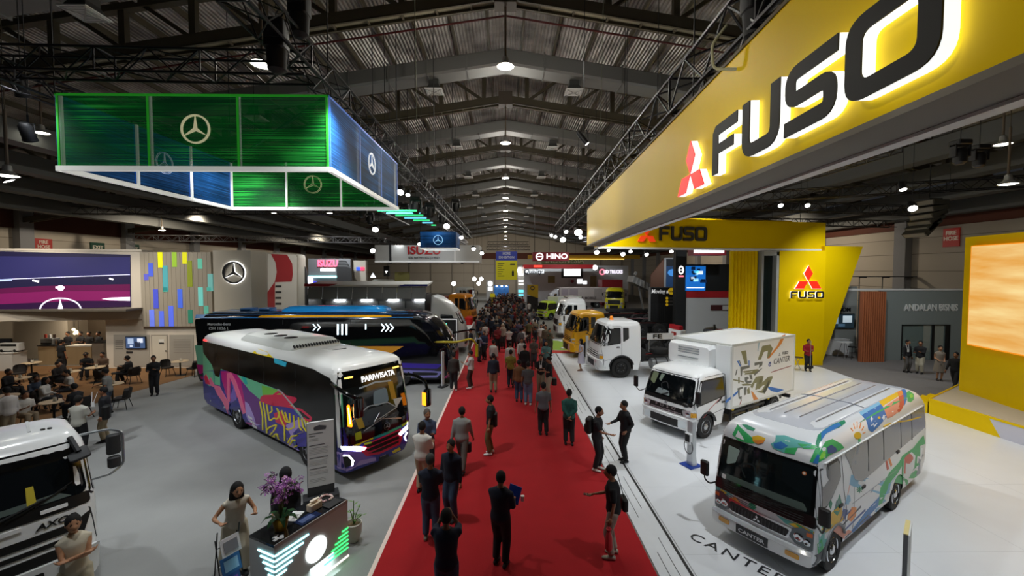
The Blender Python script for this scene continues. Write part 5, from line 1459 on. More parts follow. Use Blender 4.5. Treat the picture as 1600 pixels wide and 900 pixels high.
# ================================================================== tall blue and black coach facing the aisle
lv=[(.3,-.3,-12.0,1.1,.35,.2),(.6,-.08,-12.05,1.18,.35,.2),(1.2,0,-12.05,1.2,.4,.2),(1.75,-.05,-12.03,1.2,.4,.2),(2.3,-.3,-12.0,1.19,.36,.2),(2.9,-.8,-11.95,1.17,.34,.25),(3.25,-1.2,-11.9,1.13,.34,.25),(3.38,-1.5,-11.8,1.04,.36,.3),(3.46,-1.9,-11.6,.86,.36,.3),(3.5,-2.4,-11.4,.6,.36,.3)]
V=Veh('coach','tall coach with a blue roof, black glass and purple skirt standing behind the white-roofed coach','coach',-2.35,20.75,.5,lv,.2)
p=V.o
bd=V.body(M('#0c0e18',.15,coat=.4),'body',arches=[(-2.6,.5,.6),(-8.9,.5,.6)])
V.bvh(bd);X=V.pix;F=V.front();T=V.top()
for sg in(-1,1):
 S=V.side(sg)
 g=MB();g.patch([(-12.0,3.24),(-12.05,3.4),(-2,3.4),(-2,3.24)],S,M('#2f86d0',.25,coat=.4),.01,.4);g.build('blue_roof_edge',p,30)
 g=MB();g.patch(fillet([(-12.0,3.2),(-11.9,2.1),(-11.2,1.95),(-.9,1.9),(-.45,1.9),(-.5,2.4),(-1.2,3.12),(-2.6,3.2)],.08,3,True),S,M('#090a0c',.05,coat=1.0),.014,.5);wb=g.build('window_band',p,30)
 g=MB();g.patch([(-2.2,1.9),(-4.8,.9),(-.4,.75),(-.05,1.2),(-.15,1.9)],S,M('#0a0a0c',.07,coat=1.0),.012,.4);g.build('black_flank_panel',p,30)
 g=MB();g.patch([(-6.5,1.92),(-2.4,1.92),(-3.6,1.25),(-5.4,1.1)],S,M('#d9952a',.3,coat=.4),.013,.4);g.patch([(-6.0,1.92),(-4.4,1.92),(-5.2,1.5)],S,M('#a8a446',.3),.015,.4);g.build('gold_flank_panel',p,30)
 g=MB();g.patch([(-5.8,.4),(-.9,.4),(-.6,.7),(-1.2,.74),(-4.9,.86),(-5.2,.95)],S,M('#8a86c8',.3),.011,.4);g.patch([(-4.9,.86),(-1.0,.75),(-.6,1.05),(-4.6,1.2),(-4.4,1.12)],S,M('#3d2aa0',.3),.0115,.4);g.patch([(-5.6,.4),(-4.6,.4),(-4.3,.8),(-5.0,.84)],S,M('#6a4fc0',.3),.0125,.4);g.build('purple_skirt_panel',p,30)
 g=MB();g.patch([(-12.0,2.0),(-11.2,1.95),(-11.0,1.0),(-11.9,1.1)],S,M('#7fc7a6',.3),.012,.4);g.patch([(-11.95,1.1),(-11.1,1.0),(-10.9,.4),(-11.8,.4)],S,M('#c01a80',.3),.0125,.4);g.build('rear_flank_paint',p,30)
 g=MB();g.patch(fillet([(-9.2,3.26),(-9.0,3.36),(-3.3,3.36),(-2.9,3.3),(-3.2,3.26)],.03,3,True),S,M('#e8a412',.25,coat=.6),.02,.4);g.build('yellow_roof_stripe',p,30)
 for x in(-2.6,-8.9):wheel(p,x,sg*1.05,.5,.27,sg,m_silver,dual=(x<-5))
 g=MB()
 for x in(-4.9,-6.4,-8.0):g.patch([(x,1.95),(x+.02,1.95),(x+.02,3.15),(x,3.15)],S,m_dgrey,.017)
 g.build('window_dividers',wb,0)
g=MB();wl=M('#dff4ff',.3,emit=2.5)
S=V.side(-1)
for x0 in(-3.45,-3.25,-3.05):g.patch(stroke([(x0,2.95),(x0+.15,2.78),(x0,2.6)],.05),S,wl,.02)
for x0 in(-5.5,-5.3,-5.1):g.patch(rrect(x0,2.45,x0+.08,2.95,.01),S,wl,.02)
for x0 in(-6.6,-6.4):g.patch(stroke([(x0,2.95),(x0+.13,2.8),(x0,2.65)],.04),S,wl,.02)
g.patch(rrect(-4.2,2.7,-4.15,2.95,.01),S,wl,.02)
g.build('window_light_marks',p,0)
on_surface_text('Mercedes-Benz',.17,S,-10.9,2.96,M('#d8dce0',.4),p,'window_lettering',(1,0),ext=.002)
on_surface_text('OH 1626 L',.2,S,-10.9,2.76,M('#d8dce0',.4),p,'window_lettering',(1,0),ext=.002)
g=MB();g.patch([(-1.0,.85),(1.0,.85),(1.1,1.4),(1.05,2.3),(1.0,3.2),(-1.0,3.2),(-1.05,2.3),(-1.1,1.4)],F,M('#08090b',.04,coat=1.0),.014,.2);g.build('windscreen',p,30)
g=MB();g.patch(fillet([(-1.0,1.55),(1.0,1.55),(1.0,1.68),(-1.0,1.68)],.03,3,True),F,m_silver,.02,.2);g.build('front_divider',p,30)
g=MB();g.patch(fillet([(-1.1,.34),(1.1,.34),(1.12,.6),(-1.12,.6)],.05,3,True),F,M('#c0308c',.3),.02,.2);g.patch(fillet([(-1.1,.6),(1.1,.6),(1.12,.82),(-1.12,.82)],.05,3,True),F,M('#c9c81e',.3),.02,.2);g.build('front_bumper',p,30)
g=MB();g.patch(rrect(-11.5,-.8,-2.3,.8,.2),T,M('#3a90d8',.25,coat=.4),.012,.6);g.build('roof_panel',p,30)
g=MB();g.loft([[Vector((x,y,z))for x,y in fillet([(-3.4-i,-.7+i),(-3.4-i,.7-i),(-8.4+i,.7-i),(-8.4+i,-.7+i)],.3,4,True)]for i,z in((0,3.44),(.03,3.58),(.25,3.7),(.5,3.73))],M('#1f8fd6',.2,coat=.8));g.build('cooling_pod',p)
for x in(-10.2,-9.3):
 g=MB();g.rbox((x,0,3.56),(.55,.7,.12),.08,M('#2a5f94',.3));g.build('roof_vent',p)
g=MB();g.patch(rrect(-3.2,-.7,-1.8,.7,.2),T,m_blackg,.018,.3);g.build('black_roof_front',p,30)
for sg,pts in((-1,[(-1.1,-1.15,2.1),(.1,-1.25,2.1),(.75,-1.1,2.25),(.95,-.85,1.9),(.98,-.75,1.3)]),(1,[(-.6,1.1,2.15),(.3,1.2,2.3),(.8,1.0,2.4),(.95,.8,1.95),(.98,.7,1.5)])):
 g=MB();g.tube(fillet3(pts[:4],.2,4),[.05]*len(fillet3(pts[:4],.2,4)),M('#c9b81c',.3)if sg<0 else m_blackg,8);a=g.build('mirror_arm',p)
 g=MB();g.rbox((pts[-1][0]-.02,pts[-1][1],1.6),(.14,.26,.6),.06,M('#c9b81c',.3)if sg<0 else m_blackg);g.build('mirror',a)
g=MB();g.box(-11.8,-.8,-.9,.9,.24,.34,m_dgrey);g.build('underfloor',p,0)
# ================================================================== white heavy lorry by the balcony
lv=[(.3,0,-1.85,1.12,.3,.1),(.85,.0,-1.9,1.2,.3,.1),(.95,-.04,-1.9,1.22,.3,.1),(1.5,-.06,-1.9,1.22,.3,.1),(1.72,-.1,-1.9,1.2,.3,.1),(2.35,-.3,-1.89,1.15,.28,.12),(2.52,-.38,-1.88,1.12,.26,.14),(2.64,-.48,-1.86,1.06,.26,.16),(2.7,-.62,-1.8,.96,.26,.2),(2.73,-.95,-1.7,.7,.26,.2)]
V=Veh('heavy_lorry','white heavy lorry cab with a black grille close to the balcony','lorry',-7.48,5.98,-36.5,lv,.1)
cab(V,1.9,.85,1.72,2.35,2.71,m_white,headz=None,wheel_x=-1.4,wr=.5,mirrors=False,bumper=(.3,.85,m_white),rear_win=False)
p=V.o;F=V.front();T=V.top()
g=MB();g.patch(fillet([(-1.0,2.36),(1.0,2.36),(.96,2.56),(-.96,2.56)],.06,3,True),F,m_blackg,.008,.15);g.build('sun_visor',p,30)
g=MB();g.patch(fillet([(-1.12,1.56),(1.12,1.56),(1.1,1.74),(-1.1,1.74)],.05,3,True),F,m_black,.012,.15);g.build('cowl_panel',p,30)
for z0,z1 in((1.2,1.32),(1.06,1.13),(.86,1.0)):
 g=MB();g.patch(fillet([(-.95,z0),(.9,z0),(1.05,z1+.05),(.9,z1),(-1.0,z1)],.04,3,True),F,m_black,.01,.15);g.build('grille_slot',p,30)
g=MB();g.patch(fillet([(.88,1.0),(1.0,1.06),(1.12,1.42),(1.05,1.4),(.85,1.3)],.03,3,True),F,m_black,.012,.1);g.build('corner_vent',p,30)
on_surface_text('AXOR',.13,F,.72,1.43,M('#17181a',.3),p,'badge',shear=.2,width=1.25,ext=.006)
g=MB()
for o_,h_ in star3(-.25,.98,.15,24):g.patch(o_,F,m_chrome,.04,0,h_)
g.build('star_emblem',p,0)
g=MB();g.patch(rrect(-.15,1.47,.35,1.53,.02),F,M('#f2f2f2',.3),.02,.1);g.patch(rrect(.55,1.62,.85,1.67,.01),F,M('#f2f2f2',.3),.03,.1);g.build('front_handle',p,30)
g=MB();g.patch([(.42,1.8),(.52,1.8),(.5,2.06),(.42,2.06)],F,M('#cdbb3a',.5),.0145,.1);g.patch([(-1.0,1.76),(.9,1.76),(.75,1.86),(-1.0,1.8)],F,M('#5d6a66',.3),.0142,.15);g.build('interior_seen_through_glass',p,30)
for a_ in(-.6,.35):
 g=MB();g.tube([F(a_-.5,1.62,.04),F(a_+.25,1.84,.04)],.016,m_dgrey,5);g.tube([F(a_-.15,1.68,.035),F(a_+.5,1.9,.03)],.012,m_black,5);g.build('wiper',p)
g=MB();g.rbox((-.3,1.02,2.36),(.4,.26,.05),.05,m_dgrey,(R(15),R(8),0));g.tube([(-.5,.95,2.62),(-.32,1.02,2.4)],.04,m_dgrey,6);g.build('kerb_mirror',p)
g=MB();g.tube(fillet3([(-.75,1.1,2.55),(-.6,1.45,2.58),(-.55,1.62,2.5),(-.55,1.62,1.9),(-.5,1.45,1.8),(-.55,1.18,1.78)],.08,4),.02,m_silver,6);a=g.build('mirror_arm',p)
g=MB();g.rbox((-.58,1.5,2.3),(.12,.2,.36),.06,m_dgrey);g.build('mirror',a)
g=MB();g.rbox((-.58,1.5,1.98),(.14,.18,.2),.06,m_dgrey);g.build('wide_mirror',a)
g=MB()
for y in(-.55,.55):g.patch(stroke([(-.95,y),(-1.9,y*1.1)],.035),T,M('#cfd1d0',.3),.012,.2)
g.patch(circ(-1.4,-.1,.25,20),T,M('#dcdedd',.3),.008,.2);g.patch(circ(-.95,.7,.03,8),T,m_black,.02);g.patch(circ(-.95,.78,.03,8),T,m_black,.02)
g.build('roof_pressings',p,30)
chassis(p,-2.2,-5.5,1.0)
wheel(p,-4.8,.95,.5,.27,1,None,True);wheel(p,-4.8,-.95,.5,.27,-1,None,True)
# ================================================================== grey wing-body lorry behind the coaches
lvw=[(.4,0,-2.3,1.15,.4,.1),(1.4,-.02,-2.35,1.2,.4,.1),(1.9,-.12,-2.35,1.2,.4,.1),(2.7,-.55,-2.35,1.16,.38,.1),(3.3,-1.1,-2.35,1.1,.36,.12),(3.7,-1.7,-2.33,1.05,.3,.14),(3.8,-2.0,-2.3,.95,.2,.12)]
V=Veh('wing_lorry','grey wing-sided lorry with its lit cargo side raised, behind the tall blue coach','lorry',-2.6,28.6,2,lvw,.12)
V.body(M('#c9cbca',.3,coat=.4),'cab_body');p=V.o;F=V.front()
g=MB();g.patch(rrect_tr(-1.1,1.95,1.1,2.75,-.05,.1),F,m_glass,.012,.2);g.build('windscreen',p,30)
g=MB();g.patch(fillet([(-.6,1.8),(-1.7,1.8),(-1.7,2.6),(-.95,2.55)],.06,3,True),V.side(-1),m_glass,.012,.3);g.build('side_window',p,30)
g=MB();g.patch(rrect(-1.0,.6,1.0,1.5,.05),F,m_dgrey,.012,.2);g.build('grille',p,30)
g=MB();g.box(-10.2,-2.6,-1.2,1.2,.95,1.05,m_dgrey);g.box(-10.2,-2.6,1.1,1.2,1.05,3.9,M('#6f7377',.4));g.box(-2.7,-2.6,-1.2,1.2,1.05,3.9,M('#1f2022',.5));g.box(-10.2,-10.1,-1.2,1.2,1.05,3.9,M('#55585a',.4))
cb=g.build('cargo_box',p,0)
g=MB()
for k in range(4):
 x=-9.9+k*1.85;g.box(x,x+1.75,1.06,1.1,1.1,3.3,M('#b4b8ba',.35))
g.build('inner_wall_panels',cb,0)
g=MB()
for k in range(4):g=MB();x=-9.3+k*1.85;g.box(x,x+.75,1.0,1.05,3.36,3.41,M('#ffffff',.4,emit=30));g.build('light_strip',cb,0)
g=MB()
for k in range(8):
 x=-10.1+k*.94;g.poly([(x,-1.35,3.62),(x,-1.2,4.42),(x+.9,-1.2,4.42),(x+.9,-1.35,3.62)],(0,.05,0),M('#7a7d7e',.5))
g.build('raised_side_panels',cb,0)
g=MB();g.poly([(-10.3,-1.3,4.42),(-2.5,-1.3,4.42),(-2.5,1.2,4.6),(-10.3,1.2,4.6)],(0,0,.12),M('#c9c6bd',.5));g.poly([(-10.3,-1.32,4.44),(-8.8,-1.32,4.44),(-8.2,-1.32,4.6),(-10.3,-1.32,4.62)],(0,.02,0),M('#a31c26',.4));g.poly([(-4.4,-1.32,4.44),(-2.5,-1.32,4.44),(-2.5,-1.32,4.56),(-4.0,-1.32,4.56)],(0,.02,0),M('#2c2f80',.4));g.build('raised_roof_wing',cb,0)
for y in(-1.1,):
 for x in(-9.9,-2.8):g=MB();g.tube([(x,y,3.9),(x,y-.1,4.45)],.04,m_silver,6);g.build('wing_strut',cb)
for x in(-1.4,-8.0,-9.2):
 for sg in(-1,1):wheel(p,x,sg*1.0,.5,.28,sg,m_silver)
lvo=[(.4,0,-2.2,1.15,.3,.1),(1.2,-.02,-2.25,1.2,.3,.1),(1.9,-.1,-2.25,1.2,.3,.1),(3.0,-.35,-2.25,1.16,.3,.12),(3.2,-.5,-2.22,1.05,.3,.16),(3.3,-.8,-2.1,.85,.3,.2)]
V=Veh('tractor_unit','orange and yellow lorry cab facing the aisle beyond the grey wing-sided lorry','lorry',-2.9,39.5,-12,lvo,.1)
cab(V,2.25,1.2,1.9,2.95,3.25,M('#e08c18',.3,coat=.4),grille=(1.25,1.6,3,m_black,M('#e08c18',.3,coat=.4)),headz=(.9,1.15),wheel_x=-1.35,wr=.5,far=True)
g=MB();g.box(-8.5,-2.4,-1.2,1.2,1.0,3.0,M('#8a2f28',.5));g.build('cargo_box',V.o,0)
for x in(-6.0,-7.3):
 for sg in(-1,1):wheel(V.o,x,sg*1.0,.5,.28,sg)
V=Veh('tractor_unit','pale grey lorry cab beside the aisle far beyond the orange cab','lorry',-4.2,56,-20,lvo,.1)
cab(V,2.25,1.2,1.9,2.95,3.25,M('#d5d7d2',.4),grille=(1.25,1.6,3,m_black,m_silver),headz=(.9,1.15),wheel_x=-1.35,wr=.5,far=True);chassis_kit(V.o,-2.3,-6.5,1.0);rear_bogie(V.o,(-5.5,))
# ================================================================== hanging signs and stands
m_yw=M('#e2bf00',.45,noise=.04,nscale=1.2)
m_yw.node_tree.nodes['Principled BSDF'].inputs['Specular IOR Level'].default_value=.12
m_yw_d=M('#cfae00',.45)
m_redlit=M('#ff1410',.4,emit=1.6)
m_litwhite=M('#f6fbff',.4,emit=.95)
m_black=M('#060606',.6)
def halo_sign(parent,fn,u0,v0,h,depth,standoff,lit=m_litwhite,face=m_black,emblem=True,scale_u=1.0,red=m_redlit):
 'block letters on lit returns plus the three-diamond emblem, laid on a wall map'
 L,W_=fuso_letters()
 x0=u0
 if emblem:
  ds=diamonds(0,h*.5,h*1.1)
  for q in ds:
   pts=[(x0+h*.55+a*scale_u,v0+b)for a,b in q]
   g=MB();g.patch(pts,lambda u,v,o:fn(u,v,standoff+(o if o>0 else 0)),lit,depth);a=g.build('emblem_diamond',parent,0)
   g=MB();g.patch(pts,lambda u,v,o:fn(u,v,standoff+depth+(o if o>0 else 0)),red,.012);g.build('diamond_face',a,0)
  x0+=h*1.35
 for k,(outs,hol)in enumerate(L):
  T_=lambda q:[(x0+a*h*scale_u,v0+b*h)for a,b in q]
  g=MB()
  for q in outs:g.patch(T_(q),lambda u,v,o:fn(u,v,standoff+(o if o>0 else 0)),lit,depth,0,[T_(z)for z in hol])
  a=g.build('sign_letter',parent,0)
  g=MB()
  for q in outs:g.patch(T_(q),lambda u,v,o:fn(u,v,standoff+depth+(o if o>0 else 0)),face,.015,0,[T_(z)for z in hol])
  g.build('letter_face',a,0)
ZB,ZT=6.65,8.47
P0,P1=G(1640,90,ZB),G(917,385,ZB)
P0=Vector((3.05,1.4,0));P1=Vector((P1 .x,P1 .y,0))
wm=wall_map((P1 .x,P1 .y),(P0 .x,P0 .y))
t=thing('hanging_sign','long yellow sign beam with big lit black letters hanging beside the aisle','sign')
g=MB()
tt,nn=wm.t,wm.n
th=.55
def obox(g,a,b,z0,z1,n,d0,d1,mat):
 g.loft([[a+n*d0+Vector((0,0,z)),b+n*d0+Vector((0,0,z)),b+n*d1+Vector((0,0,z)),a+n*d1+Vector((0,0,z))]for z in(z0,z1)],mat)
obox(g,P1,P0,ZB+.06,ZT,nn,-th,0,m_yw)
g.build('sign_body',t,0)
g=MB();obox(g,P1,P0,ZB,ZB+.06,nn,-th,0,M('#6d675c',.6));obox(g,P1,P0,ZB-.03,ZB+.03,nn,-th-.14,-th+.02,M('#e4e6e4',.5));g.build('underside_trim',t,0)
g=MB();obox(g,P1,P0,ZT,ZT+.05,nn,-th,.02,M('#4b3d10',.6));g.build('top_trim',t,0)
g=MB()
for k in range(4):c_=P0 .lerp(P1,.05+.3*k)-nn*.25;g.tube([(c_.x,c_.y,ZT),(c_.x,c_.y,rz_(c_.x)+.05)],.015,m_blk,4)
g.build('suspension_rope',t,0)
def wpx(px,py):
 d=ray(px,py);o=Vector((0,0,H0));den=d.dot(nn);s_=(wm.p0+nn*.16-o).dot(nn)/den;q=o+d*s_
 return((q-wm.p0).dot(tt),q.z)
ua,za=wpx(1060,302);ub,zb=wpx(1100,283);uc,zc=wpx(1113,275);ud,zd=wpx(1471,60);ue,ze=wpx(1335,165);ut,zt2=wpx(1118,200)
HS_DBG=(ua,za,ub,zb,uc,zc,ud,zd,ue,ze,ut,zt2,wm.len)
hL=wpx(1118,197)[1]-wpx(1113,276)[1]-.02
L_,Wd=fuso_letters()
su=(ud-uc)/(Wd*hL)
halo_sign(t,wm,0,0,0,0,0)if False else None
zbase=wpx(1113,276)[1]+.01
for(u0,sc_)in((uc,su),):
 Lx=fuso_letters()[0]
 for k,(outs,hol)in enumerate(Lx):
  T_=lambda q:[(u0+a*hL*sc_,zbase+b*hL)for a,b in q]
  g=MB()
  for q in outs:g.patch(T_(q),lambda u,v,o:wm(u,v,.04+(o if o>0 else 0)),m_litwhite,.11,0,[T_(z)for z in hol])
  a=g.build('sign_letter',t,0)
  g=MB()
  for q in outs:g.patch(T_(q),lambda u,v,o:wm(u,v,.15+(o if o>0 else 0)),m_black,.015,0,[T_(z)for z in hol])
  g.build('letter_face',a,0)
um=(ua+ub)/2
hE=wpx(1078,213)[1]-wpx(1059,302)[1];zE=wpx(1059,302)[1];um=(wpx(1059,302)[0]+wpx(1100,288)[0])/2;wE=wpx(1100,288)[0]-wpx(1059,302)[0]
for q in diamonds(0,hE*.42,hE):
 pts=[(um+a*wE/(hE*1.15),zE-.0+b*.98)for a,b in q]
 g=MB();g.patch(pts,lambda u,v,o:wm(u,v,.04+(o if o>0 else 0)),m_litwhite,.11);a=g.build('emblem_diamond',t,0)
 g=MB();g.patch(pts,lambda u,v,o:wm(u,v,.15+(o if o>0 else 0)),m_redlit,.012);g.build('diamond_face',a,0)
A=G(917,386,6.65);B=D(1289,391,24.0)
wm2=wall_map((A.x,A.y),(B.x,B.y))
t=thing('hanging_sign','second yellow sign beam with dark letters at the far end of the long one','sign')
g=MB();obox(g,Vector((A.x,A.y,0))+wm2 .t*.6,Vector((B.x,B.y,0)),6.68,8.2,wm2 .n,-.5,0,m_yw);g.build('sign_body',t,0)
g=MB();obox(g,Vector((A.x,A.y,0))+wm2 .t*.6,Vector((B.x,B.y,0)),6.58,6.68,wm2 .n,-.5,.02,M('#cfd2d0',.5));g.build('underside_trim',t,0)
g=MB();obox(g,Vector((A.x,A.y,0))+wm2 .t*3.5,Vector((A.x,A.y,0))+wm2 .t*12.5,8.2,8.3,wm2 .n,-.9,-.3,m_yw);g.build('top_rail',t,0)
g=MB()
for k in(2,8,13):c_=Vector((A.x,A.y,0))+wm2 .t*k-wm2 .n*.25;g.tube([(c_.x,c_.y,8.2),(c_.x,c_.y,rz_(c_.x)+.05)],.015,m_blk,4)
g.build('suspension_rope',t,0)
def wpx2(px,py):
 d=ray(px,py);o=Vector((0,0,H0));s_=(wm2 .p0-o).dot(wm2 .n)/d.dot(wm2 .n);q=o+d*s_
 return((q-wm2 .p0).dot(wm2 .t),q.z)
fa,fb=wpx2(1029,376),wpx2(1103,376);ft=wpx2(1060,354)[1];fz=fa[1]
h2=ft-fz;s2=(fb[0]-fa[0])/(Wd*h2)
for k,(outs,hol)in enumerate(fuso_letters()[0]):
 T_=lambda q:[(fa[0]+a*h2*s2,fz+b*h2)for a,b in q]
 g=MB()
 for q in outs:g.patch(T_(q),lambda u,v,o:wm2(u,v,.03+(o if o>0 else 0)),m_dgrey,.08,0,[T_(z)for z in hol])
 g.build('sign_letter',t,0)
ea=wpx2(997,376)[0];eb=wpx2(1022,376)[0]
for q in diamonds((ea+eb)/2,fz+h2*.5,h2*1.15):
 g=MB();g.patch(q,lambda u,v,o:wm2(u,v,.03+(o if o>0 else 0)),M('#e0401a',.4,emit=.6),.06);g.build('emblem_diamond',t,0)
YW=23.6
pl=lambda px,Y=YW:D(px,450,Y).x
t=thing('pylon_wall','yellow pylon wall with a slanted edge and lit red emblem over black letters','display wall')
x0,x1=pl(1217),pl(1289)
g=MB();g.box(x0,x1,YW,YW+.5,0,6.58,m_yw)
g.build('front_panel',t,0)
xa,xb=pl(1353,YW+.4),pl(1270,YW+.4)
g=MB();g.poly([(x1,YW+.1,0),(xb+.05,YW+.1,0),(xa,YW+.7,6.85),(x1,YW+.1,6.85)],(0,.4,0),m_yw);g.build('slanted_panel',t,0)
wm3=wall_map((x0,YW),(x1,YW))
def w3(px,py):
 q=D(px,py,YW);return(q.x-x0,q.z)
a0,a1_=w3(1233,466),w3(1285,466);ht=w3(1240,455)[1]-a0[1];s3=(a1_[0]-a0[0])/(Wd*ht)
for k,(outs,hol)in enumerate(fuso_letters()[0]):
 T_=lambda q:[(a0[0]+a*ht*s3,a0[1]+b*ht)for a,b in q]
 g=MB()
 for q in outs:g.patch(T_(q),lambda u,v,o:wm3(u,v,.05+(o if o>0 else 0)),m_litwhite,.06,0,[T_(z)for z in hol])
 a=g.build('sign_letter',t,0);g=MB()
 for q in outs:g.patch(T_(q),lambda u,v,o:wm3(u,v,.11+(o if o>0 else 0)),m_black,.015,0,[T_(z)for z in hol])
 g.build('letter_face',a,0)
ec=w3(1261,433)
for q in diamonds(ec[0],ec[1],1.3):
 g=MB();g.patch([(ec[0]+(a-ec[0])*1.04,ec[1]+(b-ec[1])*1.04)for a,b in q],lambda u,v,o:wm3(u,v,.05+(o if o>0 else 0)),m_litwhite,.05);a=g.build('emblem_diamond',t,0)
 g=MB();g.patch(q,lambda u,v,o:wm3(u,v,.10+(o if o>0 else 0)),M('#ff2010',.4,emit=1.3),.02);g.build('diamond_face',a,0)
t=thing('fluted_panel','yellow fluted panel beside the grey-framed dark opening under the second yellow sign','display wall')
g=MB();n=8;xa,xb=pl(1146),pl(1189)
ring=[]
for k in range(n*6+1):
 u=k/(n*6);ring.append((xa+(xb-xa)*u,YW+.35-.1*abs(math.sin(u*PI*n))))
pts=ring+[(xb,YW+.5),(xa,YW+.5)]
g.loft([[Vector((a,b,z))for a,b in pts]for z in(0,6.55)],m_yw);g.build('flutes',t,60)
t=thing('opening_frame','tall dark glazed opening with a grey frame between the fluted panel and the pylon wall','window frame')
g=MB();g.box(pl(1189),pl(1192.5),YW-.02,YW+.5,0,6.55,M('#8c8f8d',.5));g.box(pl(1213),pl(1217),YW+.02,YW+.5,0,6.5,M('#a5a8a5',.5));g.box(pl(1190),pl(1217),YW+.02,YW+.5,6.3,6.56,M('#a5a8a5',.5));g.build('frame',t,0)
g=MB();g.box(pl(1192.5),pl(1213),YW+.4,YW+.44,0,6.3,M('#15201f',.1,coat=.4));g.box(pl(1193),pl(1212),YW+.5,YW+2,3.2,3.25,M('#55584f',.6));g.build('pane',t,0)
t=thing('screen_wall','tall yellow wall framing the big glowing orange LED screen beside the stage','display wall')
WX,WY=D(1505,450,16.6).x,16.6
g=MB();g.poly([(WX,WY,.58),(WX-2.3,7.0,.58),(WX-1.7,7.0,.58),(WX+.6,WY,.58)],(0,0,6.18),m_yw);g.build('wall_body',t,0)
wm4=wall_map((WX,WY),(WX-2.3,7.0))
def w4(px,py):
 d=ray(px,py);o=Vector((0,0,H0));s_=(wm4 .p0-o).dot(wm4 .n)/d.dot(wm4 .n);q=o+d*s_
 return((q-wm4 .p0).dot(wm4 .t),q.z)
s0=w4(1523,384);s1=w4(1523,540)
scr=bpy.data.materials.new('m_orange_screen');scr.use_nodes=True;nt=scr.node_tree;b=nt.nodes['Principled BSDF']
tc=nt.nodes.new('ShaderNodeTexCoord');mp=nt.nodes.new('ShaderNodeMapping');mp.inputs['Scale'].default_value=(.16,.16,1.1);mp.inputs['Rotation'].default_value=(R(12),0,0);nz=nt.nodes.new('ShaderNodeTexNoise');nz.inputs['Scale'].default_value=2.2;nz.inputs['Detail'].default_value=4
nt.links.new(tc.outputs['Object'],mp.inputs[0]);nt.links.new(mp.outputs[0],nz.inputs[0]);cr=nt.nodes.new('ShaderNodeValToRGB')
for e,c_ in zip((0,1),('#e8a040','#ffe09a')):cr.color_ramp.elements[e].color=lin(c_)+(1,);
cr.color_ramp.elements[0].position=.3;cr.color_ramp.elements[1].position=.75
nt.links.new(nz.outputs[0],cr.inputs[0]);nt.links.new(cr.outputs[0],b.inputs['Emission Color']);b.inputs['Emission Strength'].default_value=.95;b.inputs['Base Color'].default_value=(.02,.01,0,1)
g=MB();g.patch([(s0[0],s1[1]),(9.2,s1[1]),(9.2,6.4),(s0[0],6.4)],wm4,M('#f0941e',.4,emit=.7),.12);fr=g.build('screen_edge',t,0)
g=MB();g.patch([(s0[0]+.06,s1[1]+.05),(9.2,s1[1]+.05),(9.2,6.36),(s0[0]+.06,6.36)],wm4,scr,.14);g.build('screen',fr,0)
t=thing('stage','low stage with grey top and yellow sides in front of the tall yellow wall','stage')
sp_=[(16.0,6.5),(16.0,15.4),(19.2,17.3),(22.5,17.4),(22.5,6.5)]
g=MB();g.poly([(a,b,.02)for a,b in sp_],(0,0,.56),M('#b9b3a6',.7));g.build('platform',t,0)
g=MB()
for(a,b)in((sp_[0],sp_[1]),(sp_[1],sp_[2])):
 a_,b_=Vector((*a,0)),Vector((*b,0));n_=(b_-a_).normalized();n_=Vector((-n_.y,n_.x,0))
 obox(g,a_,b_,.55,.62,n_,-.02,.03,m_yw)
g.build('yellow_edging',t,0)
fm=wall_map((16.0,15.4),(16.0,6.5))
g=MB();g.patch([(0,.02),(2.3,.02),(1.95,.56),(0,.56)],fm,m_yw,.015);g.build('yellow_side_panel',t,0)
g=MB();g.patch([(2.3,.02),(8.8,.02),(8.8,.56),(1.95,.56)],fm,M('#c4c3cf',.6),.012);g.build('grey_side_panel',t,0)
for k in range(3):
 g=MB();w_=.3;g.poly([(15.98-.0,15.45+w_*k,.02),(17.2,16.25+w_*k,.02),(17.2,16.25+w_*(k+1),.02),(15.98,15.45+w_*(k+1),.02)],(0,0,.44-.14*k),m_yw);g.build('step',t,0)
YA=24.9
def ax(px,Y=YA):return D(px,450,Y).x
t=thing('partition','grey stand partition with raised white capital letters and a glass door','display wall')
m_gw=M('#7f8886',.6,noise=.03)
g=MB()
xd0,xd1=ax(1411),ax(1487)
xs0,xs1=ax(1377),ax(1560)
zt=4.25
g.box(xs0,xd0,YA,YA+.2,0,zt,m_gw);g.box(xd1,xs1,YA,YA+.2,0,zt,m_gw);g.box(xd0,xd1,YA,YA+.2,D(1450,507,YA).z,zt,m_gw);g.build('wall_panel',t,0)
g=MB();g.box(ax(1330),xs1,YA-.05,YA+.25,zt,zt+.1,M('#d4d5d2',.6));g.build('cap_rail',t,0)
dz=D(1450,507,YA).z
g=MB()
for a,b_ in((xd0,xd0+.06),(xd1-.06,xd1),(ax(1459),ax(1462.5))):g.box(a,b_,YA-.03,YA+.1,.02,dz,m_black)
g.box(xd0,xd1,YA-.03,YA+.1,dz-.06,dz,m_black);g.box(ax(1480),xd1,YA-.02,YA+.1,.02,dz,m_black);fr=g.build('door_frame',t,0)
g=MB();g.box(xd0+.06,xd1-.06,YA+.02,YA+.04,.02,dz-.06,M('#8fa39f',.1,alpha=.35));g.build('glass_pane',fr,0)
g=MB()
for z in(.35,.7,1.05):g.box(xd0+.1,ax(1459),YA+.3,YA+.33,z,z+.03,m_silver)
g.box(xd0,xd1,YA+1.6,YA+1.7,0,dz,M('#55605e',.7));g.build('room_behind_glass',t,0)
tx=D(1412,481,YA);tx2=D(1508,483,YA)
text_mesh('ANDALAN BISNIS',.56,.03,M('#dfe2e0',.5),'raised_lettering',t,align='LEFT',bold=True,width=.75,loc=(tx.x,YA-.02,tx.z),rot=(R(90),0,0))
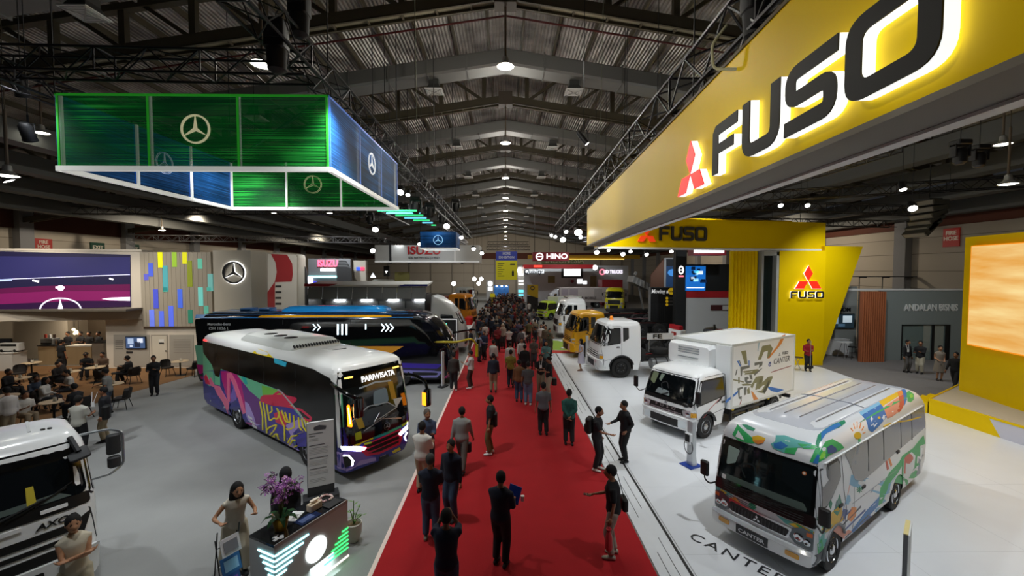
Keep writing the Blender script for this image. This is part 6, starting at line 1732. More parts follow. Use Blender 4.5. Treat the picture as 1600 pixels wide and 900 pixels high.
t=thing('slat_panel','panel of vertical reddish wood slats between the grey partition and the media room','slat panel')
g=MB();n=11
a,b_=ax(1337),ax(1374)
for k in range(n):x=a+(b_-a)*k/n;g.box(x,x+(b_-a)/n*.55,YA-.55,YA-.35,0,zt-.05,M('#a4603c',.5,noise=.15,nscale=5,stretch=(3,3,.3)))
g.box(a,b_,YA-.35,YA-.3,0,zt-.05,M('#6a3a22',.7));g.build('wood_slats',t,0)
t=thing('partition','pale grey media room partition with black lettering and a wall screen','display wall')
YM=27.5
g=MB();g.box(ax(1285,YM),ax(1340,YM),YM,YM+.2,0,4.4,M('#a7adaa',.6));g.build('wall_panel',t,0)
q=D(1309,484,YM);text_mesh('MEDIA ROOM',.37,.02,m_black,'wall_lettering',t,bold=True,loc=(q.x-.3,YM-.03,q.z),rot=(R(90),0,0))
q0,q1=D(1297,512,YM),D(1333,490,YM)
def tv(q0,q1,Y,lab,img=None,parent=None):
 t=thing('television',lab,'screen')
 g=MB();g.box(q0 .x-.04,q1 .x+.04,Y-.09,Y-.02,q0 .z-.04,q1 .z+.04,m_black);g.build('bezel',t,0,bevel=.008)
 g=MB();w_,h_=q1 .x-q0 .x,q1 .z-q0 .z
 g.box(q0 .x,q1 .x,Y-.1,Y-.09,q0 .z,q1 .z,M(img[0],.3,emit=.8))
 for(a,b,c,d_,m)in img[1]:g.box(q0 .x+a*w_,q0 .x+b*w_,Y-.104,Y-.1,q0 .z+c*h_,q0 .z+d_*h_,M(m,.3,emit=.8))
 g.build('screen',t,0)
 return t
tv(D(1297,512,YM),D(1333,491,YM),YM,'wall television on the media room partition',('#1d2b33',[(.1,.3,.3,.8,'#7d97a6'),(.5,.9,.4,.9,'#b9c9d2'),(.3,.6,.1,.3,'#3d566a')]))
t=thing('ledge','dark ledge with brackets running above the grey partition','ledge')
g=MB();g.box(ax(1300,29),28.9,29.0,29.3,5.0,5.06,M('#3f4143',.6));g.build('board',t,0)
for k in range(3):
 x=ax(1342+k*36,29);g=MB();g.bar((x,29.0,5.0),(x+.25,29.25,4.6),.04,.04,m_black);g.box(x,x+.5,28.95,29.0,4.95,5.0,m_black);g.box(x,x+.04,28.98,29.02,0,5.0,M('#56585a',.6));g.build('bracket',t,0)
 # ================================================================== coach side stands
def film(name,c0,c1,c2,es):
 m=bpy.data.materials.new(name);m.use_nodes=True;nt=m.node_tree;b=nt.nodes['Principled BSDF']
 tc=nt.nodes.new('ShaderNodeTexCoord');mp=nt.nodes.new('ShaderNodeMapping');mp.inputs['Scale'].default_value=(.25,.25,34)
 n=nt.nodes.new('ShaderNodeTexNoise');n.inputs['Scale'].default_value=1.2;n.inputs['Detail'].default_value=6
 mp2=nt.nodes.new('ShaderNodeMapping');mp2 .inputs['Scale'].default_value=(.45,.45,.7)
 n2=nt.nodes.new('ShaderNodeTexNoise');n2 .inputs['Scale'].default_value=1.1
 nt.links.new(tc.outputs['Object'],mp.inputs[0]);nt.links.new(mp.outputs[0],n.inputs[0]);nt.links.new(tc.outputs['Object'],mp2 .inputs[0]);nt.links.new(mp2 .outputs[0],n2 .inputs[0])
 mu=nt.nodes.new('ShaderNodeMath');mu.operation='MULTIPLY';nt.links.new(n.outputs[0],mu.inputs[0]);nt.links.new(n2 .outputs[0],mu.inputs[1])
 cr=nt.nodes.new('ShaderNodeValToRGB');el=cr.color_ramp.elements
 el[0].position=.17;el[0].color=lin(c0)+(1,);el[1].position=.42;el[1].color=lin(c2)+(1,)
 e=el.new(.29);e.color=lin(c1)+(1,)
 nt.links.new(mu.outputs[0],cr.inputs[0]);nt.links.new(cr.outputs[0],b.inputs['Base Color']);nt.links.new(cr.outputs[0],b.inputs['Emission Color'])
 b.inputs['Emission Strength'].default_value=es;b.inputs['Roughness'].default_value=.55;b.inputs['Alpha'].default_value=.86;b.inputs['Metallic'].default_value=.0;b.inputs['Specular IOR Level'].default_value=.1  # glow added to the film colour, standing in for light falling on it
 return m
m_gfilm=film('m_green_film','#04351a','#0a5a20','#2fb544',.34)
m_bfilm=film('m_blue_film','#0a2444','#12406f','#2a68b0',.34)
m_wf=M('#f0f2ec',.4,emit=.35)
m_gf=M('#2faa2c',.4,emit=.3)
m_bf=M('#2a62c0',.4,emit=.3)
HB_=2.2
pA=G(97,266,H0+HB_)if False else None
def up(px,py,h):
 d=ray(px,py);s=h/d.z;return Vector((d.x*s,d.y*s,H0+h))
c00,c10,c11,c01=up(97,266,HB_),up(507,262,HB_),up(621,325,HB_),up(371,327,HB_)
x0b,x1b=(c00 .x+c01 .x)/2,(c10 .x+c11 .x)/2
y0b,y1b=(c00 .y+c10 .y)/2,(c11 .y+c01 .y)/2
zb,zt_b=H0+HB_,H0+HB_*1.72
t=thing('hanging_film_box','big square hanging box of green and blue streaked film with ring and star emblems','hanging sign')
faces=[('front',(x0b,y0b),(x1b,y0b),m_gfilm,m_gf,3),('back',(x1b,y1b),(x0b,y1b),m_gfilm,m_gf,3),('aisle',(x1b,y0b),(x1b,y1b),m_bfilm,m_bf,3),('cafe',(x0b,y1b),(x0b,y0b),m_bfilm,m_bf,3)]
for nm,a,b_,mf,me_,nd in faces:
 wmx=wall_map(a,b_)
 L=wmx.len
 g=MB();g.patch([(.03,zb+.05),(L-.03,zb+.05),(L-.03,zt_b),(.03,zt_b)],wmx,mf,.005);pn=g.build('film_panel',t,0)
 g=MB()
 for k in range(nd+1):
  u=.02+(L-.08)*k/nd;g.patch([(u,zb+.05),(u+.045,zb+.05),(u+.045,zt_b),(u,zt_b)],wmx,me_,.012)
 g.patch([(0,zt_b-.05),(L,zt_b-.05),(L,zt_b),(0,zt_b)],wmx,me_,.014)
 g.build('panel_frame',pn,0)
 g=MB()
 for k in range(nd+1):u=.04+(L-.12)*k/nd;g.add([wmx(u+a_,z_,o_)for z_ in(zb,zt_b)for a_,o_ in((0,-.03),(.05,-.03),(.05,-.08),(0,-.08))],[(0,1,2,3),(4,5,6,7),(0,1,5,4),(1,2,6,5),(2,3,7,6),(3,0,4,7)],m_wf)
 g.build('inner_posts',pn,0)
 g=MB()
 uc_,r_=(L*.51,.31)if nm in('front','back')else(L*.5,.3)
 if nm!='back' or True:
  for o_,h_ in star3(uc_,(zb+zt_b)/2+.05,r_,40):g.patch(o_,wmx,M('#cfc9a0',.4,emit=.5)if mf is m_gfilm else M('#dfe4e8',.4,emit=.6),.03,0,h_)
 g.build('star_emblem',pn,0)
g=MB()
for a,b_ in(((x0b,y0b),(x1b,y0b)),((x1b,y0b),(x1b,y1b)),((x1b,y1b),(x0b,y1b)),((x0b,y1b),(x0b,y0b))):g.bar((a[0],a[1],zb),(b_[0],b_[1],zb),.1,.1,m_wf)
g.build('white_bottom_frame',t,0)
g=MB()
for k in range(1,4):
 y=y0b+(y1b-y0b)*k/4
for a,b_ in(((x0b,y0b),(x1b,y1b)),((x1b,y0b),(x0b,y1b))):g.tube([(a[0],a[1],zt_b),(b_[0],b_[1],zt_b)],.04,m_blk,6)
for x in(x0b,x1b):
 for y in(y0b,y1b):g.tube([(x,y,zt_b),(x,y,rz_(x)+.05)],.015,m_blk,5)
g.build('suspension_rope',t,0)
t=thing('hanging_film_box','small blue film box with a star emblem, hanging in front of the white hanging banner','hanging sign')
q0,q1=D(657,388,30),D(712,362,30)
wmx=wall_map((q0 .x,30),(q1 .x,30))
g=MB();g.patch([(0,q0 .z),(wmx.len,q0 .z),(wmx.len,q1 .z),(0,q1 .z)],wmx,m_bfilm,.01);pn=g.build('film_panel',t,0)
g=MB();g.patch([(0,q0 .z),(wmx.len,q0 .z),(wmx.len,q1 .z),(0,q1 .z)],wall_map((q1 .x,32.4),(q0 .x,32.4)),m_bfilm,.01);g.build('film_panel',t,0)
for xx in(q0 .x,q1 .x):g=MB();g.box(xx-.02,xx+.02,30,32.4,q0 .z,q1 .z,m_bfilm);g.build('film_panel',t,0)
g=MB()
for o_,h_ in star3(wmx.len/2,(q0 .z+q1 .z)/2,.34,28):g.patch(o_,wmx,M('#8fc4e8',.4,emit=.8),.03,0,h_)
g.build('star_emblem',pn,0)
g=MB();g.bar((q0 .x,30,q0 .z),(q1 .x,30,q0 .z),.09,.09,m_wf);g.bar((q0 .x,32.4,q0 .z),(q1 .x,32.4,q0 .z),.09,.09,m_wf);g.bar((q0 .x,30,q0 .z),(q0 .x,32.4,q0 .z),.09,.09,m_wf);g.bar((q1 .x,30,q0 .z),(q1 .x,32.4,q0 .z),.09,.09,m_wf);g.build('white_bottom_frame',t,0)
g=MB();g.tube([(q0 .x,30,q1 .z),(q0 .x,30,rz_(q0 .x)+.05)],.015,m_blk,5);g.tube([(q1 .x,30,q1 .z),(q1 .x,30,rz_(q1 .x)+.05)],.015,m_blk,5);g.build('suspension_rope',t,0)
t=thing('light_bar_frame','hanging frame of thin green and blue light bars beyond the big film box','light frame')
g=MB()
barm=[M('#35d07a',.4,emit=1.2),M('#69c8e8',.4,emit=1.2)]
for k in range(7):
 y=15.6+k*1.15;z=7.75
 p_=up(590+k*14,329+k*3.8,z-H0)
 pr_=up(651+k*5,329+k*3.8,z-H0)
 g=MB();g.box(p_.x,pr_.x,p_.y-.04,p_.y+.04,z-.03,z+.03,barm[k%2]);g.build('light_bar',t,0)
pf,pb=up(590,329,z-H0),up(680,353,z-H0)
g=MB()
for xx,yy in((pf.x-.1,pf.y-.2),(pf.x+2.2,pf.y-.2)):g.box(xx,xx+.06,yy,pb.y+.2,z+.03,z+.09,m_blk);g.tube([(xx+.03,yy,z+.06),(xx+.03,yy,rz_(xx)+.05)],.015,m_blk,5);g.tube([(xx+.03,pb.y,z+.06),(xx+.03,pb.y,rz_(xx)+.05)],.015,m_blk,5)
g.build('carrier_rails',t,0)
m_cream=M('#cdc6ba',.6,noise=.03,nscale=1)
m_crl=M('#d6cfc2',.6)
YL=23.4
lx=lambda px,Y=YL:D(px,450,Y).x
wl0,wl1=(lx(-60,22.2),22.2),(lx(224),YL)
wl=wall_map(wl0,wl1)
def wlp(px,py,w_=wl):
 d=ray(px,py);o=Vector((0,0,H0));s_=(w_.p0-o).dot(w_.n)/d.dot(w_.n);q=o+d*s_
 return((q-w_.p0).dot(w_.t),q.z)
t=thing('screen_wall','beige stand wall holding a wide LED screen above the cafe','display wall')
tl,tr,br_,bl=wlp(-60,389),wlp(224,394),wlp(224,490),wlp(-60,506)
g=MB();g.patch([bl,wlp(160,493),wlp(224,489),tr,tl],wl,m_cream,.0);pb_=g.build('header_front',t,0)
a,b_=Vector((*wl0,0)),Vector((*wl1,0))
g=MB();obox(g,a,b_,2.75,6.55,wl.n,-.9,-.02,m_cream);obox(g,a,b_,6.5,6.6,wl.n,-.92,.04,m_crl);g.build('header_body',t,0)
sA,sB,sC,sD=wlp(-60,487.5),wlp(205,479),wlp(204,398),wlp(-60,391)
scm=bpy.data.materials.new('m_led_car');scm.use_nodes=True;nt=scm.node_tree;b=nt.nodes['Principled BSDF'];b.inputs['Base Color'].default_value=(.01,.01,.012,1);b.inputs['Roughness'].default_value=.4
g=MB();g.patch([sA,sB,sC,sD],wl,M('#191732',.4,emit=1.0),.04);sc_=g.build('led_screen',t,0)
g=MB()
E=lambda c,e=1.0:M(c,.4,emit=e)
pp=lambda L:[wlp(x,y)for x,y in L]
g.patch(pp([(-60,400),(204,402),(204,430),(90,434),(-60,440)]),wl,E('#24244e'),.045)
g.patch(pp([(-60,455),(60,447),(110,446),(204,444),(204,468),(120,466),(-60,478)]),wl,E('#4c1038'),.046)
g.patch(pp([(-60,462),(80,455),(204,455),(204,474),(120,476),(-60,482)]),wl,E('#66164a'),.047)
g.patch(pp([(-60,478),(120,470),(204,470),(204,479),(-60,487)]),wl,E('#241030'),.048)
g.patch(stroke(pp([(20,436),(120,432),(204,429)]),.03),wl,E('#c8c8e8',1.5),.05)
g.patch(stroke(pp([(-40,440),(20,437)]),.1),wl,E('#9fb0d8',1.2),.05);g.patch(stroke(pp([(52,438),(62,440)]),.09),wl,E('#ffffff',2),.051);g.patch(stroke(pp([(172,435),(178,437)]),.07),wl,E('#ffffff',2),.051);g.patch(stroke(pp([(88,449),(102,449)]),.1),wl,E('#f0d0e8',1.6),.051)
g.patch(pp([(160,467),(175,465),(204,464),(204,470),(172,469)]),wl,E('#e8d8f0',1.5),.051)
cx,cz3=wlp(96,484)
ringp=[(cx+.95*math.cos(R(a)),cz3+.62*math.sin(R(a)))for a in range(5,176,10)]
g.patch(stroke(ringp,.07),wl,E('#d8d8ee',1.4),.052);g.patch([(cx-.13,cz3),(cx,cz3+.58),(cx+.13,cz3)],wl,E('#f0f0ff',1.5),.053)
g.patch(circ(*wlp(96,450),.16,16),wl,E('#e8c0dc',1.2),.052)
g.build('car_picture',sc_,0)
t=thing('stand_wall','lit cream wall with door and info panels below the coloured slats','display wall')
wr=wall_map((lx(160),YL+.1),(lx(345),YL+.1))
def wrp(px,py):return wlp(px,py,wr)
g=MB();g.box(lx(160),lx(345),YL+.1,YL+.4,0,6.45,m_crl);g.build('wall_body',t,0)
g=MB();q0,q1=wrp(238,574),wrp(262,523);g.patch([(q0[0],.05),(q1[0],.05),(q1[0],q1[1]),(q0[0],q1[1])],wr,M('#9c968a',.6),.02);g.patch([(q0[0]+.05,.06),(q1[0]-.05,.06),(q1[0]-.05,q1[1]-.06),(q0[0]+.05,q1[1]-.06)],wr,M('#d5cfc0',.6),.03);dr_=g.build('door_leaf',t,0)
g=MB();g.patch(rrect(*wrp(249,536),*wrp(257,530),.01),wr,M('#ecebe4',.5),.04);g.patch(rrect(*wrp(250,537),*wrp(257,535),.01),wr,m_dgrey,.045);g.patch(circ(*wrp(260,548),.035,8),wr,m_dgrey,.07);g.build('door_sign',dr_,0)
g=MB()
for(ax_,ay,bx_,by)in((178,572,234,523),(265,572,303,523)):g.patch([wrp(ax_,ay),wrp(bx_,ay),wrp(bx_,by),wrp(ax_,by)],wr,M('#a9a59c',.6),.02)
for k in range(5):g.patch([wrp(181,533+k*3),wrp(193,533+k*3),wrp(193,532.2+k*3),wrp(181,532.2+k*3)],wr,M('#5c5a56',.6),.025)
for k in range(9):g.patch([wrp(272,531+k*2.5),wrp(298,531+k*2.5),wrp(298,530.4+k*2.5),wrp(272,530.4+k*2.5)],wr,M('#8b8780',.6),.025)
g.patch(rrect(*wrp(198,552),*wrp(208,549),.01),wr,m_dgrey,.03)
g.build('info_panels',t,0)
tv(D(197,544,YL),D(226,527,YL),YL+.1,'small television on the cream wall beside the door',('#3f5478',[(.1,.4,.4,.9,'#9fb2d0'),(.45,.75,.1,.6,'#20283c'),(.6,.9,.5,.9,'#d8e0f0'),(.2,.35,.1,.3,'#b8c4dc')]))
t=thing('slat_panel','panel of pale upright slats with glowing blue, green and yellow windows','slat panel')
g=MB();xs=[lx(222+k*6.9)for k in range(17)]
za_,zb__=D(222,510,YL).z,D(222,394,YL).z
for a,b_ in zip(xs,xs[1:]):g.box(a+.006,b_-.006,YL-.08,YL+.1,za_,zb__,M('#a39c8f',.6))
g.build('slats',t,0)
for(px,py0,py1,c_)in((225,428,438,'#5a5cc0'),(232,411,432,'#4a5fd0'),(247,394,418,'#e8e818'),(255,415,455,'#4f9fa8'),(269,394,417,'#8fb83a'),(285,394,412,'#d8d81c'),(293,407,448,'#7f8a2c'),(309,404,420,'#5fb8a0'),(325,428,455,'#6fb0ac'),(240,452,482,'#4a55c8'),(255,449,456,'#4fb09a'),(278,452,481,'#4a6ae0'),(310,449,478,'#6fc8c0'),(323,449,455,'#57b0a0'),(234,484,510,'#6a7ff0'),(249,486,510,'#5a70e8'),(264,478,510,'#5a70f0'),(294,484,505,'#2f7a64'),(319,478,500,'#5aa894')):
 a,b_=D(px,py1,YL-.1),D(px+6.5,py0,YL-.1)
 g=MB();g.box(a.x,b_.x,YL-.1,YL-.02,a.z,b_.z,M(c_,.4,emit=.45));g.build('coloured_window',t,0)
t=thing('logo_pier','broad beige pier with a lit ring and star emblem beside the coloured slats','display wall')
YP=23.0
g=MB();g.box(lx(334,YP),lx(393,YP),YP,YP+1.5,0,D(350,391,YP).z,M('#c4beb0',.6));g.build('pier_body',t,0)
wp_=wall_map((lx(334,YP),YP),(lx(393,YP),YP));q=wlp(366,426,wp_)
g=MB()
for o_,h_ in star3(q[0],q[1],.62,40):g.patch(o_,wp_,M('#ffffff',.4,emit=3),.05,0,h_)
a_=g.build('emblem_glow',t,0)
g=MB()
for o_,h_ in star3(q[0],q[1],.6,40):g.patch(o_,wp_,m_black,.09,0,h_)
g.build('star_emblem',a_,0)
t=thing('cafe_wall','warm lit cafe back wall with a dark niche behind the bar','display wall')
YC=26.2
g=MB();g.box(lx(-90,YC),lx(103,YC),YC,YC+.2,0,4.0,M('#cfc3b0',.6));g.build('back_wall',t,0)
g=MB();g.box(lx(103,YC),lx(166,YC),YC+1.2,YC+1.4,0,4.0,M('#4f4233',.6));g.box(lx(103,YC),lx(104.5,YC),YC,YC+1.2,0,4.0,M('#8f8372',.6));g.box(lx(137,YC),lx(158,YC),YC+1.1,YC+1.18,0,2.5,M('#7d7466',.6));g.box(lx(103,YC),lx(160,YC),YC+.5,YC+.6,2.75,4.0,M('#9a8f7e',.6));g.build('niche',t,0)
g=MB();g.box(wl0[0],lx(224),22.3,YC+1.4,3.3,3.4,M('#57524a',.8));g.build('cafe_soffit',t,0)
for i,(px,py)in enumerate([(43,501),(72,500),(94,499),(122,498)]):
 q=D(px,py,24.3);s_=thing('track_light','small black track lamp over the cafe, %s from the LED screen end'%ORD[i],'track light',(q.x,q.y,3.1),group='cafe track lamps')
 g=MB();g.tube([(0,0,.2),(0,0,.05)],.02,m_blk,6);g.tube([(-.06,0,.05),(.08,0,-.16)],.055,m_blk,10);g.build('lamp_head',s_)
for i,(px,py,Y)in enumerate([(115,515,25.8),(119,518,25.8),(123,521,25.8),(117,521,26.0)]):
 q=D(px,py,Y);g=MB();g.ball((0,0,0),.09,M('#e8dcb0',.3,emit=2.5),10,8);g.tube([(0,0,.09),(0,0,3.3-q.z)],.008,m_blk,4);o=g.build('globe_pendant',loc=tuple(q));tag(o,'small round glass pendant above the cafe bar, %s of the cluster'%ORD[i],'pendant lamp','pendant cluster over the bar')
def block(name,lab,cat,x0,x1,y0,y1,h,body,top,group=None):
 t=thing(name,lab,cat,((x0+x1)/2,(y0+y1)/2,0),0,group)
 w_,d_=(x1-x0)/2,(y1-y0)/2
 g=MB();g.box(-w_,w_,-d_,d_,.02,h-.04,body);g.build('counter_body',t,0)
 g=MB();g.box(-w_-.03,w_+.03,-d_-.03,d_+.03,h-.04,h,top);g.build('counter_top',t,0)
 return t
wood=M('#b39a74',.5,noise=.15,nscale=3,stretch=(1,1,.2))
b0,b1=G(65,575,0),G(165,575,0)
block('bar_counter','wood-fronted bar counter with a dark top, closest to the LED screen end','counter',lx(64,24.6),lx(90,24.6),24.3,25.0,1.15,wood,m_dgrey)
block('bar_counter','wide wood-fronted bar counter in the middle of the cafe bar','counter',lx(107,24.6),lx(147,24.6),24.3,25.0,1.12,wood,m_crl)
block('bar_counter','taller grey-brown bar end unit beside the lit cream wall','counter',lx(148,24.2),lx(166,24.2),23.9,24.8,1.4,M('#7f7466',.6),m_dgrey)
block('display_plinth','low white display plinth at the edge of the cafe','plinth',lx(-20,23.2),lx(24,23.2),22.9,23.6,1.0,M('#c9c9c6',.6),M('#d9d9d6',.5))
t=thing('model_bus','small grey scale model vehicle standing on the white plinth','scale model',(lx(12,23.2),23.25,1.0),0)
g=MB();g.rbox((0,0,.28),(1.1,.35,.42),.06,M('#c2c4c2',.4));g.box(-.4,.45,-.18,.18,.32,.44,m_black);g.build('body',t,30)
for x in(-.35,.35):g=MB();g.tube([(x,-.18,.08),(x,.18,.08)],.08,m_black,12);g.build('wheel',t)
tv(D(-20,562,25.9),D(10,531,25.9),YC,'black wall television at the far end of the cafe wall',('#0a0c10',[(.3,.9,.35,.45,'#c8d4e0')]))
t=thing('coffee_machine','chrome and white coffee machine standing on the bar counter','coffee machine',(lx(75,24.6),24.6,1.15))
g=MB();g.rbox((0,0,.2),(.7,.45,.36),.04,m_silver);g.box(-.3,.3,-.24,-.2,.05,.15,m_black);g.build('body',t);g=MB()
for k in range(3):g.rbox((-.25+k*.25,0,.5),(.1,.1,.22),.03,[M('#b9483a',.4),m_white,M('#4a3a30',.4)][k])
g.build('hoppers',t)
for k in range(4):
 g=MB();g.lathe([(.03,0),(.035,.02),(.035,.18),(.014,.25),(.014,.3)],[M('#3a4a2a',.3),M('#6a4a2a',.3),m_black,M('#8a8a88',.3)][k],10);o=g.build('bottle',loc=(lx(82,24.6)+k*.12,24.55,1.15));tag(o,'bottle standing by the coffee machine on the bar, %s in its row'%ORD[k],'bottle','bottles on the bar')
m_lgt=M('#cfccc2',.6)
YI=33.0
ix=lambda px,Y=YI:D(px,450,Y).x
t=thing('stand_wall','pale stand wall with a big curved red band and rounded top corner','display wall')
wi=wall_map((ix(393),YI),(ix(466),YI))
wip=lambda px,py:wlp(px,py,wi)
ou=[wip(393,485),wip(466,485)]+[wip(466,403),wip(465,399),wip(462,397),wip(458,396.5),wip(393,393)]
g=MB();g.patch([(p_[0],0 if i<2 else p_[1])for i,p_ in enumerate(ou)],lambda u,v,o:wi(u,v,o if o>0 else-1.2),M('#a8a396',.6),.01);g.build('wall_body',t,0)
g=MB();g.patch([wip(419,397),wip(462,398),wip(464,402),wip(464,490),wip(400,490),wip(393,487),wip(419,455)],wi,M('#d4d2ca',.6),.03)
g.build('white_shape',t,0)
g=MB();g.patch([wip(*q)for q in((424,397),(449,398),(457,412),(458,428),(456,440),(430,441),(430,490),(400,490),(394,488),(411,467),(430,440),(433,425),(431,410))],wi,M('#a32b30',.5),.05);g.build('red_band',t,0)
g=MB()
for k in range(4):g.patch([wip(431,446+k*9),wip(440,446+k*9),wip(440,449+k*9),wip(431,449+k*9)],wi,m_dgrey,.06)
g.build('shelf_slots',t,0)
for i,(pa,pb2,top,Y,col_,lab)in enumerate([(466,484,402,34.5,'#3f4144','dark grey stepped arch beside the red curved band'),(541,553,407,36,'#56595c','dark grey stepped arch end between the grey logo wall and the beige panel')]):
 t=thing('arch_panel',lab,'arch panel')
 for k in range(5):
  a,b_=ix(pa,Y),ix(pb2,Y);st_=(b_-a)/5;zz=D(pa,top,Y).z-k*.13
  pts=fillet([(a+st_*k,0),(b_-st_*0+0,0),(b_,zz),(a+st_*k-.4,zz)],[0,0,.9,0],6,True)
  g=MB();g.poly([(p_[0],Y+k*-.12,p_[1])for p_ in fillet([(a-.6,0),(a+st_*(k+1),0),(a+st_*(k+1),zz),(a-.6,zz)],[0,0,.8,0],6,True)],(0,.1,0),M(col_ if k%2 else '#2e3033',.5));g.build('arch_layer',t,0)
t=thing('stand_wall','dark grey stand wall with a lit red logo and white line beneath it','display wall')
Y2=36.5
g=MB();g.box(ix(482,Y2),ix(548,Y2),Y2,Y2+.3,0,D(500,404,Y2).z,M('#6f7276',.6));g.build('wall_body',t,0)
q=D(512.5,412,Y2);text_mesh('ISUZU',.78,.05,M('#ff5a78',.4,emit=2.2),'lit_letters',t,bold=True,width=.82,loc=(q.x,Y2-.06,q.z),rot=(R(90),0,0))
q=D(512.5,422,Y2);g=MB();g.box(q.x-.62,q.x+.62,Y2-.06,Y2,q.z-.1,q.z+.12,M('#ffffff',.4,emit=3));g.build('lit_line',t,0)
g=MB();g.box(ix(483,Y2),ix(535,Y2),Y2-.15,Y2,D(1,434,Y2).z,D(1,431,Y2).z,M('#9fe8e8',.4,emit=2));g.box(ix(483,Y2),ix(490,Y2),Y2-.2,Y2-.1,2.0,D(1,432,Y2).z,M('#f0e8ff',.4,emit=1.8));g.box(ix(491,Y2),ix(496,Y2),Y2-.2,Y2-.1,2.0,D(1,440,Y2).z,M('#3a3ac8',.4,emit=1.2));g.box(ix(484,Y2),ix(489,Y2),Y2-.24,Y2-.2,2.0,2.6,M('#d8222a',.4,emit=1));g.build('light_strips',t,0)
t=thing('stand_wall','beige stand wall with a small blue and red lit plate','display wall')
Y3=38
g=MB();g.box(ix(553,Y3),ix(572,Y3),Y3,Y3+.4,0,D(560,407,Y3).z,M('#b9b4a8',.6));g.build('wall_body',t,0)
q=D(563,420,Y3);g=MB();g.rbox((q.x-.16,Y3-.04,q.z),(.36,.08,.3),.03,M('#2a4ac0',.4,emit=1.5));g.rbox((q.x+.2,Y3-.04,q.z),(.36,.08,.3),.03,M('#e03a5a',.4,emit=1.5));g.build('lit_plate',t,0)
t=thing('hanging_sign','white hanging banner box with red letters and a small grey slogan','hanging sign')
Y4=48.0
q0,q1=D(586,410,Y4),D(749,383,Y4)
g=MB();g.box(q0 .x,q1 .x,Y4,Y4+5,q0 .z,q1 .z,M('#cfd0cd',.6));bd=g.build('banner_body',t,0)
g=MB()
for px in(610,711):q=D(px,400,Y4);g.box(q.x-.12,q.x+.12,Y4-.05,Y4+.02,q0 .z,q1 .z+.1,M('#2f3033',.6)if px==610 else M('#efefec',.6))
for px in(610,640,722):q=D(px,411,Y4);g.box(q.x-.14,q.x+.14,Y4-.08,Y4+.1,q0 .z-.15,q0 .z+.02,m_dgrey)
g.box(q0 .x,q1 .x,Y4-.1,Y4,q0 .z,q0 .z+.12,M('#f2f4f2',.5,emit=.3))
g.build('seams',bd,0)
q=D(663,392,Y4);text_mesh('ISUZU',1.25,.08,M('#c8141e',.4),'red_letters',bd,bold=True,width=1.1,loc=(q.x,Y4-.1,q.z),rot=(R(90),0,0))
q=D(663,403,Y4);text_mesh('REAL PARTNER. REAL JOURNEY',.36,.02,M('#4a4a4a',.5),'slogan',bd,width=.7,loc=(q.x,Y4-.08,q.z),rot=(R(90),0,0))
g=MB()
for x in(q0 .x+.3,q1 .x-.3):g.tube([(x,Y4+.5,q1 .z),(x,Y4+.5,rz_(x)+.05)],.03,m_blk,5)
g.build('suspension_rope',t,0)
t=thing('stand_tower','rounded beige stand tower with a small black sign beyond the wing-sided lorry','display wall')
Yt=52
a,b_=ix(577,Yt),ix(615,Yt)
g=MB();g.rbox(((a+b_)/2,Yt+1,2.2),(b_-a,2,4.4),.8,M('#c6c4b6',.6),None,6);g.build('tower_body',t,30)
g=MB();q=D(604,424,Yt);g.box(q.x-.35,q.x+.35,Yt-.05,Yt+.3,q.z-.6,q.z+.65,m_black);g.cbox((q.x,Yt-.07,q.z),(.3,.04,.08),M('#ffffff',.4,emit=2));g.cbox((q.x-.02,Yt-.07,q.z-.12),(.08,.04,.24),M('#ffffff',.4,emit=2));g.build('black_sign',t,0)
g=MB();q=D(583,431,Yt);g.patch([(q.x-.35,q.z-.2),(q.x+.35,q.z-.2),(q.x,q.z+.35)],lambda u,v,o:Vector((u,Yt-.02-o,v)),M('#e8f4ff',.4,emit=2.5),.05);g.build('lit_triangle',t,0)
g=MB();g.box(ix(617,Yt),ix(640,Yt),Yt,Yt+.3,0,D(1,425,Yt).z,M('#8f8a4a',.6));o=g.build('olive_panel',smooth=0);tag(o,'olive green stand panel beside the rounded beige tower','display panel')
for i,(px,py,c_,tx_,lab)in enumerate([(67,382,'#a32a20','FIRE\nHOSE','red fire hose sign high on the coach side wall'),(152,387,'#123a2a','EXIT','dark green EXIT sign high on the coach side wall, closer to the red sign'),(208,389,'#123a2a','EXIT','dark green EXIT sign high on the coach side wall, farther from the red sign')]):
 d=ray(px,py);s_=(XL+.05)/d.x;q=Vector((0,0,H0))+d*s_
 t=thing('wall_sign',lab,'sign',(XL+.04,q.y,q.z),R(90))
 g=MB();g.box(-.6,.6,-.06,.0,-.42,.42,M(c_,.5,emit=.1));bd=g.build('sign_plate',t,0)
 text_mesh(tx_,.34 if i==0 else.44,.01,M('#d0c4b0',.5,emit=.1),'sign_lettering',bd,bold=True,loc=(0,-.07,0),rot=(R(90),0,0))
d=ray(1487,371);s_=(XR-.05)/d.x;q=Vector((0,0,H0))+d*s_
t=thing('wall_sign','red fire hose sign high on the wall behind the grey consulting stand','sign',(XR-.04,q.y,q.z),R(-90))
g=MB();g.box(-.5,.5,-.06,.0,-.6,.6,M('#a32a20',.5,emit=.1));bd=g.build('sign_plate',t,0)
text_mesh('FIRE\nHOSE',.36,.01,M('#d0c4b0',.5,emit=.1),'sign_lettering',bd,bold=True,loc=(0,-.07,.1),rot=(R(90),0,0))
q=D(104,362,19);t=thing('wall_speaker','grey box loudspeaker fixed to a column of the coach side wall','loudspeaker',(XL+.75,21.9,7.6),R(70))
g=MB();g.rbox((0,0,0),(.55,.6,.75),.06,M('#3a3a3c',.6));g.lathe([(.001,0),(.2,0),(.18,.03),(.05,-.02),(.001,.0)],m_silver,16,(0,-.31,0),'y');g.box(-.05,.05,.3,.6,-.1,.1,m_dgrey);g.build('cabinet',t)
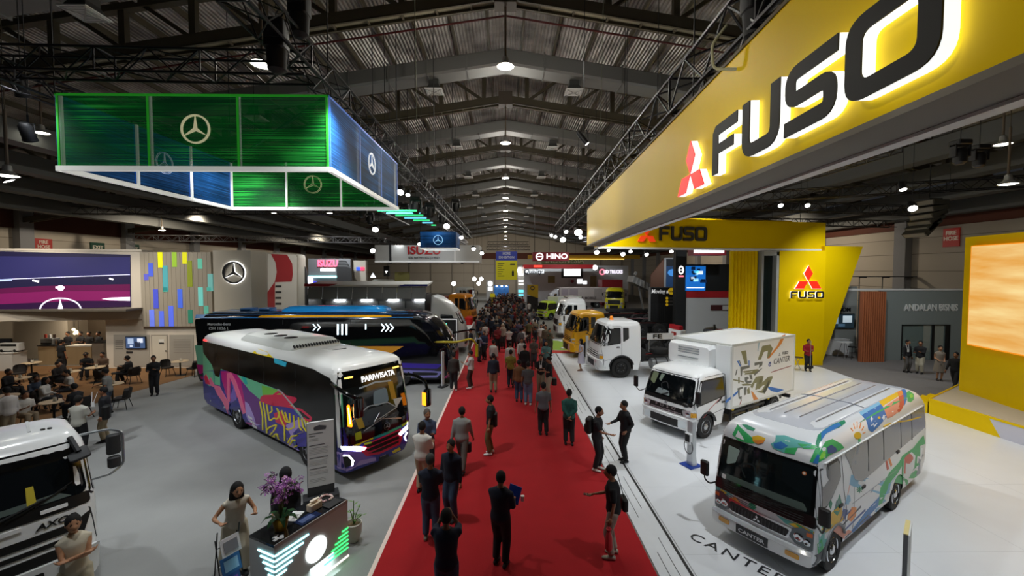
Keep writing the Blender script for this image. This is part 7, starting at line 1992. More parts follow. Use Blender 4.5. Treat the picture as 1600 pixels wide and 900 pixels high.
# ================================================================== stands far along the lorry side
t=thing('hanging_sign','tall hanging banner, blue above and yellow below, reading MORE EXHIBITION','hanging sign')
Yb=60.0
q0,q1=D(775,437,Yb),D(808,393,Yb);zm=D(790,407,Yb).z
g=MB();g.box(q0 .x,q1 .x,Yb,Yb+.08,zm,q1 .z,M('#2a3a9c',.5,emit=.15));g.box(q0 .x,q1 .x,Yb,Yb+.08,q0 .z,zm,M('#d8cf1c',.5,emit=.15));bd=g.build('banner_cloth',t,0)
for s_,dz in(('MORE',.45),('EXHIBITION',-.1)):text_mesh(s_,.48,.01,M('#e8ecf4',.5),'lettering',bd,bold=True,width=.85,loc=((q0 .x+q1 .x)/2,Yb-.02,(zm+q1 .z)/2+dz-.1),rot=(R(90),0,0))
g=MB()
for k in range(7):g.box(q0 .x+.25,q0 .x+1.2-(k%3)*.2,Yb-.02,Yb,zm-.45-k*.3,zm-.37-k*.3,M('#3a4a2a',.5))
g.box(q1 .x-1.0,q1 .x-.3,Yb-.02,Yb,zm-.65,zm-.45,m_dgrey);g.patch([(q1 .x-.75,zm-2.2),(q1 .x-.45,zm-2.2),(q1 .x-.45,zm-1.6),(q1 .x-.6,zm-1.35),(q1 .x-.75,zm-1.6)],lambda u,v,o:Vector((u,Yb-o,v)),m_dgrey,.02)
g.build('small_print',bd,0)
g=MB()
for x in(q0 .x+.2,q1 .x-.2):g.tube([(x,Yb+.04,q1 .z),(x,Yb+.04,15.95)],.02,m_blk,4)
g.build('suspension_rope',t,0)
t=thing('hanging_sign','maroon hanging sign reading HINO in white with a round emblem','hanging sign')
Yh=46.0
q0,q1=D(833,408,Yh),D(889,394,Yh)
g=MB();g.box(q0 .x,q1 .x,Yh,Yh+1.5,q0 .z,q1 .z,M('#7a1020',.5,emit=.1));bd=g.build('sign_body',t,0)
q=D(870,401,Yh);text_mesh('HINO',.8,.05,M('#ffffff',.4,emit=1.5),'lettering',bd,bold=True,width=1.15,loc=(q.x,Yh-.06,q.z),rot=(R(90),0,0))
c=D(843,401,Yh);fh=lambda u,v,o:Vector((u,Yh-o,v))
g=MB();wt=M('#ffffff',.4,emit=1.5);g.patch(circ(c.x,c.z,.42,24),fh,wt,.06,0,[circ(c.x,c.z,.3,20)]);g.patch(rrect(c.x-.36,c.z-.06,c.x+.36,c.z+.06,.01),fh,wt,.07);g.build('round_emblem',bd,0)
g=MB();g.tube([(q0 .x+.2,Yh+.5,q1 .z),(q0 .x+.2,Yh+.5,rz_(q0 .x)+.05)],.03,m_blk,5);g.tube([(q1 .x-.2,Yh+.5,q1 .z),(q1 .x-.2,Yh+.5,rz_(q1 .x)+.1)],.03,m_blk,5);g.build('suspension_rope',t,0)
g=MB();a,b_=D(825,404,52),D(1000,400,52);g.box(a.x,b_.x,52,52.6,D(1,404,52).z,D(1,398,52).z,M('#b98f10',.5));o=g.build('header_beam',smooth=0);tag(o,'long gold header beam behind the maroon HINO sign','header beam')
g=MB();g.box(a.x+1,b_.x-2,51.9,52,D(1,405,52).z,D(1,404.2,52).z,M('#ffe060',.4,emit=2));o=g.build('light_strip',smooth=0);tag(o,'yellow glowing strip under the gold header beam','light strip')
t=thing('hanging_sign','pale green hanging sign with white letters hanging behind the maroon sign','hanging sign')
g=MB();a,b_=D(846,413,54),D(911,402,54);g.box(a.x,b_.x,54,54.3,a.z,b_.z,M('#8fa08a',.6));bd=g.build('sign_body',t,0)
g=MB();g.tube([(a.x+1,54.1,b_.z),(a.x+1,54.1,rz_(a.x)+.1)],.03,m_blk,4);g.tube([(b_.x-1,54.1,b_.z),(b_.x-1,54.1,rz_(b_.x)+.1)],.03,m_blk,4);g.build('suspension_rope',t,0)
text_mesh('INDONESIA',.95,.04,M('#e8f0e8',.5),'lettering',bd,bold=True,loc=((a.x+b_.x)/2+.3,53.95,(a.z+b_.z)/2),rot=(R(90),0,0))
t=thing('header_beam','long red header beam of the white stand with lit lettering','header beam')
Yr=64
a,b_=D(819,419.5,Yr),D(927,413.5,Yr);g=MB();g.box(a.x,b_.x,Yr,Yr+6,a.z,b_.z,M('#a81c22',.5,emit=.15));g.build('beam',t,0)
g=MB();a,b_=D(834,417.5,Yr),D(847,414.5,Yr);g.box(a.x,b_.x,Yr-.06,Yr,a.z,b_.z,M('#ff5040',.4,emit=1.2));g.build('lit_plate',t,0)
t=thing('stand_wall','bright white stand wall with a large screen, round logo and pink lettering','display wall')
Yw=74
a,b_=D(810,470,Yw),D(982,415,Yw);g=MB();g.box(a.x,b_.x,Yw,Yw+.4,0,b_.z,M('#c9ccce',.6));wb_=g.build('wall_body',t,0)
fw_=lambda u,v,o:Vector((u,Yw-o,v))
def fr_(px0,py0,px1,py1,m,off=.05):
 a,b_=D(px0,py0,Yw),D(px1,py1,Yw);g=MB();g.box(min(a.x,b_.x),max(a.x,b_.x),Yw-off,Yw,min(a.z,b_.z),max(a.z,b_.z),m);return g
fr_(877,434,911,420,m_dgrey,.06).build('screen_frame',wb_,0);s_=fr_(881,431,907,420.5,M('#ffffff',.4,emit=1.8),.1).build('screen',wb_,0)
fr_(922,448,932,431,M('#8a7c5a',.6)).build('tan_panel',wb_,0);fr_(856,442,867,431,M('#8a7c4a',.6)).build('tan_panel',wb_,0)
q=D(958,425,Yw);text_mesh('UD TRUCKS',.85,.03,M('#f8f0ff',.4,emit=1.2),'lettering',wb_,bold=True,width=.72,loc=(q.x,Yw-.05,q.z),rot=(R(90),0,0))
q=D(941,425,Yw);g=MB();g.patch(circ(q.x,q.z,.55,20),fw_,M('#f08098',.4,emit=1.2),.05,0,[circ(q.x,q.z,.34,16)]);g.build('round_logo',wb_,0)
q=D(835,424.5,Yw);text_mesh('Quality',1.1,.03,M('#20303c',.5),'lettering',wb_,shear=.3,bold=True,loc=(q.x-.3,Yw-.08,q.z),rot=(R(90),0,0));fr_(821,427,850,421.5,M('#f4faff',.4,emit=1.0),.05).build('lit_panel',wb_,0)
fr_(888,447,900,436,M('#b8babc',.6)).build('logo_plate',wb_,0);q=D(894,439.5,Yw);g=MB();g.ball((q.x,Yw-.1,q.z),(.32,.05,.28),M('#8f3a40',.4));g.build('logo_badge',wb_,0)
for px0,px1 in((902,910),(911,917)):fr_(px0,443 if px0<905 else 444,px1,436 if px0<905 else 439,M('#f4f6f8',.4,emit=1.5)).build('lit_panel',wb_,0)
g=MB()
for px,py in((838,414),(930,418.5),(952,419),(964,419)):pass
a,b_=D(941,447,66),D(973,437,66);g=MB();g.box(a.x,b_.x,66,69,.02,b_.z,M('#8f1a20',.5));o=g.build('red_container',smooth=0);tag(o,'dark red container box beyond the bright yellow tractor unit','container')
t=thing('stand_totem','white stand column with round lamp and lit signs beside the crowd','totem')
Yc_=66;a,b_=D(809,470,Yc_),D(819,417,Yc_);g=MB();g.box(a.x,b_.x,Yc_,Yc_+1,.031,b_.z,M('#b9b7b0',.6));bd=g.build('column',t,0)
for(py,c_,h_)in((429,'#f0f0f0',.35),(439,'#ffffff',.3),(444,'#fff8e0',.2),(455,'#60d0e8',.4),(461,'#60c0d8',.3)):
 q=D(814,py,Yc_);g=MB();g.box(q.x-.4,q.x+.4,Yc_-.05,Yc_,q.z-h_/2,q.z+h_/2,M(c_,.4,emit=1.6));g.build('lit_sign',bd,0)
g=MB();q=D(811,423,Yc_);g.ball((q.x,Yc_-.3,q.z),.3,M('#ffffff',.4,emit=14),12,8);o=g.build('globe_lamp');tag(o,'bright round lamp at the top of the white stand column','lamp')
t=thing('stand_totem','lit white totem with round emblem on the coach side of the far crowd','totem')
Yc_=72;a,b_=D(760,470,Yc_),D(771,438,Yc_);g=MB();g.box(a.x,b_.x,Yc_,Yc_+.6,.031,b_.z,M('#c9cccc',.5));bd=g.build('column',t,0)
q=D(766,443,Yc_);g=MB();g.patch(circ(q.x,q.z,.4,20),lambda u,v,o:Vector((u,Yc_-o,v)),M('#ffffff',.4,emit=4),.05);q=D(766,451,Yc_);g.box(q.x-.35,q.x+.35,Yc_-.05,Yc_,q.z-.3,q.z+.3,M('#ffffff',.4,emit=4));g.build('lit_sign',bd,0)
t=thing('photo_backdrop','blue lit photo backdrop at the very end of the red carpet','backdrop panel')
Yd=84;a,b_=D(772,462,Yd),D(795,446,Yd);g=MB();g.box(a.x,b_.x,Yd,Yd+.2,.0,b_.z,M('#2a5f9a',.5,emit=.3));bd=g.build('panel',t,0)
for px in(776.5,784,791.5):q=D(px,447,Yd);g=MB();g.ball((q.x,Yd-.5,q.z),.16,M('#ffffff',.4,emit=12),10,6);g.tube([(q.x,Yd-.5,q.z),(q.x,Yd,q.z-.2)],.03,m_blk,4);g.build('lamp',bd)
t=thing('banner_flag','yellow banner with a dark round emblem beside the lime lorry','banner')
Yf_=56;a,b_=D(824,466,Yf_),D(841,445,Yf_)
g=MB();g.poly([(a.x,Yf_,D(1,461,Yf_).z),(b_.x,Yf_,a.z),(b_.x,Yf_,b_.z),(a.x,Yf_,b_.z)],(0,.06,0),M('#cba714',.5));bd=g.build('cloth',t,0);q=D(832,450,Yf_)
g=MB();g.patch(circ(q.x,q.z,.3,16),lambda u,v,o:Vector((u,Yf_-o,v)),m_dgrey,.03,0,[circ(q.x,q.z,.2,12)]);g.build('emblem',bd,0)
g=MB();g.box(a.x,b_.x,Yf_+.1,Yf_+.5,0,2.1,M('#1c1a1a',.6));g.tube([(a.x-.05,Yf_+.03,0),(a.x-.05,Yf_+.03,b_.z+.1)],.04,m_silver,6);g.build('stand_box',t,0)
t=thing('sign_post','yellow wayfinding sign on a tall pole in the crowd','sign')
q=D(769,470,52);g=MB();g.tube([(q.x,52,.03),(q.x,52,D(1,462,52).z)],.07,M('#c8b838',.5),8);g.build('pole',t);q2=D(769,463,52);g=MB();g.box(q.x-.25,q.x+.35,51.9,52,q2 .z-.1,q2 .z+.35,M('#d8cc20',.5,emit=.2));g.build('sign_plate',t,0)
t=thing('stand_wall','black stand wall with a white slogan and three yellow dots','display wall')
Yk=36.5
a,b_=D(1016,500,Yk),D(1061,449,Yk);g=MB();g.box(a.x,b_.x,Yk,Yk+.4,0,b_.z,M('#141414',.6));wb_=g.build('wall_body',t,0)
g=MB();g.box(a.x-.06,a.x,Yk-.05,Yk+.4,0,b_.z,M('#8a8c8e',.5));g.box(a.x,b_.x,Yk-.05,Yk,b_.z-.05,b_.z,M('#5a5c5e',.5));g.build('edge_trim',wb_,0)
q=D(1032,455.5,Yk);text_mesh('Moving as',.5,.01,M('#e8e8e8',.5,emit=.3),'lettering',wb_,bold=True,shear=.2,width=.82,loc=(q.x,Yk-.03,q.z),rot=(R(90),0,0))
fk=lambda u,v,o:Vector((u,Yk-o,v))
q=D(1049,455,Yk);g=MB();g.patch(circ(q.x,q.z,.3,20),fk,M('#e0b81c',.5,emit=.3),.04);g.build('yellow_disc',wb_,0);text_mesh('one',.28,.01,m_black,'lettering',wb_,bold=True,loc=(q.x,Yk-.06,q.z),rot=(R(90),0,0))
for k in range(3):
 q=D(1042,466+k*5,Yk);g=MB();g.patch(circ(q.x,q.z,.12,14),fk,M('#d8b01c',.5,emit=.3),.04);g.box(q.x+.2,q.x+.85,Yk-.03,Yk,q.z+.02,q.z+.05,M('#8a8a88',.5));g.box(q.x+.2,q.x+.75,Yk-.03,Yk,q.z-.07,q.z-.04,M('#6a6a68',.5));g.build('yellow_dot',wb_,0)
g=MB()
for k in range(7):x=D(1020+k*3,480,Yk).x;g.box(x,x+.05,Yk-.02,Yk,.6,2.6,M('#26282a',.5))
g.build('ribs',wb_,0)
t=thing('stand_wall','black, red and white stand wall with a bright blue screen','display wall')
Yn=34.0
nx=lambda px,Y=Yn:D(px,450,Y).x;nz=lambda py:D(1100,py,Yn).z
for(x0,x1,dy0)in((nx(1061),nx(1104),0),(nx(1104),nx(1146),0)):
 g=MB();g.box(x0,x1,Yn,Yn+.3,0,nz(465),M('#c4c7c8',.5));g.box(x0,x1,Yn-.05,Yn+.3,nz(465),nz(455),M('#b01c26',.5));g.box(x0,x1,Yn,Yn+.3,nz(455),nz(413),M('#14191c',.6));g.build('wall_section',t,0)
g=MB();g.box(nx(1070),nx(1101),Yn-.12,Yn,nz(454),nz(416),M('#1464b8',.4,emit=.9));s_=g.build('blue_screen',t,0)
g=MB();rr_=random.Random(5)
for k in range(16):
 x0=nx(1076)+rr_.random()*(nx(1095)-nx(1076));z0=nz(450)+rr_.random()*(nz(421)-nz(450));g.box(x0,x0+.2+rr_.random()*.35,Yn-.14,Yn-.12,z0,z0+.08+rr_.random()*.2,M(rr_.choice(['#9fe0ff','#0a2040','#40b0f0','#061428','#e8f8ff']),.4,emit=.9))
g.box(nx(1072),nx(1099),Yn-.15,Yn-.12,nz(450),nz(448.8),M('#e8f8ff',.4,emit=1.5));g.build('screen_picture',s_,0)
g=MB();g.box(nx(1111),nx(1142),Yn-.05,Yn,nz(485),nz(476.5),M('#4a1c20',.5));g.box(nx(1129),nx(1141),Yn-.07,Yn-.05,nz(484),nz(477.5),M('#c8c8c8',.5));g.build('plate',t,0)
t=thing('round_sign','white round emblem sign on a black pier beside the blue screen','sign')
q=D(1063.5,422,Yn);g=MB();g.box(q.x-.45,q.x+.45,Yn-.1,Yn+.4,0,q.z+1.6,M('#15181b',.6));g.build('pier',t,0)
fn_=lambda u,v,o:Vector((u,Yn-.1-o,v));g=MB();g.patch(circ(q.x,q.z,.22,20,.34),fn_,M('#ffffff',.4,emit=2),.03,0,[circ(q.x,q.z,.13,16,.24)]);g.patch(rrect(q.x-.2,q.z-.04,q.x+.2,q.z+.04,.01),fn_,M('#ffffff',.4,emit=2),.04);g.box(q.x-.2,q.x+.2,Yn-.14,Yn-.1,q.z-.56,q.z-.44,M('#f07080',.4,emit=1.5));g.build('emblem',t,0)
t=thing('hanging_sign','maroon hanging sign with a lit white strip above the blue screen stand','hanging sign')
a,b_=D(1084,399,31),D(1135,391,31);g=MB();g.box(a.x,b_.x,31,32,a.z,b_.z+.2,M('#7a1826',.5));bd=g.build('sign_body',t,0);g=MB();g.box(a.x,b_.x-.2,30.95,31,a.z+.18,b_.z+.15,M('#f4f8ff',.4,emit=2));g.build('lit_strip',bd,0)
g=MB();g.tube([(a.x+.3,31.4,b_.z),(a.x+.3,31.4,rz_(a.x)+.1)],.02,m_blk,4);g.tube([(b_.x-.3,31.4,b_.z),(b_.x-.3,31.4,rz_(b_.x)+.1)],.02,m_blk,4);g.build('suspension_rope',t,0)
t=thing('stand_wall','brown angled panel beside a tall dark screen in a grey frame','display wall')
Yq=42;kx=lambda px:D(px,450,Yq).x;kz=lambda py:D(1000,py,Yq).z
g=MB();g.poly([(kx(1017),Yq,0),(kx(1037),Yq,0),(kx(1037),Yq,kz(404)),(kx(1017),Yq,kz(430))],(0,.3,0),M('#5d3d2c',.6));g.build('brown_panel',t,0)
g=MB();g.box(kx(1037),kx(1061),Yq-.05,Yq+.2,0,kz(403),M('#8f9294',.5));g.build('frame',t,0)
g=MB();g.box(kx(1040),kx(1060),Yq-.1,Yq-.05,kz(448),kz(416),M('#1c3454',.4,emit=.5));g.box(kx(1040),kx(1060),Yq-.1,Yq-.05,kz(416),kz(405),M('#20242a',.4));g.patch(circ((kx(1040)+kx(1060))/2,kz(426),.5,16,.35),lambda u,v,o:Vector((u,Yq-.1-o,v)),M('#3a78b8',.4,emit=.8),.01);g.build('screen',t,0)
t=thing('tipper_body','grey tipper body raised at an angle above the dark stands','tipper body')
Yx=46;P_=lambda px,py:D(px,py,Yx)
pts=[P_(991,431),P_(1016,444),P_(1017,455),P_(988,441)]
g=MB();g.poly([tuple(q)for q in pts],(0,2.2,0),M('#8f8f8c',.5));bd=g.build('tipping_body',t,0)
g=MB()
for k in range(6):
 u=k/5;a=pts[0].lerp(pts[1],u);b_=pts[3].lerp(pts[2],u);g.bar(a+Vector((0,-.06,0)),b_+Vector((0,-.06,0)),.1,.12,M('#a5a5a2',.5))
g.bar(pts[0]+Vector((0,-.06,.1)),P_(994,425),.3,.2,M('#a5a5a2',.5));g.build('ribs',bd,0)
g=MB()
base=P_(1010,470)
g.tube([tuple((pts[2]+pts[3])/2+Vector((0,1,0))),(base.x,Yx+1,1.1)],.12,m_silver,8);g.box(base.x-4,base.x+1,Yx+.3,Yx+1.9,.9,1.15,m_dgrey)
for x in(-3.2,-.2):g.tube([(base.x+x,Yx+.1,.5),(base.x+x,Yx+2.1,.5)],.5,m_rub,16)
g.build('lift_frame',t)
# ================================================================== things near the balcony
cA,cB,cC=G(428.5,853,1.1),G(543,780.6,1.1),G(388,834,1.1)
uu_=(cB-cA);Lc=uu_.length;uu_.normalize();ang=math.atan2(uu_.y,uu_.x);Wc=.62
t=thing('reception_counter','white reception counter with a dark top, glowing disc and cyan and green light lines','counter',(cA.x,cA.y,0),ang)
g=MB();g.box(0,Lc,0,Wc,.03,1.06,M('#c4c3c1',.5));g.build('counter_body',t,0,bevel=.006)
g=MB();g.box(0,Lc,0,Wc,1.06,1.1,M('#1d1f22',.15,coat=.5));g.box(0,Lc,-.004,.012,1.04,1.104,M('#a9a8a6',.5));tp=g.build('counter_top',t,0)
cf_=lambda u,v,o:Vector((u,-.002-o,v));ce_=lambda u,v,o:Vector((-.002-o,u,v))
g=MB();g.patch(circ(Lc*.52,.58,.21,32),cf_,M('#f4ffff',.3,emit=3.5),.012);g.build('glowing_disc',t,0)
cy_=M('#a8f4ff',.3,emit=4);gn_=M('#38f070',.3,emit=2.5)
for k in range(6):
 g=MB();z=.93-k*.085;g.patch(rrect(.0,z-.011,.62-k*.105,z+.011,.01),cf_,cy_,.012);g.patch(rrect(0,z-.011,.4-k*.06,z+.011,.01),ce_,cy_,.012);g.build('cyan_light_line',t,0)
for k in range(6):
 g=MB();z=.56-k*.075;g.patch(rrect(Lc*(.9-k*.055),z-.009,Lc,z+.009,.008),cf_,gn_,.012);g.build('green_light_line',t,0)
g=MB();g.box(.05,Lc,-.015,.0,.0,.035,M('#fff4ea',.3,emit=2.2));g.build('base_light',t,0)
lt=bpy.data.lights.new('counter_glow','AREA');lt.energy=2.5;lt.size=.5;lt.color=(.8,1,1);lo=bpy.data.objects.new('counter_glow',lt);COL.objects.link(lo);Mc=t.matrix_basis.copy()if False else Matrix.Translation((cA.x,cA.y,0))@Matrix.Rotation(ang,4,'Z')
lo.location=Mc@Vector((Lc*.6,-.06,.2));lo.rotation_euler=(R(60),0,ang)
def onc(u,v,z=1.1):return tuple(Mc@Vector((u,v,z)))
t=thing('potted_orchid','big purple orchid in a gold pot standing on the reception counter','flower',onc(.33,.3,1.101),0);t.scale=(1.3,1.3,1.3)
g=MB();g.lathe([(.001,0),(.07,0),(.095,.13),(.1,.15),(.085,.15),(.075,.11),(.001,.11)],M('#b8902c',.3,.7),20);g.build('pot',t)
rr_=random.Random(8);stems=[]
g=MB();fl=MB();lf=MB()
pet=[M(c,.5)for c in('#8a3a92','#a558ac','#74307e','#c08ac4')];cen=M('#e8c8d8',.5)
for k in range(11):
 a=2*PI*k/11+rr_.random()*.3;R_s=.1+.2*rr_.random();h=.38+rr_.random()*.2
 pts=[Vector((R_s*math.cos(a)*s_**1.4,R_s*math.sin(a)*s_**1.4,.12+h*math.sin(s_*PI*.62)))for s_ in[i/8 for i in range(9)]]
 g.tube(pts,.006,M('#4a5a24',.6),5)
 for i in range(3,9):
  for _ in range(2):
   c_=pts[i]+Vector([(rr_.random()-.5)*.09 for _ in range(3)]);q=Euler((rr_.random()*2-1,rr_.random()*2-1,rr_.random()*6)).to_matrix()
   m_=rr_.choice(pet)
   for j in range(5):
    b_=2*PI*j/5;r_=.042 if j%2 else.034
    v=[q@Vector((r_*f*math.cos(b_+w_),r_*f*math.sin(b_+w_),zz))+c_ for f,w_,zz in((.1,0,0),(.7,-.45,.006),(1,0,-.004),(.7,.45,.006))]
    fl.add(v,[(0,1,2,3)],m_)
   fl.ball(tuple(c_+q@Vector((0,0,.006))),.008,cen,5,4)
for k in range(7):
 a=2*PI*k/7;d_=Vector((math.cos(a),math.sin(a),0));s_=Vector((-d_.y,d_.x,0));v=[]
 for i,(r_,z,w_)in enumerate(((.03,.13,.02),(.1,.2,.035),(.17,.19,.03),(.22,.13,.004))):v+=[d_*r_+s_*w_+Vector((0,0,z)),d_*r_-s_*w_+Vector((0,0,z-.003))]
 lf.add(v,[(0,1,3,2),(2,3,5,4),(4,5,7,6)],M('#1f4a24',.4))
g.build('stems',t);fl.build('flowers',t,recalc=False);lf.build('leaves',t,recalc=False)
g=MB();g.rbox((0,0,.07),(.24,.13,.12),.015,M('#d8c4a8',.6));o=g.build('tissue_box',loc=onc(Lc*.66,.28,1.102),rot=ang);o_=o
g=MB();g.loft([[Vector((r_*math.cos(a)*1.4,r_*math.sin(a)*.5,z))for a in[k*PI/5 for k in range(10)]]for r_,z in((.05,.12),(.045,.16),(.07,.19),(.03,.2))],M('#e8dcc8',.8));g.build('tissue',o)
tag(o,'beige tissue box with a tissue sticking out, on the reception counter','tissue box')
g=MB();g.box(-.15,.15,-.1,.1,0,.008,M('#e6e6e4',.5));g.box(-.1,.05,-.06,.0,.008,.011,M('#9a9a98',.5));o=g.build('leaflet',loc=onc(Lc*.46,.42,1.102),rot=ang+.4,smooth=0);tag(o,'white leaflet lying on the counter behind the orchid','leaflet')
g=MB();g.box(-.2,.2,-.11,.11,0,.006,M('#1c2c54',.3));g.box(-.15,.1,-.06,.06,.006,.009,M('#5a6a98',.4));o=g.build('brochure',loc=onc(Lc*.5,.16,1.102),rot=ang,smooth=0);tag(o,'dark blue brochure on the counter top beside the gold pot','brochure')
for i,(u,v)in enumerate(((.12,.12),(.16,.2),(.2,.1))):g=MB();g.box(-.05,.05,-.03,.03,0,.004,M('#e8e8e8',.5));o=g.build('name_card',loc=onc(u,v),rot=ang+i*.5,smooth=0);tag(o,'small white card on the front corner of the dark counter top','card','cards on the counter corner')
t=thing('plant_tray','round dark tray with a pale flower garland on the far end of the counter','tray',onc(Lc*.86,.36,1.102),0)
g=MB();g.lathe([(.001,0),(.13,0),(.16,.02),(.15,.025),(.001,.012)],m_black,24);g.build('tray',t);g=MB()
for k in range(26):a=k*.4;g.ball((.11*math.cos(a)+rr_.random()*.03,.11*math.sin(a)+rr_.random()*.03,.04),.022,M(rr_.choice(['#d8b0b0','#e8dccc','#b98a84']),.7),6,4)
g.build('flower_garland',t)
t=thing('laptop','closed grey laptop case lying at the far end of the counter','laptop',onc(Lc*.84,.14,1.102),ang)
g=MB();g.rbox((0,0,.012),(.3,.2,.022),.012,m_dgrey);g.build('case',t)
q=G(553,845);t=thing('potted_plant','young plant in a pale grey pot beside the green light lines of the counter','plant',(q.x,q.y,.012))
g=MB();g.lathe([(.001,0),(.1,0),(.15,.15),(.16,.36),(.14,.37),(.13,.3),(.001,.3)],M('#c4c2b6',.6),20);g.lathe([(.001,.3),(.13,.31),(.001,.34)],M('#6a5a3a',.9),16);g.build('pot',t)
g=MB();lf=MB()
for k,(dx,dy,h)in enumerate(((0,.02,.5),(.12,.05,.4),(-.06,-.03,.34),(.2,-.1,.28))):
 g.tube([(0,0,.3),(dx*.4,dy*.4,.3+h*.6),(dx,dy,.3+h)],.008,M('#5a7a3a',.6),5)
 for j in range(5):
  s_=.4+.14*j;c_=Vector((dx*s_,dy*s_,.3+h*s_));a=j*2.4+k;d_=Vector((math.cos(a),math.sin(a),.3));s2_=Vector((-d_.y,d_.x,0));lf.add([c_,c_+d_*.05+s2_*.022,c_+d_*.11,c_+d_*.05-s2_*.022],[(0,1,2,3)],M('#5f8a3c',.5))
g.build('stem',t);lf.build('leaves',t,recalc=False)
q=G(502,779);a_=R(27);t=thing('spec_totem','tall grey specification board on a black base behind the reception counter','information board',(q.x,q.y,.012),a_)
g=MB();g.rbox((0,0,.05),(.78,.34,.1),.02,m_dgrey);g.build('base',t)
g=MB();g.box(-.29,.29,-.03,.03,.1,1.84,m_dgrey);g.build('frame',t,0)
g=MB();g.box(-.28,.3,-.036,-.03,.32,1.85,M('#c9c9c7',.4));g.box(.29,.3,-.03,.03,.32,1.85,M('#d9d9d7',.4));g.box(-.28,.3,-.036,.03,1.84,1.856,M('#e2e2e0',.4));pn=g.build('panel',t,0)
ft=lambda u,v,o:Vector((u,-.036-o,v));g=MB()
g.patch(fillet([(-.13,1.66),(.12,1.66),(.14,1.74),(-.02,1.78),(-.14,1.74)],.02,3,True),ft,M('#4a4c50',.4),.002)
for k,(z,n,w_)in enumerate(((1.58,1,.3),(1.52,1,.14),(1.46,2,.2),(1.3,1,.34),(1.24,5,.4),(1.0,1,.4),(.94,4,.38),(.74,1,.36),(.68,3,.4),(.5,3,.34))):
 for j in range(n):g.patch([(-.24,z-j*.035),(-.24+w_,z-j*.035),(-.24+w_,z-j*.035+(.02 if n==1 else.008)),(-.24,z-j*.035+(.02 if n==1 else.008))],ft,M('#5a5a5c' if n==1 else '#9a9a9a',.5),.002)
g.build('printed_text',pn,0)
q=Vector((-4.3,6.4,0));t=thing('leaflet_rack','black wire leaflet rack with white and blue leaflets beside the counter','leaflet rack',tuple(q),R(62))
g=MB()
for x in(-.16,.16):
 g.tube([(x,.2,0),(x,-.02,1.45)],.009,m_black,6);g.tube([(x,-.2,0),(x,.05,1.3)],.009,m_black,6)
for k in range(4):g.tube([(-.16,.0-k*.0,.35+k*.28),(.16,0,.35+k*.28)],.007,m_black,5)
g.build('wire_frame',t)
for k,(z,c_,c2)in enumerate(((1.18,'#e2e2e4','#8a8a90'),(.88,'#2f6aa8','#a8d0f0'),(.58,'#2a4a98','#8a4ab0'),(.28,'#2f6aa8','#9ac0e0'))):
 g=MB();g.cbox((0,-.06,z),(.28,.015,.26),M(c_,.4),(R(-18),0,0));g.cbox((0,-.07,z),(.2,.015,.16),M(c2,.4),(R(-18),0,0));g.build('leaflet',t,0)
q=G(1080,728);t=thing('charging_post','white electric charging post with a coiled black cable on a blue base','charger',(q.x,q.y,.022),R(205))
g=MB();g.box(-.2,.24,-.2,.2,0,.03,M('#1c3f9a',.5));g.build('base_plate',t,0)
g=MB();g.loft([[Vector((x*k1+dx,y*k1,z))for x,y in fillet([(-.08,-.1),(.08,-.1),(.08,.1),(-.08,.1)],.03,3,True)]for z,k1,dx in((.03,1.2,-.02),(.3,1,0),(1.25,1,.0))],M('#c4c8ca',.3,.3));g.build('post',t)
g=MB();g.rbox((.12,0,.78),(.1,.22,.3),.05,M('#d6d9da',.3));g.rbox((.175,0,.8),(.02,.15,.2),.04,m_black);g.build('charger_unit',t)
g=MB();g.tube([(.12+.02*math.cos(a),.16*math.cos(a*1.0),.55+.2*math.sin(a))for a in[k*.35 for k in range(30)]],.011,m_black,6);g.build('cable',t)
for i,(px,py,hh,lab)in enumerate([(692,605,1.45,'slim silver sign post on a black base at the front of the tall blue coach'),(882,545,1.5,'slim white sign post in front of the orange-yellow cab'),(917,571,1.5,'slim white frame post in front of the white four-wheel cab')]):
 q=G(px,py);t=thing('sign_stand',lab,'sign stand',(q.x,q.y,.02),R(0 if i else 60))
 g=MB();g.rbox((0,0,.03),(.5,.3,.05),.02,m_dgrey if i==0 else m_white);g.build('base',t);g=MB();g.box(-.08,.08,-.03,.03,.05,hh+.2,M('#c9cbcc',.4));g.build('post',t,0)
q=G(1413,930);t=thing('sign_board','upright grey and gold-edged board seen end-on beside the colourful minibus','sign board',(q.x,q.y,.022),R(-47))
g=MB();g.box(-.03,.03,-.25,.3,0,1.12,M('#55575a',.5));g.box(-.03,.03,-.25,.3,1.12,1.135,M('#d8c88a',.5));g.box(.03,.05,-.25,.3,0,1.12,M('#d8dad8',.5));g.build('board',t,0)
def mk_chair():
 t=thing('cafe_chair','x','chair')
 dk=M('#1c1613',.7)
 g=MB();g.rbox((0,0,.44),(.46,.46,.07),.12,dk);g.build('seat',t)
 g=MB();rs=[]
 for z,dx,w_ in((.44,-.2,.2),(.6,-.25,.25),(.76,-.28,.24),(.84,-.28,.16)):rs.append([Vector((dx+(.09 if abs(a)>.9 else 0)+o_,w_*a,z))for a,o_ in((-1,0),(-.6,-.01),(0,-.03),(.6,-.01),(1,0),(1,.035),(.6,.025),(0,.005),(-.6,.025),(-1,.035))])
 g.loft(rs,dk);g.build('backrest',t)
 for sx in(-1,1):
  for sy in(-1,1):g=MB();g.tube([(sx*.15,sy*.15,.42),(sx*.24,sy*.24,0)],.013,m_black,6);g.build('leg',t)
 return t
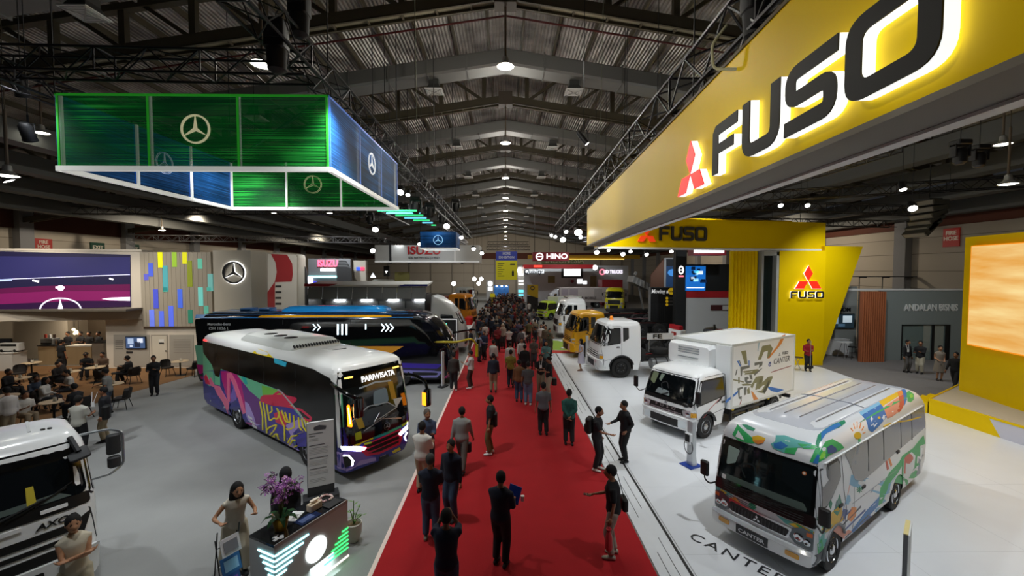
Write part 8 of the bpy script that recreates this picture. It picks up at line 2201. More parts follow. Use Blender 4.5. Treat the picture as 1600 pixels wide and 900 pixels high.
def mk_table():
 t=thing('cafe_table','x','table')
 g=MB();g.lathe([(.001,.72),(.36,.72),(.38,.735),(.37,.75),(.001,.75)],M('#c9b493',.4,noise=.08),28);g.build('table_top',t)
 g=MB();g.tube([(0,0,.02),(0,0,.72)],.035,m_black,10);g.build('column',t);g=MB();g.lathe([(.001,0),(.24,0),(.22,.02),(.04,.03),(.001,.03)],m_black,20);g.build('base',t)
 return t
ct,tt_=mk_chair(),mk_table()
CT,TT=tree(ct),tree(tt_)
ZC=.02
tabs=[(31,618,'pale round cafe table closest to the white plinth'),(85,660,'round cafe table between the seated men in white and in black'),(176,628,'round cafe table with a menu holder at the edge of the cafe floor'),(50,590,'round cafe table with bottles near the lit cafe wall'),(150,598,'round cafe table in front of the tall bar end unit'),(282,587,'dark round cafe table standing by the info panel and coach'),(110,606,'round cafe table in the middle of the seated group'),(10,650,'round cafe table at the edge of the cafe near the man in khaki')]
for i,(px,py,lab)in enumerate(tabs):
 q=G(px,py)
 if i==0:tt_.location=(q.x,q.y,ZC);tt_['label']=lab
 else:copy_tree(TT,None,(q.x,q.y,ZC),0,lab)
 g=MB();g.cbox((0,0,.07),(.1,.03,.14),M('#d8d4c8',.5));g.box(-.06,.06,-.04,.04,0,.01,m_dgrey);o=g.build('menu_holder',loc=(q.x+.05,q.y,ZC+.75),smooth=0);tag(o,'small menu holder on the '+' '.join(lab.replace('pale ','').replace('dark ','').replace('round ','').split()[:10]),'menu holder','menu holders on the cafe tables')
chs=[(40,668,-20,'under the man in white closest to the white lorry'),(191,640,200,'dark, empty, at the edge table of the cafe'),(262,588,-20,'empty, left of the dark table by the info panel'.replace('left of','before')),(302,589,180,'close to the tall coach at the dark table'),(209,600,150,'under the man in black by the cream wall'),(70,645,30,'behind the woman in white'),(127,655,170,'under the man in black at the middle table'),(30,598,-60,'near the white plinth, nearest to it'),(18,640,0,'with a curved back near the khaki man'),(98,612,20,'in the middle of the seated group'),(160,605,90,'beside the bar end unit'),(60,612,10,'by the table with bottles'),(135,590,-80,'between the bar and the seated group'),(186,597,180,'behind the table with the menu holder')]
for i,(px,py,a,lab)in enumerate(chs):
 q=G(px,py);lab='dark brown cafe chair '+lab
 if i==0:ct.location=(q.x,q.y,ZC);ct.rotation_euler=(0,0,R(a));ct['label']=lab;ct['group']='cafe chairs'
 else:copy_tree(CT,None,(q.x,q.y,ZC),R(a),lab,'cafe chairs')
for k,(px,py)in enumerate(((48,590),(52,590),(30,618),(86,660))):
 q=G(px,py);g=MB();g.lathe([(.03,0),(.033,.12),(.013,.17),(.013,.2)],M('#3a2a22',.3),10);o=g.build('bottle',loc=(q.x-.15+.05*k,q.y+.1,ZC+.75));tag(o,'dark bottle standing on a round cafe table, %s from the cafe wall'%ORD[k],'bottle','bottles on the cafe tables')
q=G(1318,560);t=thing('high_table','white round high table in front of the media room partition','table',(q.x,q.y,.0));g=MB();g.lathe([(.001,1.02),(.42,1.02),(.42,1.06),(.001,1.06)],m_white,28);g.build('table_top',t);g=MB()
for a in range(3):g.tube([(.1*math.cos(a*2.1),.1*math.sin(a*2.1),1.02),(.35*math.cos(a*2.1),.35*math.sin(a*2.1),0)],.015,m_silver,6)
g.build('legs',t)
q=G(1331,561);t=thing('bar_stool','black bar stool beside the white high table','stool',(q.x,q.y,0));g=MB();g.rbox((0,0,.76),(.36,.36,.06),.08,m_black);g.build('seat',t)
for sx in(-1,1):
 for sy in(-1,1):g=MB();g.tube([(sx*.12,sy*.12,.73),(sx*.2,sy*.2,0)],.012,m_black,6);g.build('leg',t)
q=G(1300,553);block('reception_desk','white reception desk beside the slanted yellow panel','counter',q.x-.5,q.x+.7,q.y-.5,q.y,1.05,m_white,m_white)
q=G(1246,579);t=thing('folding_table','small folding round table beside the cleaner in red','table',(q.x,q.y,.022));g=MB();g.lathe([(.001,.7),(.25,.7),(.25,.72),(.001,.72)],M('#3c3a30',.5),20);g.build('table_top',t);g=MB();g.tube([(-.2,0,0),(.15,0,.7)],.012,m_silver,6);g.tube([(.2,0,0),(-.15,0,.7)],.012,m_silver,6);g.tube([(0,-.2,0),(0,.15,.7)],.012,m_silver,6);g.build('legs',t)
mt=[G(842,531),G(872,533),G(908,543),G(900,548),G(845,547)]
g=MB();g.poly([(q.x,q.y,.022)for q in mt],(0,0,.006),M('#8fae3a',.8));o=g.build('floor_mat',smooth=0);tag(o,'lime green floor mat in front of the white sleeper lorry','mat')
mt=[G(843,547.5),G(900,548.5),G(900,553),G(843,552)]
g=MB();g.poly([(q.x,q.y,.024)for q in mt],(0,0,.008),M('#b02a1c',.8));o=g.build('floor_mat',smooth=0);tag(o,'narrow red floor mat edging the lime green one','mat')
t=thing('light_display','white framed display box with a cyan light arrow by the nose of the wing-sided lorry','display box',(-3.9,25.4,.012))
g=MB()
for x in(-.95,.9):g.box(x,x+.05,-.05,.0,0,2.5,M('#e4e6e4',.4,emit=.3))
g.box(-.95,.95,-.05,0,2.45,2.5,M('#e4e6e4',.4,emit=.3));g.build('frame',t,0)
g=MB();g.box(-.9,.9,.0,.9,0,2.45,m_dgrey);g.build('box_body',t,0)
g=MB();cy2=M('#50e8c8',.3,emit=2.5);fy=lambda u,v,o:Vector((u,-.01-o,v));g.patch(stroke([(-.5,2.2),(.3,2.2),(.3,1.7),(-.5,1.7),(-.5,2.2)],.05),fy,cy2,.02);g.patch(stroke([(-.5,1.55),(.3,1.55),(.55,1.25),(.3,.95)],.06),fy,cy2,.02);g.build('light_arrow',t,0)
t=thing('display_plinth','long white plinth with a red block beside the aisle behind the tall blue coach','plinth',(-2.95,33.8,.012))
g=MB();g.box(-.5,.25,-3.2,3,0,.95,M('#dcdcd8',.5));g.build('plinth_body',t,0);g=MB();g.rbox((-.15,1.6,1.25),(.6,1.6,.6),.12,M('#c81c1c',.3));g.build('red_block',t)
# ================================================================== people
def vox(mb,size,sm=4):
 o=mb.build('tmp',smooth=0)
 m=o.modifiers.new('r','REMESH');m.mode='VOXEL';m.voxel_size=size
 s_=o.modifiers.new('s','SMOOTH');s_.iterations=sm;s_.factor=.5
 dg=bpy.context.evaluated_depsgraph_get()
 me=bpy.data.meshes.new_from_object(o.evaluated_get(dg));bpy.data.objects.remove(o)
 return me
m_skin=M('#9a6a4c',.55);m_eye=M('#140d0a',.3);m_lip=M('#7a3f38',.5);m_hair=M('#0c0908',.6);m_ph=M('#ffffff',.6)
def ik(a,b,l1,l2,pole):
 a,b=Vector(a),Vector(b);d=b-a;L=min(d.length,(l1+l2)*.999);u=d.normalized()
 x=(l1*l1-l2*l2+L*L)/(2*L);h=math.sqrt(max(l1*l1-x*x,0))
 p=Vector(pole);p=(p-u*p.dot(u)).normalized()
 return a+u*x+p*h,a+u*L
def ell(c,rx,ry,n=12,T=None):
 q=[Vector((c[0]+rx*math.cos(2*PI*k/n),c[1]+ry*math.sin(2*PI*k/n),c[2]))for k in range(n)]
 return[T@p for p in q]if T else q
POSES={}
def pose_mesh(name,feet=((.03,.1),(-.02,-.1)),hands=((.05,.26,.8),(.05,-.26,.8)),lean=0,sit=False,fem=False,longsl=False,wide=0,skirt=0,turn=0,elb=(-1,.3,-.2),vx=.024):
 hz=.5 if sit else.93
 T=Matrix.Translation((0,0,hz))@Matrix.Rotation(R(lean),4,'Y')@Matrix.Translation((0,0,-hz))
 dz=hz-.93
 up_=lambda x,y,z:T@Vector((x,y,z+dz))
 k=.88 if fem else 1.0
 def torso(e):return[ell((0,0,z+dz),rx+e,ry*k+e,14,T)for z,rx,ry in((.84,.1,.14),(.92,.125,.17),(1.06,.108,.142),(1.2,.118,.158),(1.32,.12,.17),(1.41,.085,.155),(1.46,.05,.07))]
 body,shirt,tr=MB(),MB(),MB()
 body.loft(torso(-.012),m_skin);shirt.loft(torso(.022 if not longsl else.03),m_ph)
 body.tube([up_(-.01,0,1.42),up_(.015,0,1.55)],[.056*k,.052*k],m_skin,10)
 hinfo=[]
 for s,(hx,hy,hzz)in zip((1,-1),hands):
  sh=up_(0,s*.175*k,1.385)
  el,wr=ik(sh,(hx,hy,hzz),.29,.26,(elb[0],s*elb[1],elb[2]))
  body.tube([sh,sh.lerp(el,.5),el,el.lerp(wr,.3),wr],[.047,.043,.036,.037,.024],m_skin,9)
  if longsl:shirt.tube([sh,sh.lerp(el,.5),el,el.lerp(wr,.3),el.lerp(wr,.93)],[.072,.062,.053,.05,.038],m_ph,10)
  else:shirt.tube([sh,sh.lerp(el,.5),sh.lerp(el,.85)]if not fem else[sh,sh.lerp(el,.12),sh.lerp(el,.22)],[.072,.064,.066]if not fem else[.058,.052,.044],m_ph,10)
  d_=(wr-el).normalized();hinfo.append((s,wr,d_))
 shoes=[]
 for s,(fx,fy)in zip((1,-1),feet):
  hp=Vector((0,s*.09,hz-.03));an=Vector((fx,fy,.09))
  kn,an=ik(hp,an,.42,.41,(1,0,0 if not sit else.9))
  body.tube([hp,hp.lerp(kn,.4),kn,kn.lerp(an,.35),an],[.08,.075,.052,.052,.035],m_skin,10)
  if not skirt:tr.tube([hp+Vector((0,0,.02)),hp.lerp(kn,.4),kn,kn.lerp(an,.4),kn.lerp(an,.97)],[.108,.102+wide*.3,.084+wide*.8,.078+wide,.07+wide*1.3],m_ph,11)
  shoes.append((s,an))
 if skirt:
  tr.loft([ell((0,0,z),r1,r2,16)for z,r1,r2 in((1.0+dz,.12,.15),(.92+dz,.14,.18),(.75+dz,.17,.2),(.93-skirt,.2,.24),(.92-skirt,.17,.21))],m_ph)
 else:tr.loft([ell((0,0,z+dz),rx,ry*k,14,T if z>.95 else None)for z,rx,ry in((.8,.09,.13),(.86,.12,.165),(.93,.137,.18),(1.0,.126,.165),(1.02,.1,.14))],m_ph)
 bm_=vox(body,vx,3);sm=vox(shirt,vx,3);tm=vox(tr,vx,3)
 g=MB();HT=T@Matrix.Translation((.03,0,1.61+dz))@Matrix.Scale(1.09,4)@Matrix.Rotation(R(turn),4,'Z')@Matrix.Rotation(R(-lean*.6),4,'Y');g.T=HT
 rings=[]
 for j in range(13):
  z=-.118+.236*j/12;u=z/.12;w0=math.sqrt(max(1-u*u,.02));ring=[]
  for q in range(20):
   a=2*PI*q/20;cx,sy=math.cos(a),math.sin(a)
   rx,ry=.094*w0,.075*w0
   if z<-.02:ry*=1-(-.02-z)*2.2;rx*=1-(-.02-z)*(1.0 if cx>0 else 3.2)
   x=cx*rx+(.008 if z<0 and cx>0 else 0);y=sy*ry
   fr_=max(0,cx)**14
   if-.045<z<.03:x+=fr_*.022*(1-abs(z+.02)/.05)
   if-.0<z<.04:x-=math.exp(-((abs(sy)-.38)/.16)**2)*.006 if cx>0 else 0
   ring.append(Vector((x,y,z)))
  rings.append(ring)
 g.loft(rings,m_skin)
 for s in(-1,1):
  g.ball((.082,s*.03,.012),(.008,.013,.007),m_eye,8,5);g.ball((.088,s*.031,.03),(.006,.016,.003),m_hair,6,4);g.ball((-.005,s*.077,-.005),(.016,.008,.028),m_skin,8,6)
 g.ball((.09,0,-.055),(.008,.022,.005),m_lip,8,5)
 for s,wr,d_ in hinfo:
  side=d_.cross(Vector((0,0,1)));
  if side.length<.2:side=d_.cross(Vector((0,s,0)))
  side.normalize();nrm=side.cross(d_).normalized()
  if s<0:side=-side
  if abs(d_.z)>.6:side,nrm=Vector((1,0,0))-d_*d_.x,d_.cross(Vector((1,0,0)));side.normalize();nrm.normalize();nrm=nrm if nrm.y*s<0 else-nrm
  g.T=None
  sec=lambda c,w_,h_:[c+side*(w_*math.cos(b))+nrm*(h_*math.sin(b))for b in[2*PI*q/8 for q in range(8)]]
  g.loft([sec(wr-d_*.02,.024,.02),sec(wr+d_*.03,.036,.017),sec(wr+d_*.085,.041,.014)],m_skin)
  for f,(o_,L)in enumerate(((.031,.06),(.011,.07),(-.01,.065),(-.03,.05))):
   p0=wr+d_*.075+side*o_;p1=p0+d_*L*.55+nrm*L*.15;p2=p1+d_*L*.35+nrm*L*.45
   g.tube([p0,p1,p2],[.0095,.0085,.006],m_skin,6)
  p0=wr+d_*.03+side*.03;g.tube([p0,p0+side*.025+d_*.03,p0+side*.03+d_*.055+nrm*.015],[.012,.0105,.007],m_skin,6)
 hd=g.build('tmp2',smooth=0);b2=bmesh.new();b2 .from_mesh(bm_)
 for f in b2 .faces:f.material_index=0
 hm=hd.data;b2 .from_mesh(hm);me=bpy.data.meshes.new('person_body');b2 .to_mesh(me);b2 .free()
 for m in hm.materials:me.materials.append(m)
 bpy.data.objects.remove(hd)
 hairs={}
 for kind in('short','long','bun','scarf','cap'):
  g=MB();g.T=HT
  if kind=='scarf':g.ball((-.012,0,-.0),(.108,.1,.135),m_ph,16,12);g.loft([ell((.0,0,z),r1,r2,16)for z,r1,r2 in((-.06,.09,.085),(-.13,.1,.11),(-.2,.13,.17),(-.23,.12,.16))],m_ph)
  else:
   g.ball((-.016,0,.03),(.099,.084,.106),m_ph,16,12)
   if kind=='long':g.loft([ell((x,0,z),r1,r2,14)for z,x,r1,r2 in((.06,-.03,.085,.09),(-.04,-.04,.075,.104),(-.14,-.045,.065,.112),(-.24,-.05,.045,.1))],m_ph)
   if kind=='bun':g.ball((-.11,0,.04),.045,m_ph,10,8)
   if kind=='cap':g.lathe([(.095,.045),(.1,.05),(.001,.135)],m_ph,16,(-.005,0,0));g.box(.05,.16,-.06,.06,.045,.055,m_ph)
  h=vox(g,.016,2)if kind in('long','scarf')else None
  if h is None:o=g.build('tmp3');h=o.data;bpy.data.objects.remove(o)
  hairs[kind]=h
 if skirt or True:
  g=MB()
  sh_m=[]
  for s,an in shoes:
   g=MB();x,y=an.x,an.y;z0=an.z-.09
   g.loft([[Vector((x+dx,y+w_*math.cos(a),z0+zb+h_*(1+math.sin(a))/2))for a in[2*PI*q/10 for q in range(10)]]for dx,w_,h_,zb in((-.075,.025,.05,.01),(-.06,.036,.085,0),(0,.042,.1,0),(.07,.046,.065,0),(.14,.042,.05,0),(.175,.022,.035,.004))],m_ph)
   o=g.build('tmp4',smooth=60);sh_m.append(o.data);bpy.data.objects.remove(o)
 for q in(me,sm,tm):q.shade_smooth();
 for q in[sm,tm]+list(hairs.values())+sh_m:
  q.materials.clear();q.materials.append(m_ph)
 for h in hairs.values():h.shade_smooth()
 POSES[name]=(me,sm,tm,hairs,sh_m)
SK=[m_skin,M('#7d5238',.55),M('#b58563',.55),M('#c49a7c',.55)]
def person(x,y,deg,pose,shirt,trou,label,hair='short',hcol='#0c0908',shoe='#141414',sc=1.0,group=None,z=0.0,skin=0,cat='person'):
 me,sm,tm,hairs,shm=POSES[pose]
 if z<=.03:z=.033 if-2.45<x<2.7 and y<81 else(.023 if 2.7<=x<16 and y<33 else.013)
 b=bpy.data.objects.new('person',me);COL.objects.link(b)
 b.location=(x,y,z);b.rotation_euler=(0,0,R(deg));b.scale=(sc,sc,sc)
 if skin:b.material_slots[0].link='OBJECT';b.material_slots[0].material=SK[skin]
 tag(b,label,cat,group)
 for nm,m,c in[('shirt',sm,shirt),('trousers',tm,trou),('hair' if hair!='scarf' else 'headscarf',hairs[hair],hcol)]+[('shoe',q,shoe)for q in shm]:
  o=bpy.data.objects.new(nm,m);COL.objects.link(o);o.parent=b
  o.material_slots[0].link='OBJECT';o.material_slots[0].material=c if not isinstance(c,str)else M(c,.85)
 return b
pose_mesh('stand');pose_mesh('standl',longsl=True);pose_mesh('phone',hands=((.34,.1,1.18),(.3,-.16,1.12)))
pose_mesh('phonel',hands=((.34,.1,1.18),(.3,-.16,1.12)),longsl=True,turn=10)
pose_mesh('walk',feet=((.28,.09),(-.26,-.09)),hands=((-.12,.27,.82),(.2,-.26,.85)))
pose_mesh('walkl',feet=((.28,.09),(-.26,-.09)),hands=((-.12,.27,.82),(.2,-.26,.85)),longsl=True)
pose_mesh('cross',hands=((.2,-.1,1.16),(.22,.1,1.19)),fem=True,wide=.03,elb=(-.2,1,-.4));pose_mesh('crossm',hands=((.2,-.1,1.16),(.22,.1,1.19)),elb=(-.2,1,-.4))
pose_mesh('reach',hands=((.05,.26,.85),(.4,-.12,1.08)),lean=3);pose_mesh('reachl',hands=((.1,.24,.95),(.42,-.12,1.08)),lean=3,longsl=True)
pose_mesh('behind',hands=((-.17,.03,.92),(-.19,-.03,.95)),elb=(-.6,1,0),longsl=True)
pose_mesh('photo',hands=((.2,.07,1.56),(.2,-.07,1.56)),elb=(.1,.45,-1))
pose_mesh('sit',sit=True,feet=((.42,.1),(.4,-.12)),hands=((.34,.14,.74),(.36,-.12,.76)),lean=8)
pose_mesh('sitl',sit=True,feet=((.45,.12),(.3,-.1)),hands=((.3,.14,.62),(.36,-.12,.76)),lean=4,longsl=True)
pose_mesh('dress',fem=True,skirt=.5,hands=((.18,.12,1.02),(.2,-.1,1.04)),feet=((.03,.07),(0,-.07)))
pose_mesh('leanf',fem=True,wide=.04,hands=((.42,.2,1.16),(.36,-.3,1.16)),lean=16,feet=((.1,.1),(-.25,-.1)))
pose_mesh('standf',fem=True,hands=((.1,.22,.86),(.16,-.2,.95)),longsl=True)
def PP(px,py,*a,**k):
 q=G(px,py,.0);return person(q.x,q.y,*a,**k)
K='#15161a';NV='#161c30';JN='#3a4c66';KH='#8f7a58';WH='#c9c6bf';GY='#6d6f70';CR='#c8bda4'
PEOPLE=[(673,846,95,'phone',NV,JN,'person with grey hair seen from behind in navy polo and jeans at the carpet edge',dict(hcol='#3a3836',shoe='#8f877a')),(706,812,-115,'standl','#12182a',JN,'person in a dark navy jacket facing the grey-haired person in jeans',{}),(660,772,80,'phonel','#d5d2c8','#a08f72','person in a white shirt and khaki trousers at the pale carpet edge',{}),(668,742,-70,'phonel','#3d4a63',K,'person in a blue-grey jacket facing the person in white shirt and khaki trousers',dict(hcol='#5a5048')),(722,738,80,'walkl','#8b8c88','#5f5a54','person in a grey shirt walking away with a black shoulder bag',{}),(767,711,178,'stand',K,'#6a5a36','person in a black sweater and khaki trousers with white trainers and backpack',dict(shoe='#d8d8d4')),(782,886,70,'phonel','#10162a','#14161c','person in dark clothes holding a blue folder and white cup on the carpet',{}),(958,872,165,'reach','#141518','#a59c8c','person in a black T-shirt holding a phone out and a red drawstring bag',dict(shoe='#b5b0a0')),(932,736,-28,'reach','#191b20','#141518','person with a black backpack shaking hands with the person in a black suit',dict(shoe='#cfcbc0')),(977,722,190,'reachl','#101114','#0f1012','person in a black suit shaking hands at the carpet edge',{}),(889,697,85,'behind',M('#1f5a52',.7,noise=.6,nscale=14),'#17181a','person in a teal patterned shirt with hands clasped behind the back',{}),(849,681,92,'stand','#5f6266','#131417','person in a grey T-shirt and black trousers with a crossbody strap',{}),(908,580,170,'dress','#d2cdd8','#cfc9d8','hostess in a short pale dress standing before the white four-wheel cab',dict(hair='long',shoe='#8f6a55',skin=3)),(1262,580,-110,'phonel','#8f1420','#17181c','cleaner in a red uniform holding a long broom beside the yellow pylon wall',{}),(1416,582,-80,'standl','#16171c','#5c5a58','person in black with a white badge and grey trousers before the glass door',{}),(1437,584,-150,'phonel','#17181c','#b5b09e','person in a black jacket and cream trousers before the glass door',{}),(1467,595,-120,'dress','#8d8478','#7f776c','hostess in a short grey-beige dress beside the glass door',dict(hair='bun',shoe='#2a2522',skin=2)),(1492,610,200,'walkl','#121316','#141517','person in black walking out from behind the tall yellow wall',{}),(242,618,-60,'phonel','#17161a','#141418','person dressed all in black standing alone between cafe and coaches',{}),(125,710,100,'phone','#bdbbb0','#15161a','person in a white T-shirt and black trousers behind the white heavy lorry',{}),(166,690,-150,'standl','#14151b','#8a7a5e','person in a black jacket with a white lanyard and khaki trousers',{}),(170,647,200,'reach','#7d7c78','#3b4656','person in a grey shirt bending beside the edge table of the cafe',{}),(15,690,170,'standl','#c4bdb8','#8f7f66','person in a white shirt with khaki trousers and belt at the cafe edge',{}),(97,582,80,'stand','#121316','#121316','person in black standing at the bar counter with back to the hall',{}),(108,563,-90,'stand','#1a1a1e','#121316','barista in black behind the bar, beside the coffee machine',{}),(128,563,-90,'phone','#17171a','#121316','barista in black behind the middle of the bar',{}),(141,563,-80,'stand','#1c1a1a','#121316','barista in black with tied hair behind the bar',dict(hair='bun')),(156,563,-100,'stand','#141416','#121316','barista in black behind the tall bar end unit',{}),(709,612,100,'standl','#2a2420','#121317','person in a dark brown jacket at the nose of the tall blue coach',dict(shoe='#b0aca4')),(736,608,170,'phonel','#bdb9b4','#3a2622','person in a white shirt and brown trousers looking towards the tall coach',dict(shoe='#c4c0b8')),(771,614,95,'standl','#1a2230','#8a7a60','person in a navy shirt and khaki trousers seen from behind on the carpet',{}),(798,606,85,'stand',M('#7d7326',.8,noise=.9,nscale=22),'#20242e','person in a yellow and black checked shirt',{}),(811,629,88,'standl','#6d4a2a','#34465e','person in a brown shirt and blue jeans beside the striped shirt',{}),(825,634,80,'reach',M('#4a4a4a',.8,noise=.7,nscale=18,stretch=(.05,.05,1)),'#5c7088','person in a black and grey striped shirt and pale jeans',dict(shoe='#c4c0b8')),(845,616,-95,'phone','#17181a','#857a62','person in a black top with a white lanyard and khaki trousers',{}),(858,622,-160,'phone','#1b1c1e','#a39a84','person in black and white with a black shoulder bag at the carpet edge',dict(hair='bun')),(834,577,-100,'stand',M('#5a554e',.8,noise=.8,nscale=20),'#3a3c40','person in a grey plaid shirt walking towards the balcony',{}),(853,585,-95,'phonel','#5f8a8a','#2a2e34','person in a pale teal shirt facing the balcony',dict(hair='long')),(815,578,-85,'walkl','#c4c0bc','#24262a','person in an open white shirt walking towards the balcony',{}),(820,594,90,'standl','#141518','#1a1b1e','person in black behind the checked and brown shirts',{}),(797,588,90,'standl','#bfbcb6','#1f2126','person in a white shirt seen from behind in the middle of the aisle',{}),(771,583,60,'standl','#b9b6b0','#24262a','person in a white jacket beside the navy shirt',{}),(748,566,30,'reachl','#7d8fa8','#20242a','person in a light blue shirt pointing across the aisle',{}),(757,562,-120,'standl','#1c2a44','#17181c','person in a navy top beside the light blue shirt',{}),(786,545,-90,'standf','#9a8f80','#2a2624','person with a beige headscarf facing the balcony',dict(hair='scarf',hcol='#b5a892')),(811,538,90,'standl','#4a4258','#1c1c20','person in a dull purple shirt seen from behind',{}),(826,537,90,'stand','#4f4a2c','#1d1e20','person in an olive shirt seen from behind',{}),(836,535,80,'walk','#6f5f4c','#22201e','person in a tan shirt seen from behind beside the olive shirt',{}),(858,566,-120,'standf','#4a4a3a','#2a2c2e','person with an olive headscarf at the carpet edge by the green mat',dict(hair='scarf',hcol='#4f4e3c')),]
for(px,py,dg_,po,sh,tr,lab,kw)in PEOPLE:PP(px,py,dg_,po,sh,tr,lab,**kw)
q=D(697,812,6.25);person(q.x,6.25,92,'photo','#131b33',JN,'person in a navy polo with white collar raising a phone, close to the balcony',skin=1)
hs=person(-6.5,6.25,-38,'cross','#cfc6b0','#c2b89e','hostess in a cream sleeveless outfit with folded arms before the white heavy lorry',hair='bun',skin=2)
q=onc(.3,1.05,0);person(q[0]-.4,q[1]+.2,-42,'leanf','#cfc6b4','#c6bca4','hostess in cream with long black hair leaning at the end of the counter',hair='long',skin=2)
q=onc(.95,1.0,0);person(q[0],q[1],-70,'standf','#15151a','#15151a','hostess in a black headscarf behind the orchid',hair='scarf',hcol='#101014',skin=2)
for i,(px,py,a,po,sh,tr,lab)in enumerate([(38,672,-15,'sit','#c9c4bb','#8a7860','person in a white polo and khaki trousers seated nearest the white lorry'),(70,645,20,'sitl','#cac6c0','#2a2a30','person with long hair in a white blouse seated in the cafe'),(112,628,-120,'sit','#cbc7c0','#2a2a2e','person in a white shirt seated facing the hall'),(122,658,170,'sit','#15151a','#1c2028','person in a black T-shirt seated with legs stretched out'),(58,640,-30,'sitl','#3c4658','#2a3040','person in a blue-grey jacket seated behind the white polo'),(203,600,195,'sitl','#15151a','#1a1c22','person in black seated against the cream wall'),(163,592,-80,'sitl','#5a4638','#2a2420','person in a striped brown top seated near the bar end unit'),(137,592,-60,'sit','#141418','#1c1c20','person in a black cap and T-shirt seated before the bar'),(90,612,0,'sitl','#181417','#1c1c20','person in a black jacket seated in the middle of the cafe group'),(100,606,200,'sit','#1c1a1c','#1c1c20','person in dark clothes seated with back to the bar'),(12,628,10,'sitl','#18191e','#1c1c20','person in dark clothes seated beside the plinth')]):
 q=G(px,py);person(q.x,q.y,a,po,sh,tr,lab,hair='long' if i==1 else('cap' if i==7 else 'short'),z=ZC+.045,skin=i%3,group='people seated in the cafe')
rr_=random.Random(21)
cols=[('#15161a','black'),('#17202f','navy'),('#bdb9b3','white'),('#55565a','grey'),('#7a2026','red'),('#3f5068','blue'),('#5c5240','olive brown')]
tcs=[('#141518','black'),('#2f3c50','denim'),('#6f6450','khaki')]
pz=['stand','standl','phone','phonel','walk','walkl','standf','crossm']
placed=[(o.location.x,o.location.y)for o in COL.objects if o.name.startswith('person')]
n=0
while n<190:
 y=26.5+46*rr_.random()**1.05
 if 43.5<y<50 or y>64:xm=1.6
 else:xm=2.9
 x=rr_.uniform(-2.4,xm)if rr_.random()<.8 else rr_.uniform(-2.4,xm*.5)
 if y>76:x=rr_.uniform(-8,8)
 if 53<y<58 and x>2.3:continue
 if any((x-a)**2+(y-b)**2<.42 for a,b in placed):n+=.02;continue
 placed.append((x,y));n+=1
 (c1,n1),(c2,n2)=rr_.choice(cols[:4]*2+cols),rr_.choice(tcs[:1]*2+tcs)
 sf=rr_.random()<.12
 zone='beyond the lime lorry' if y>48 else('beside the parked lorries' if y>34 else 'behind the nearer walkers')
 lab='visitor in a%s top and %s trousers%s, %s'%(('n ' if n1[0]=='o' else ' ')+n1,n2,' and headscarf' if sf else '',zone)
 person(x,y,rr_.choice([90,90,-90,80,-80,100,0,180,-100])+rr_.uniform(-20,20),rr_.choice(pz),c1,c2,lab,'scarf' if sf else 'short','#8a8070' if sf else '#0c0908','#1c1c1c',rr_.uniform(.93,1.04),'aisle crowd: '+n1+' '+n2+str(sf)+zone,.03 if-2.3<x<2.6 else 0,rr_.randrange(3))
def held(name,lab,cat,px,py,Y,build,rz=0):
 q=D(px,py,Y);g=MB();build(g);o=g.build(name,loc=tuple(q),rot=R(rz));tag(o,lab,cat);return o
def gy(px,py):return G(px,py).y
held('shoulder_bag','black shoulder bag hanging at the side of the grey-shirted person walking away','bag',728,699,gy(722,738)-.05,lambda g:(g.rbox((0,0,0),(.3,.12,.26),.05,m_black),g.tube([(-.12,0,.1),(-.2,-.02,.55),(-.3,.1,.6),(-.1,.12,.1)],.012,m_black,5)),10)
held('backpack','black backpack on the person in black sweater and khaki trousers','backpack',773,655,gy(767,711),lambda g:g.rbox((0,0,0),(.16,.28,.4),.07,m_black))
held('backpack','black backpack worn by the person shaking hands','backpack',922,664,gy(932,736),lambda g:(g.rbox((-.02,0,0),(.18,.3,.42),.08,m_black),g.rbox((-.1,0,-.06),(.08,.24,.2),.04,m_dgrey)),-28)
held('backpack','black backpack on the person with a lanyard behind the heavy lorry','backpack',166,644,gy(158,700),lambda g:g.rbox((0,0,0),(.18,.3,.42),.08,m_black),30)
def at_hand(px,py,deg,lx_,ly_,lz_,name,lab,cat,build,rz=0):
 q=G(px,py);a=R(deg);g=MB();build(g)
 o=g.build(name,loc=(q.x+lx_*math.cos(a)-ly_*math.sin(a),q.y+lx_*math.sin(a)+ly_*math.cos(a),lz_),rot=R(deg+rz));tag(o,lab,cat)
at_hand(958,872,165,.08,.27,.56,'drawstring_bag','red drawstring bag hanging from the hand of the person in a black T-shirt','bag',lambda g:(g.loft([ell((0,0,z),r1,r2,12)for z,r1,r2 in((-.2,.05,.1),(-.18,.07,.14),(0,.06,.12),(.12,.03,.05),(.16,.05,.06))],M('#b01420',.7)),g.tube([(0,0,.14),(0,.05,.3)],.006,m_black,4)))
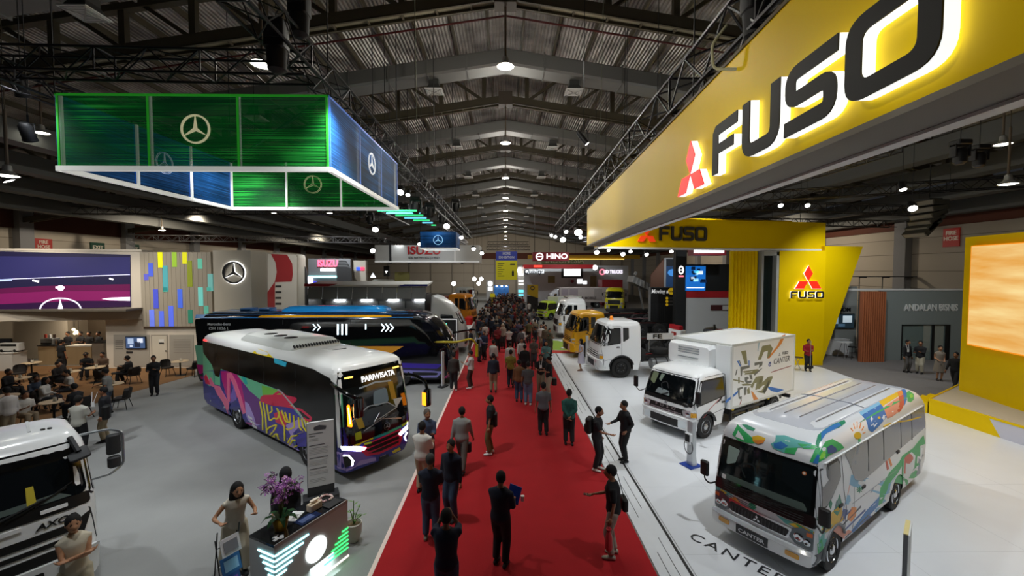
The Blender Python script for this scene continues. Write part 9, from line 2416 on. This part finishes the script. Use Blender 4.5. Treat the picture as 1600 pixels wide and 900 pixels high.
held('shoulder_bag','black crossbody bag behind the person in a black T-shirt','bag',975,786,gy(958,872)+.05,lambda g:(g.rbox((0,0,0),(.1,.26,.22),.03,m_black),g.tube([(0,0,.1),(-.1,.1,.5),(-.2,0,.62)],.008,m_black,5)))
at_hand(958,872,165,.5,-.11,1.105,'mobile_phone','black phone held out by the person in a black T-shirt','phone',lambda g:g.rbox((0,0,0),(.14,.07,.012),.01,m_black))
at_hand(782,886,70,.36,-.14,1.2,'folder','blue folder held by the person in dark clothes on the carpet','folder',lambda g:g.cbox((0,0,0),(.02,.24,.32),M('#22409a',.4),(R(10),R(15),0)))
at_hand(782,886,70,.38,-.3,1.14,'paper_cup','white paper cup in the hand of the person in dark clothes','cup',lambda g:g.lathe([(.001,-.05),(.028,-.05),(.038,.05),(.001,.05)],m_white,14))
held('broom','long-handled broom held by the cleaner in red','broom',1266,575,gy(1262,580)-.3,lambda g:(g.tube([(0,0,.1),(0,0,1.45)],.014,m_silver,6),g.box(-.14,.14,-.04,.04,-.02,.12,m_black)))
held('shoulder_bag','black bag hanging from the person in black and white at the carpet edge','bag',866,596,gy(858,622),lambda g:g.rbox((0,0,0),(.2,.26,.3),.05,m_black))
held('mobile_phone','phone raised by the person in a navy polo close to the balcony','phone',697,826,6.52,lambda g:g.rbox((0,0,0),(.15,.012,.08),.01,m_black))
for i,(px,py,Y,c)in enumerate([(845,573,gy(845,616)-.16,'#e8e8e8'),(1419,548,gy(1416,582)-.16,'#e8e8e8'),(145,632,gy(158,700)-.14,'#e8e8e8')]):
 held('lanyard_badge',['white badge on the lanyard of the person in a black top in the aisle','white badge worn by the person in black before the glass door','white lanyard of the person in a black jacket behind the heavy lorry'][i],'badge',px,py,Y,lambda g:(g.box(-.05,.05,-.004,.004,-.07,.07,M(c,.5)),g.tube([(-.03,0,.07),(-.08,.08,.36)],.008,M(c,.5),4),g.tube([(.03,0,.07),(.08,.08,.36)],.008,M(c,.5),4)))
held('white_collar','white collar of the navy polo close to the balcony','collar',697,843,6.2,lambda g:g.tube([(.085*math.cos(a),.07*math.sin(a),0)for a in[k*.5 for k in range(14)]],.012,m_white,6))if False else None
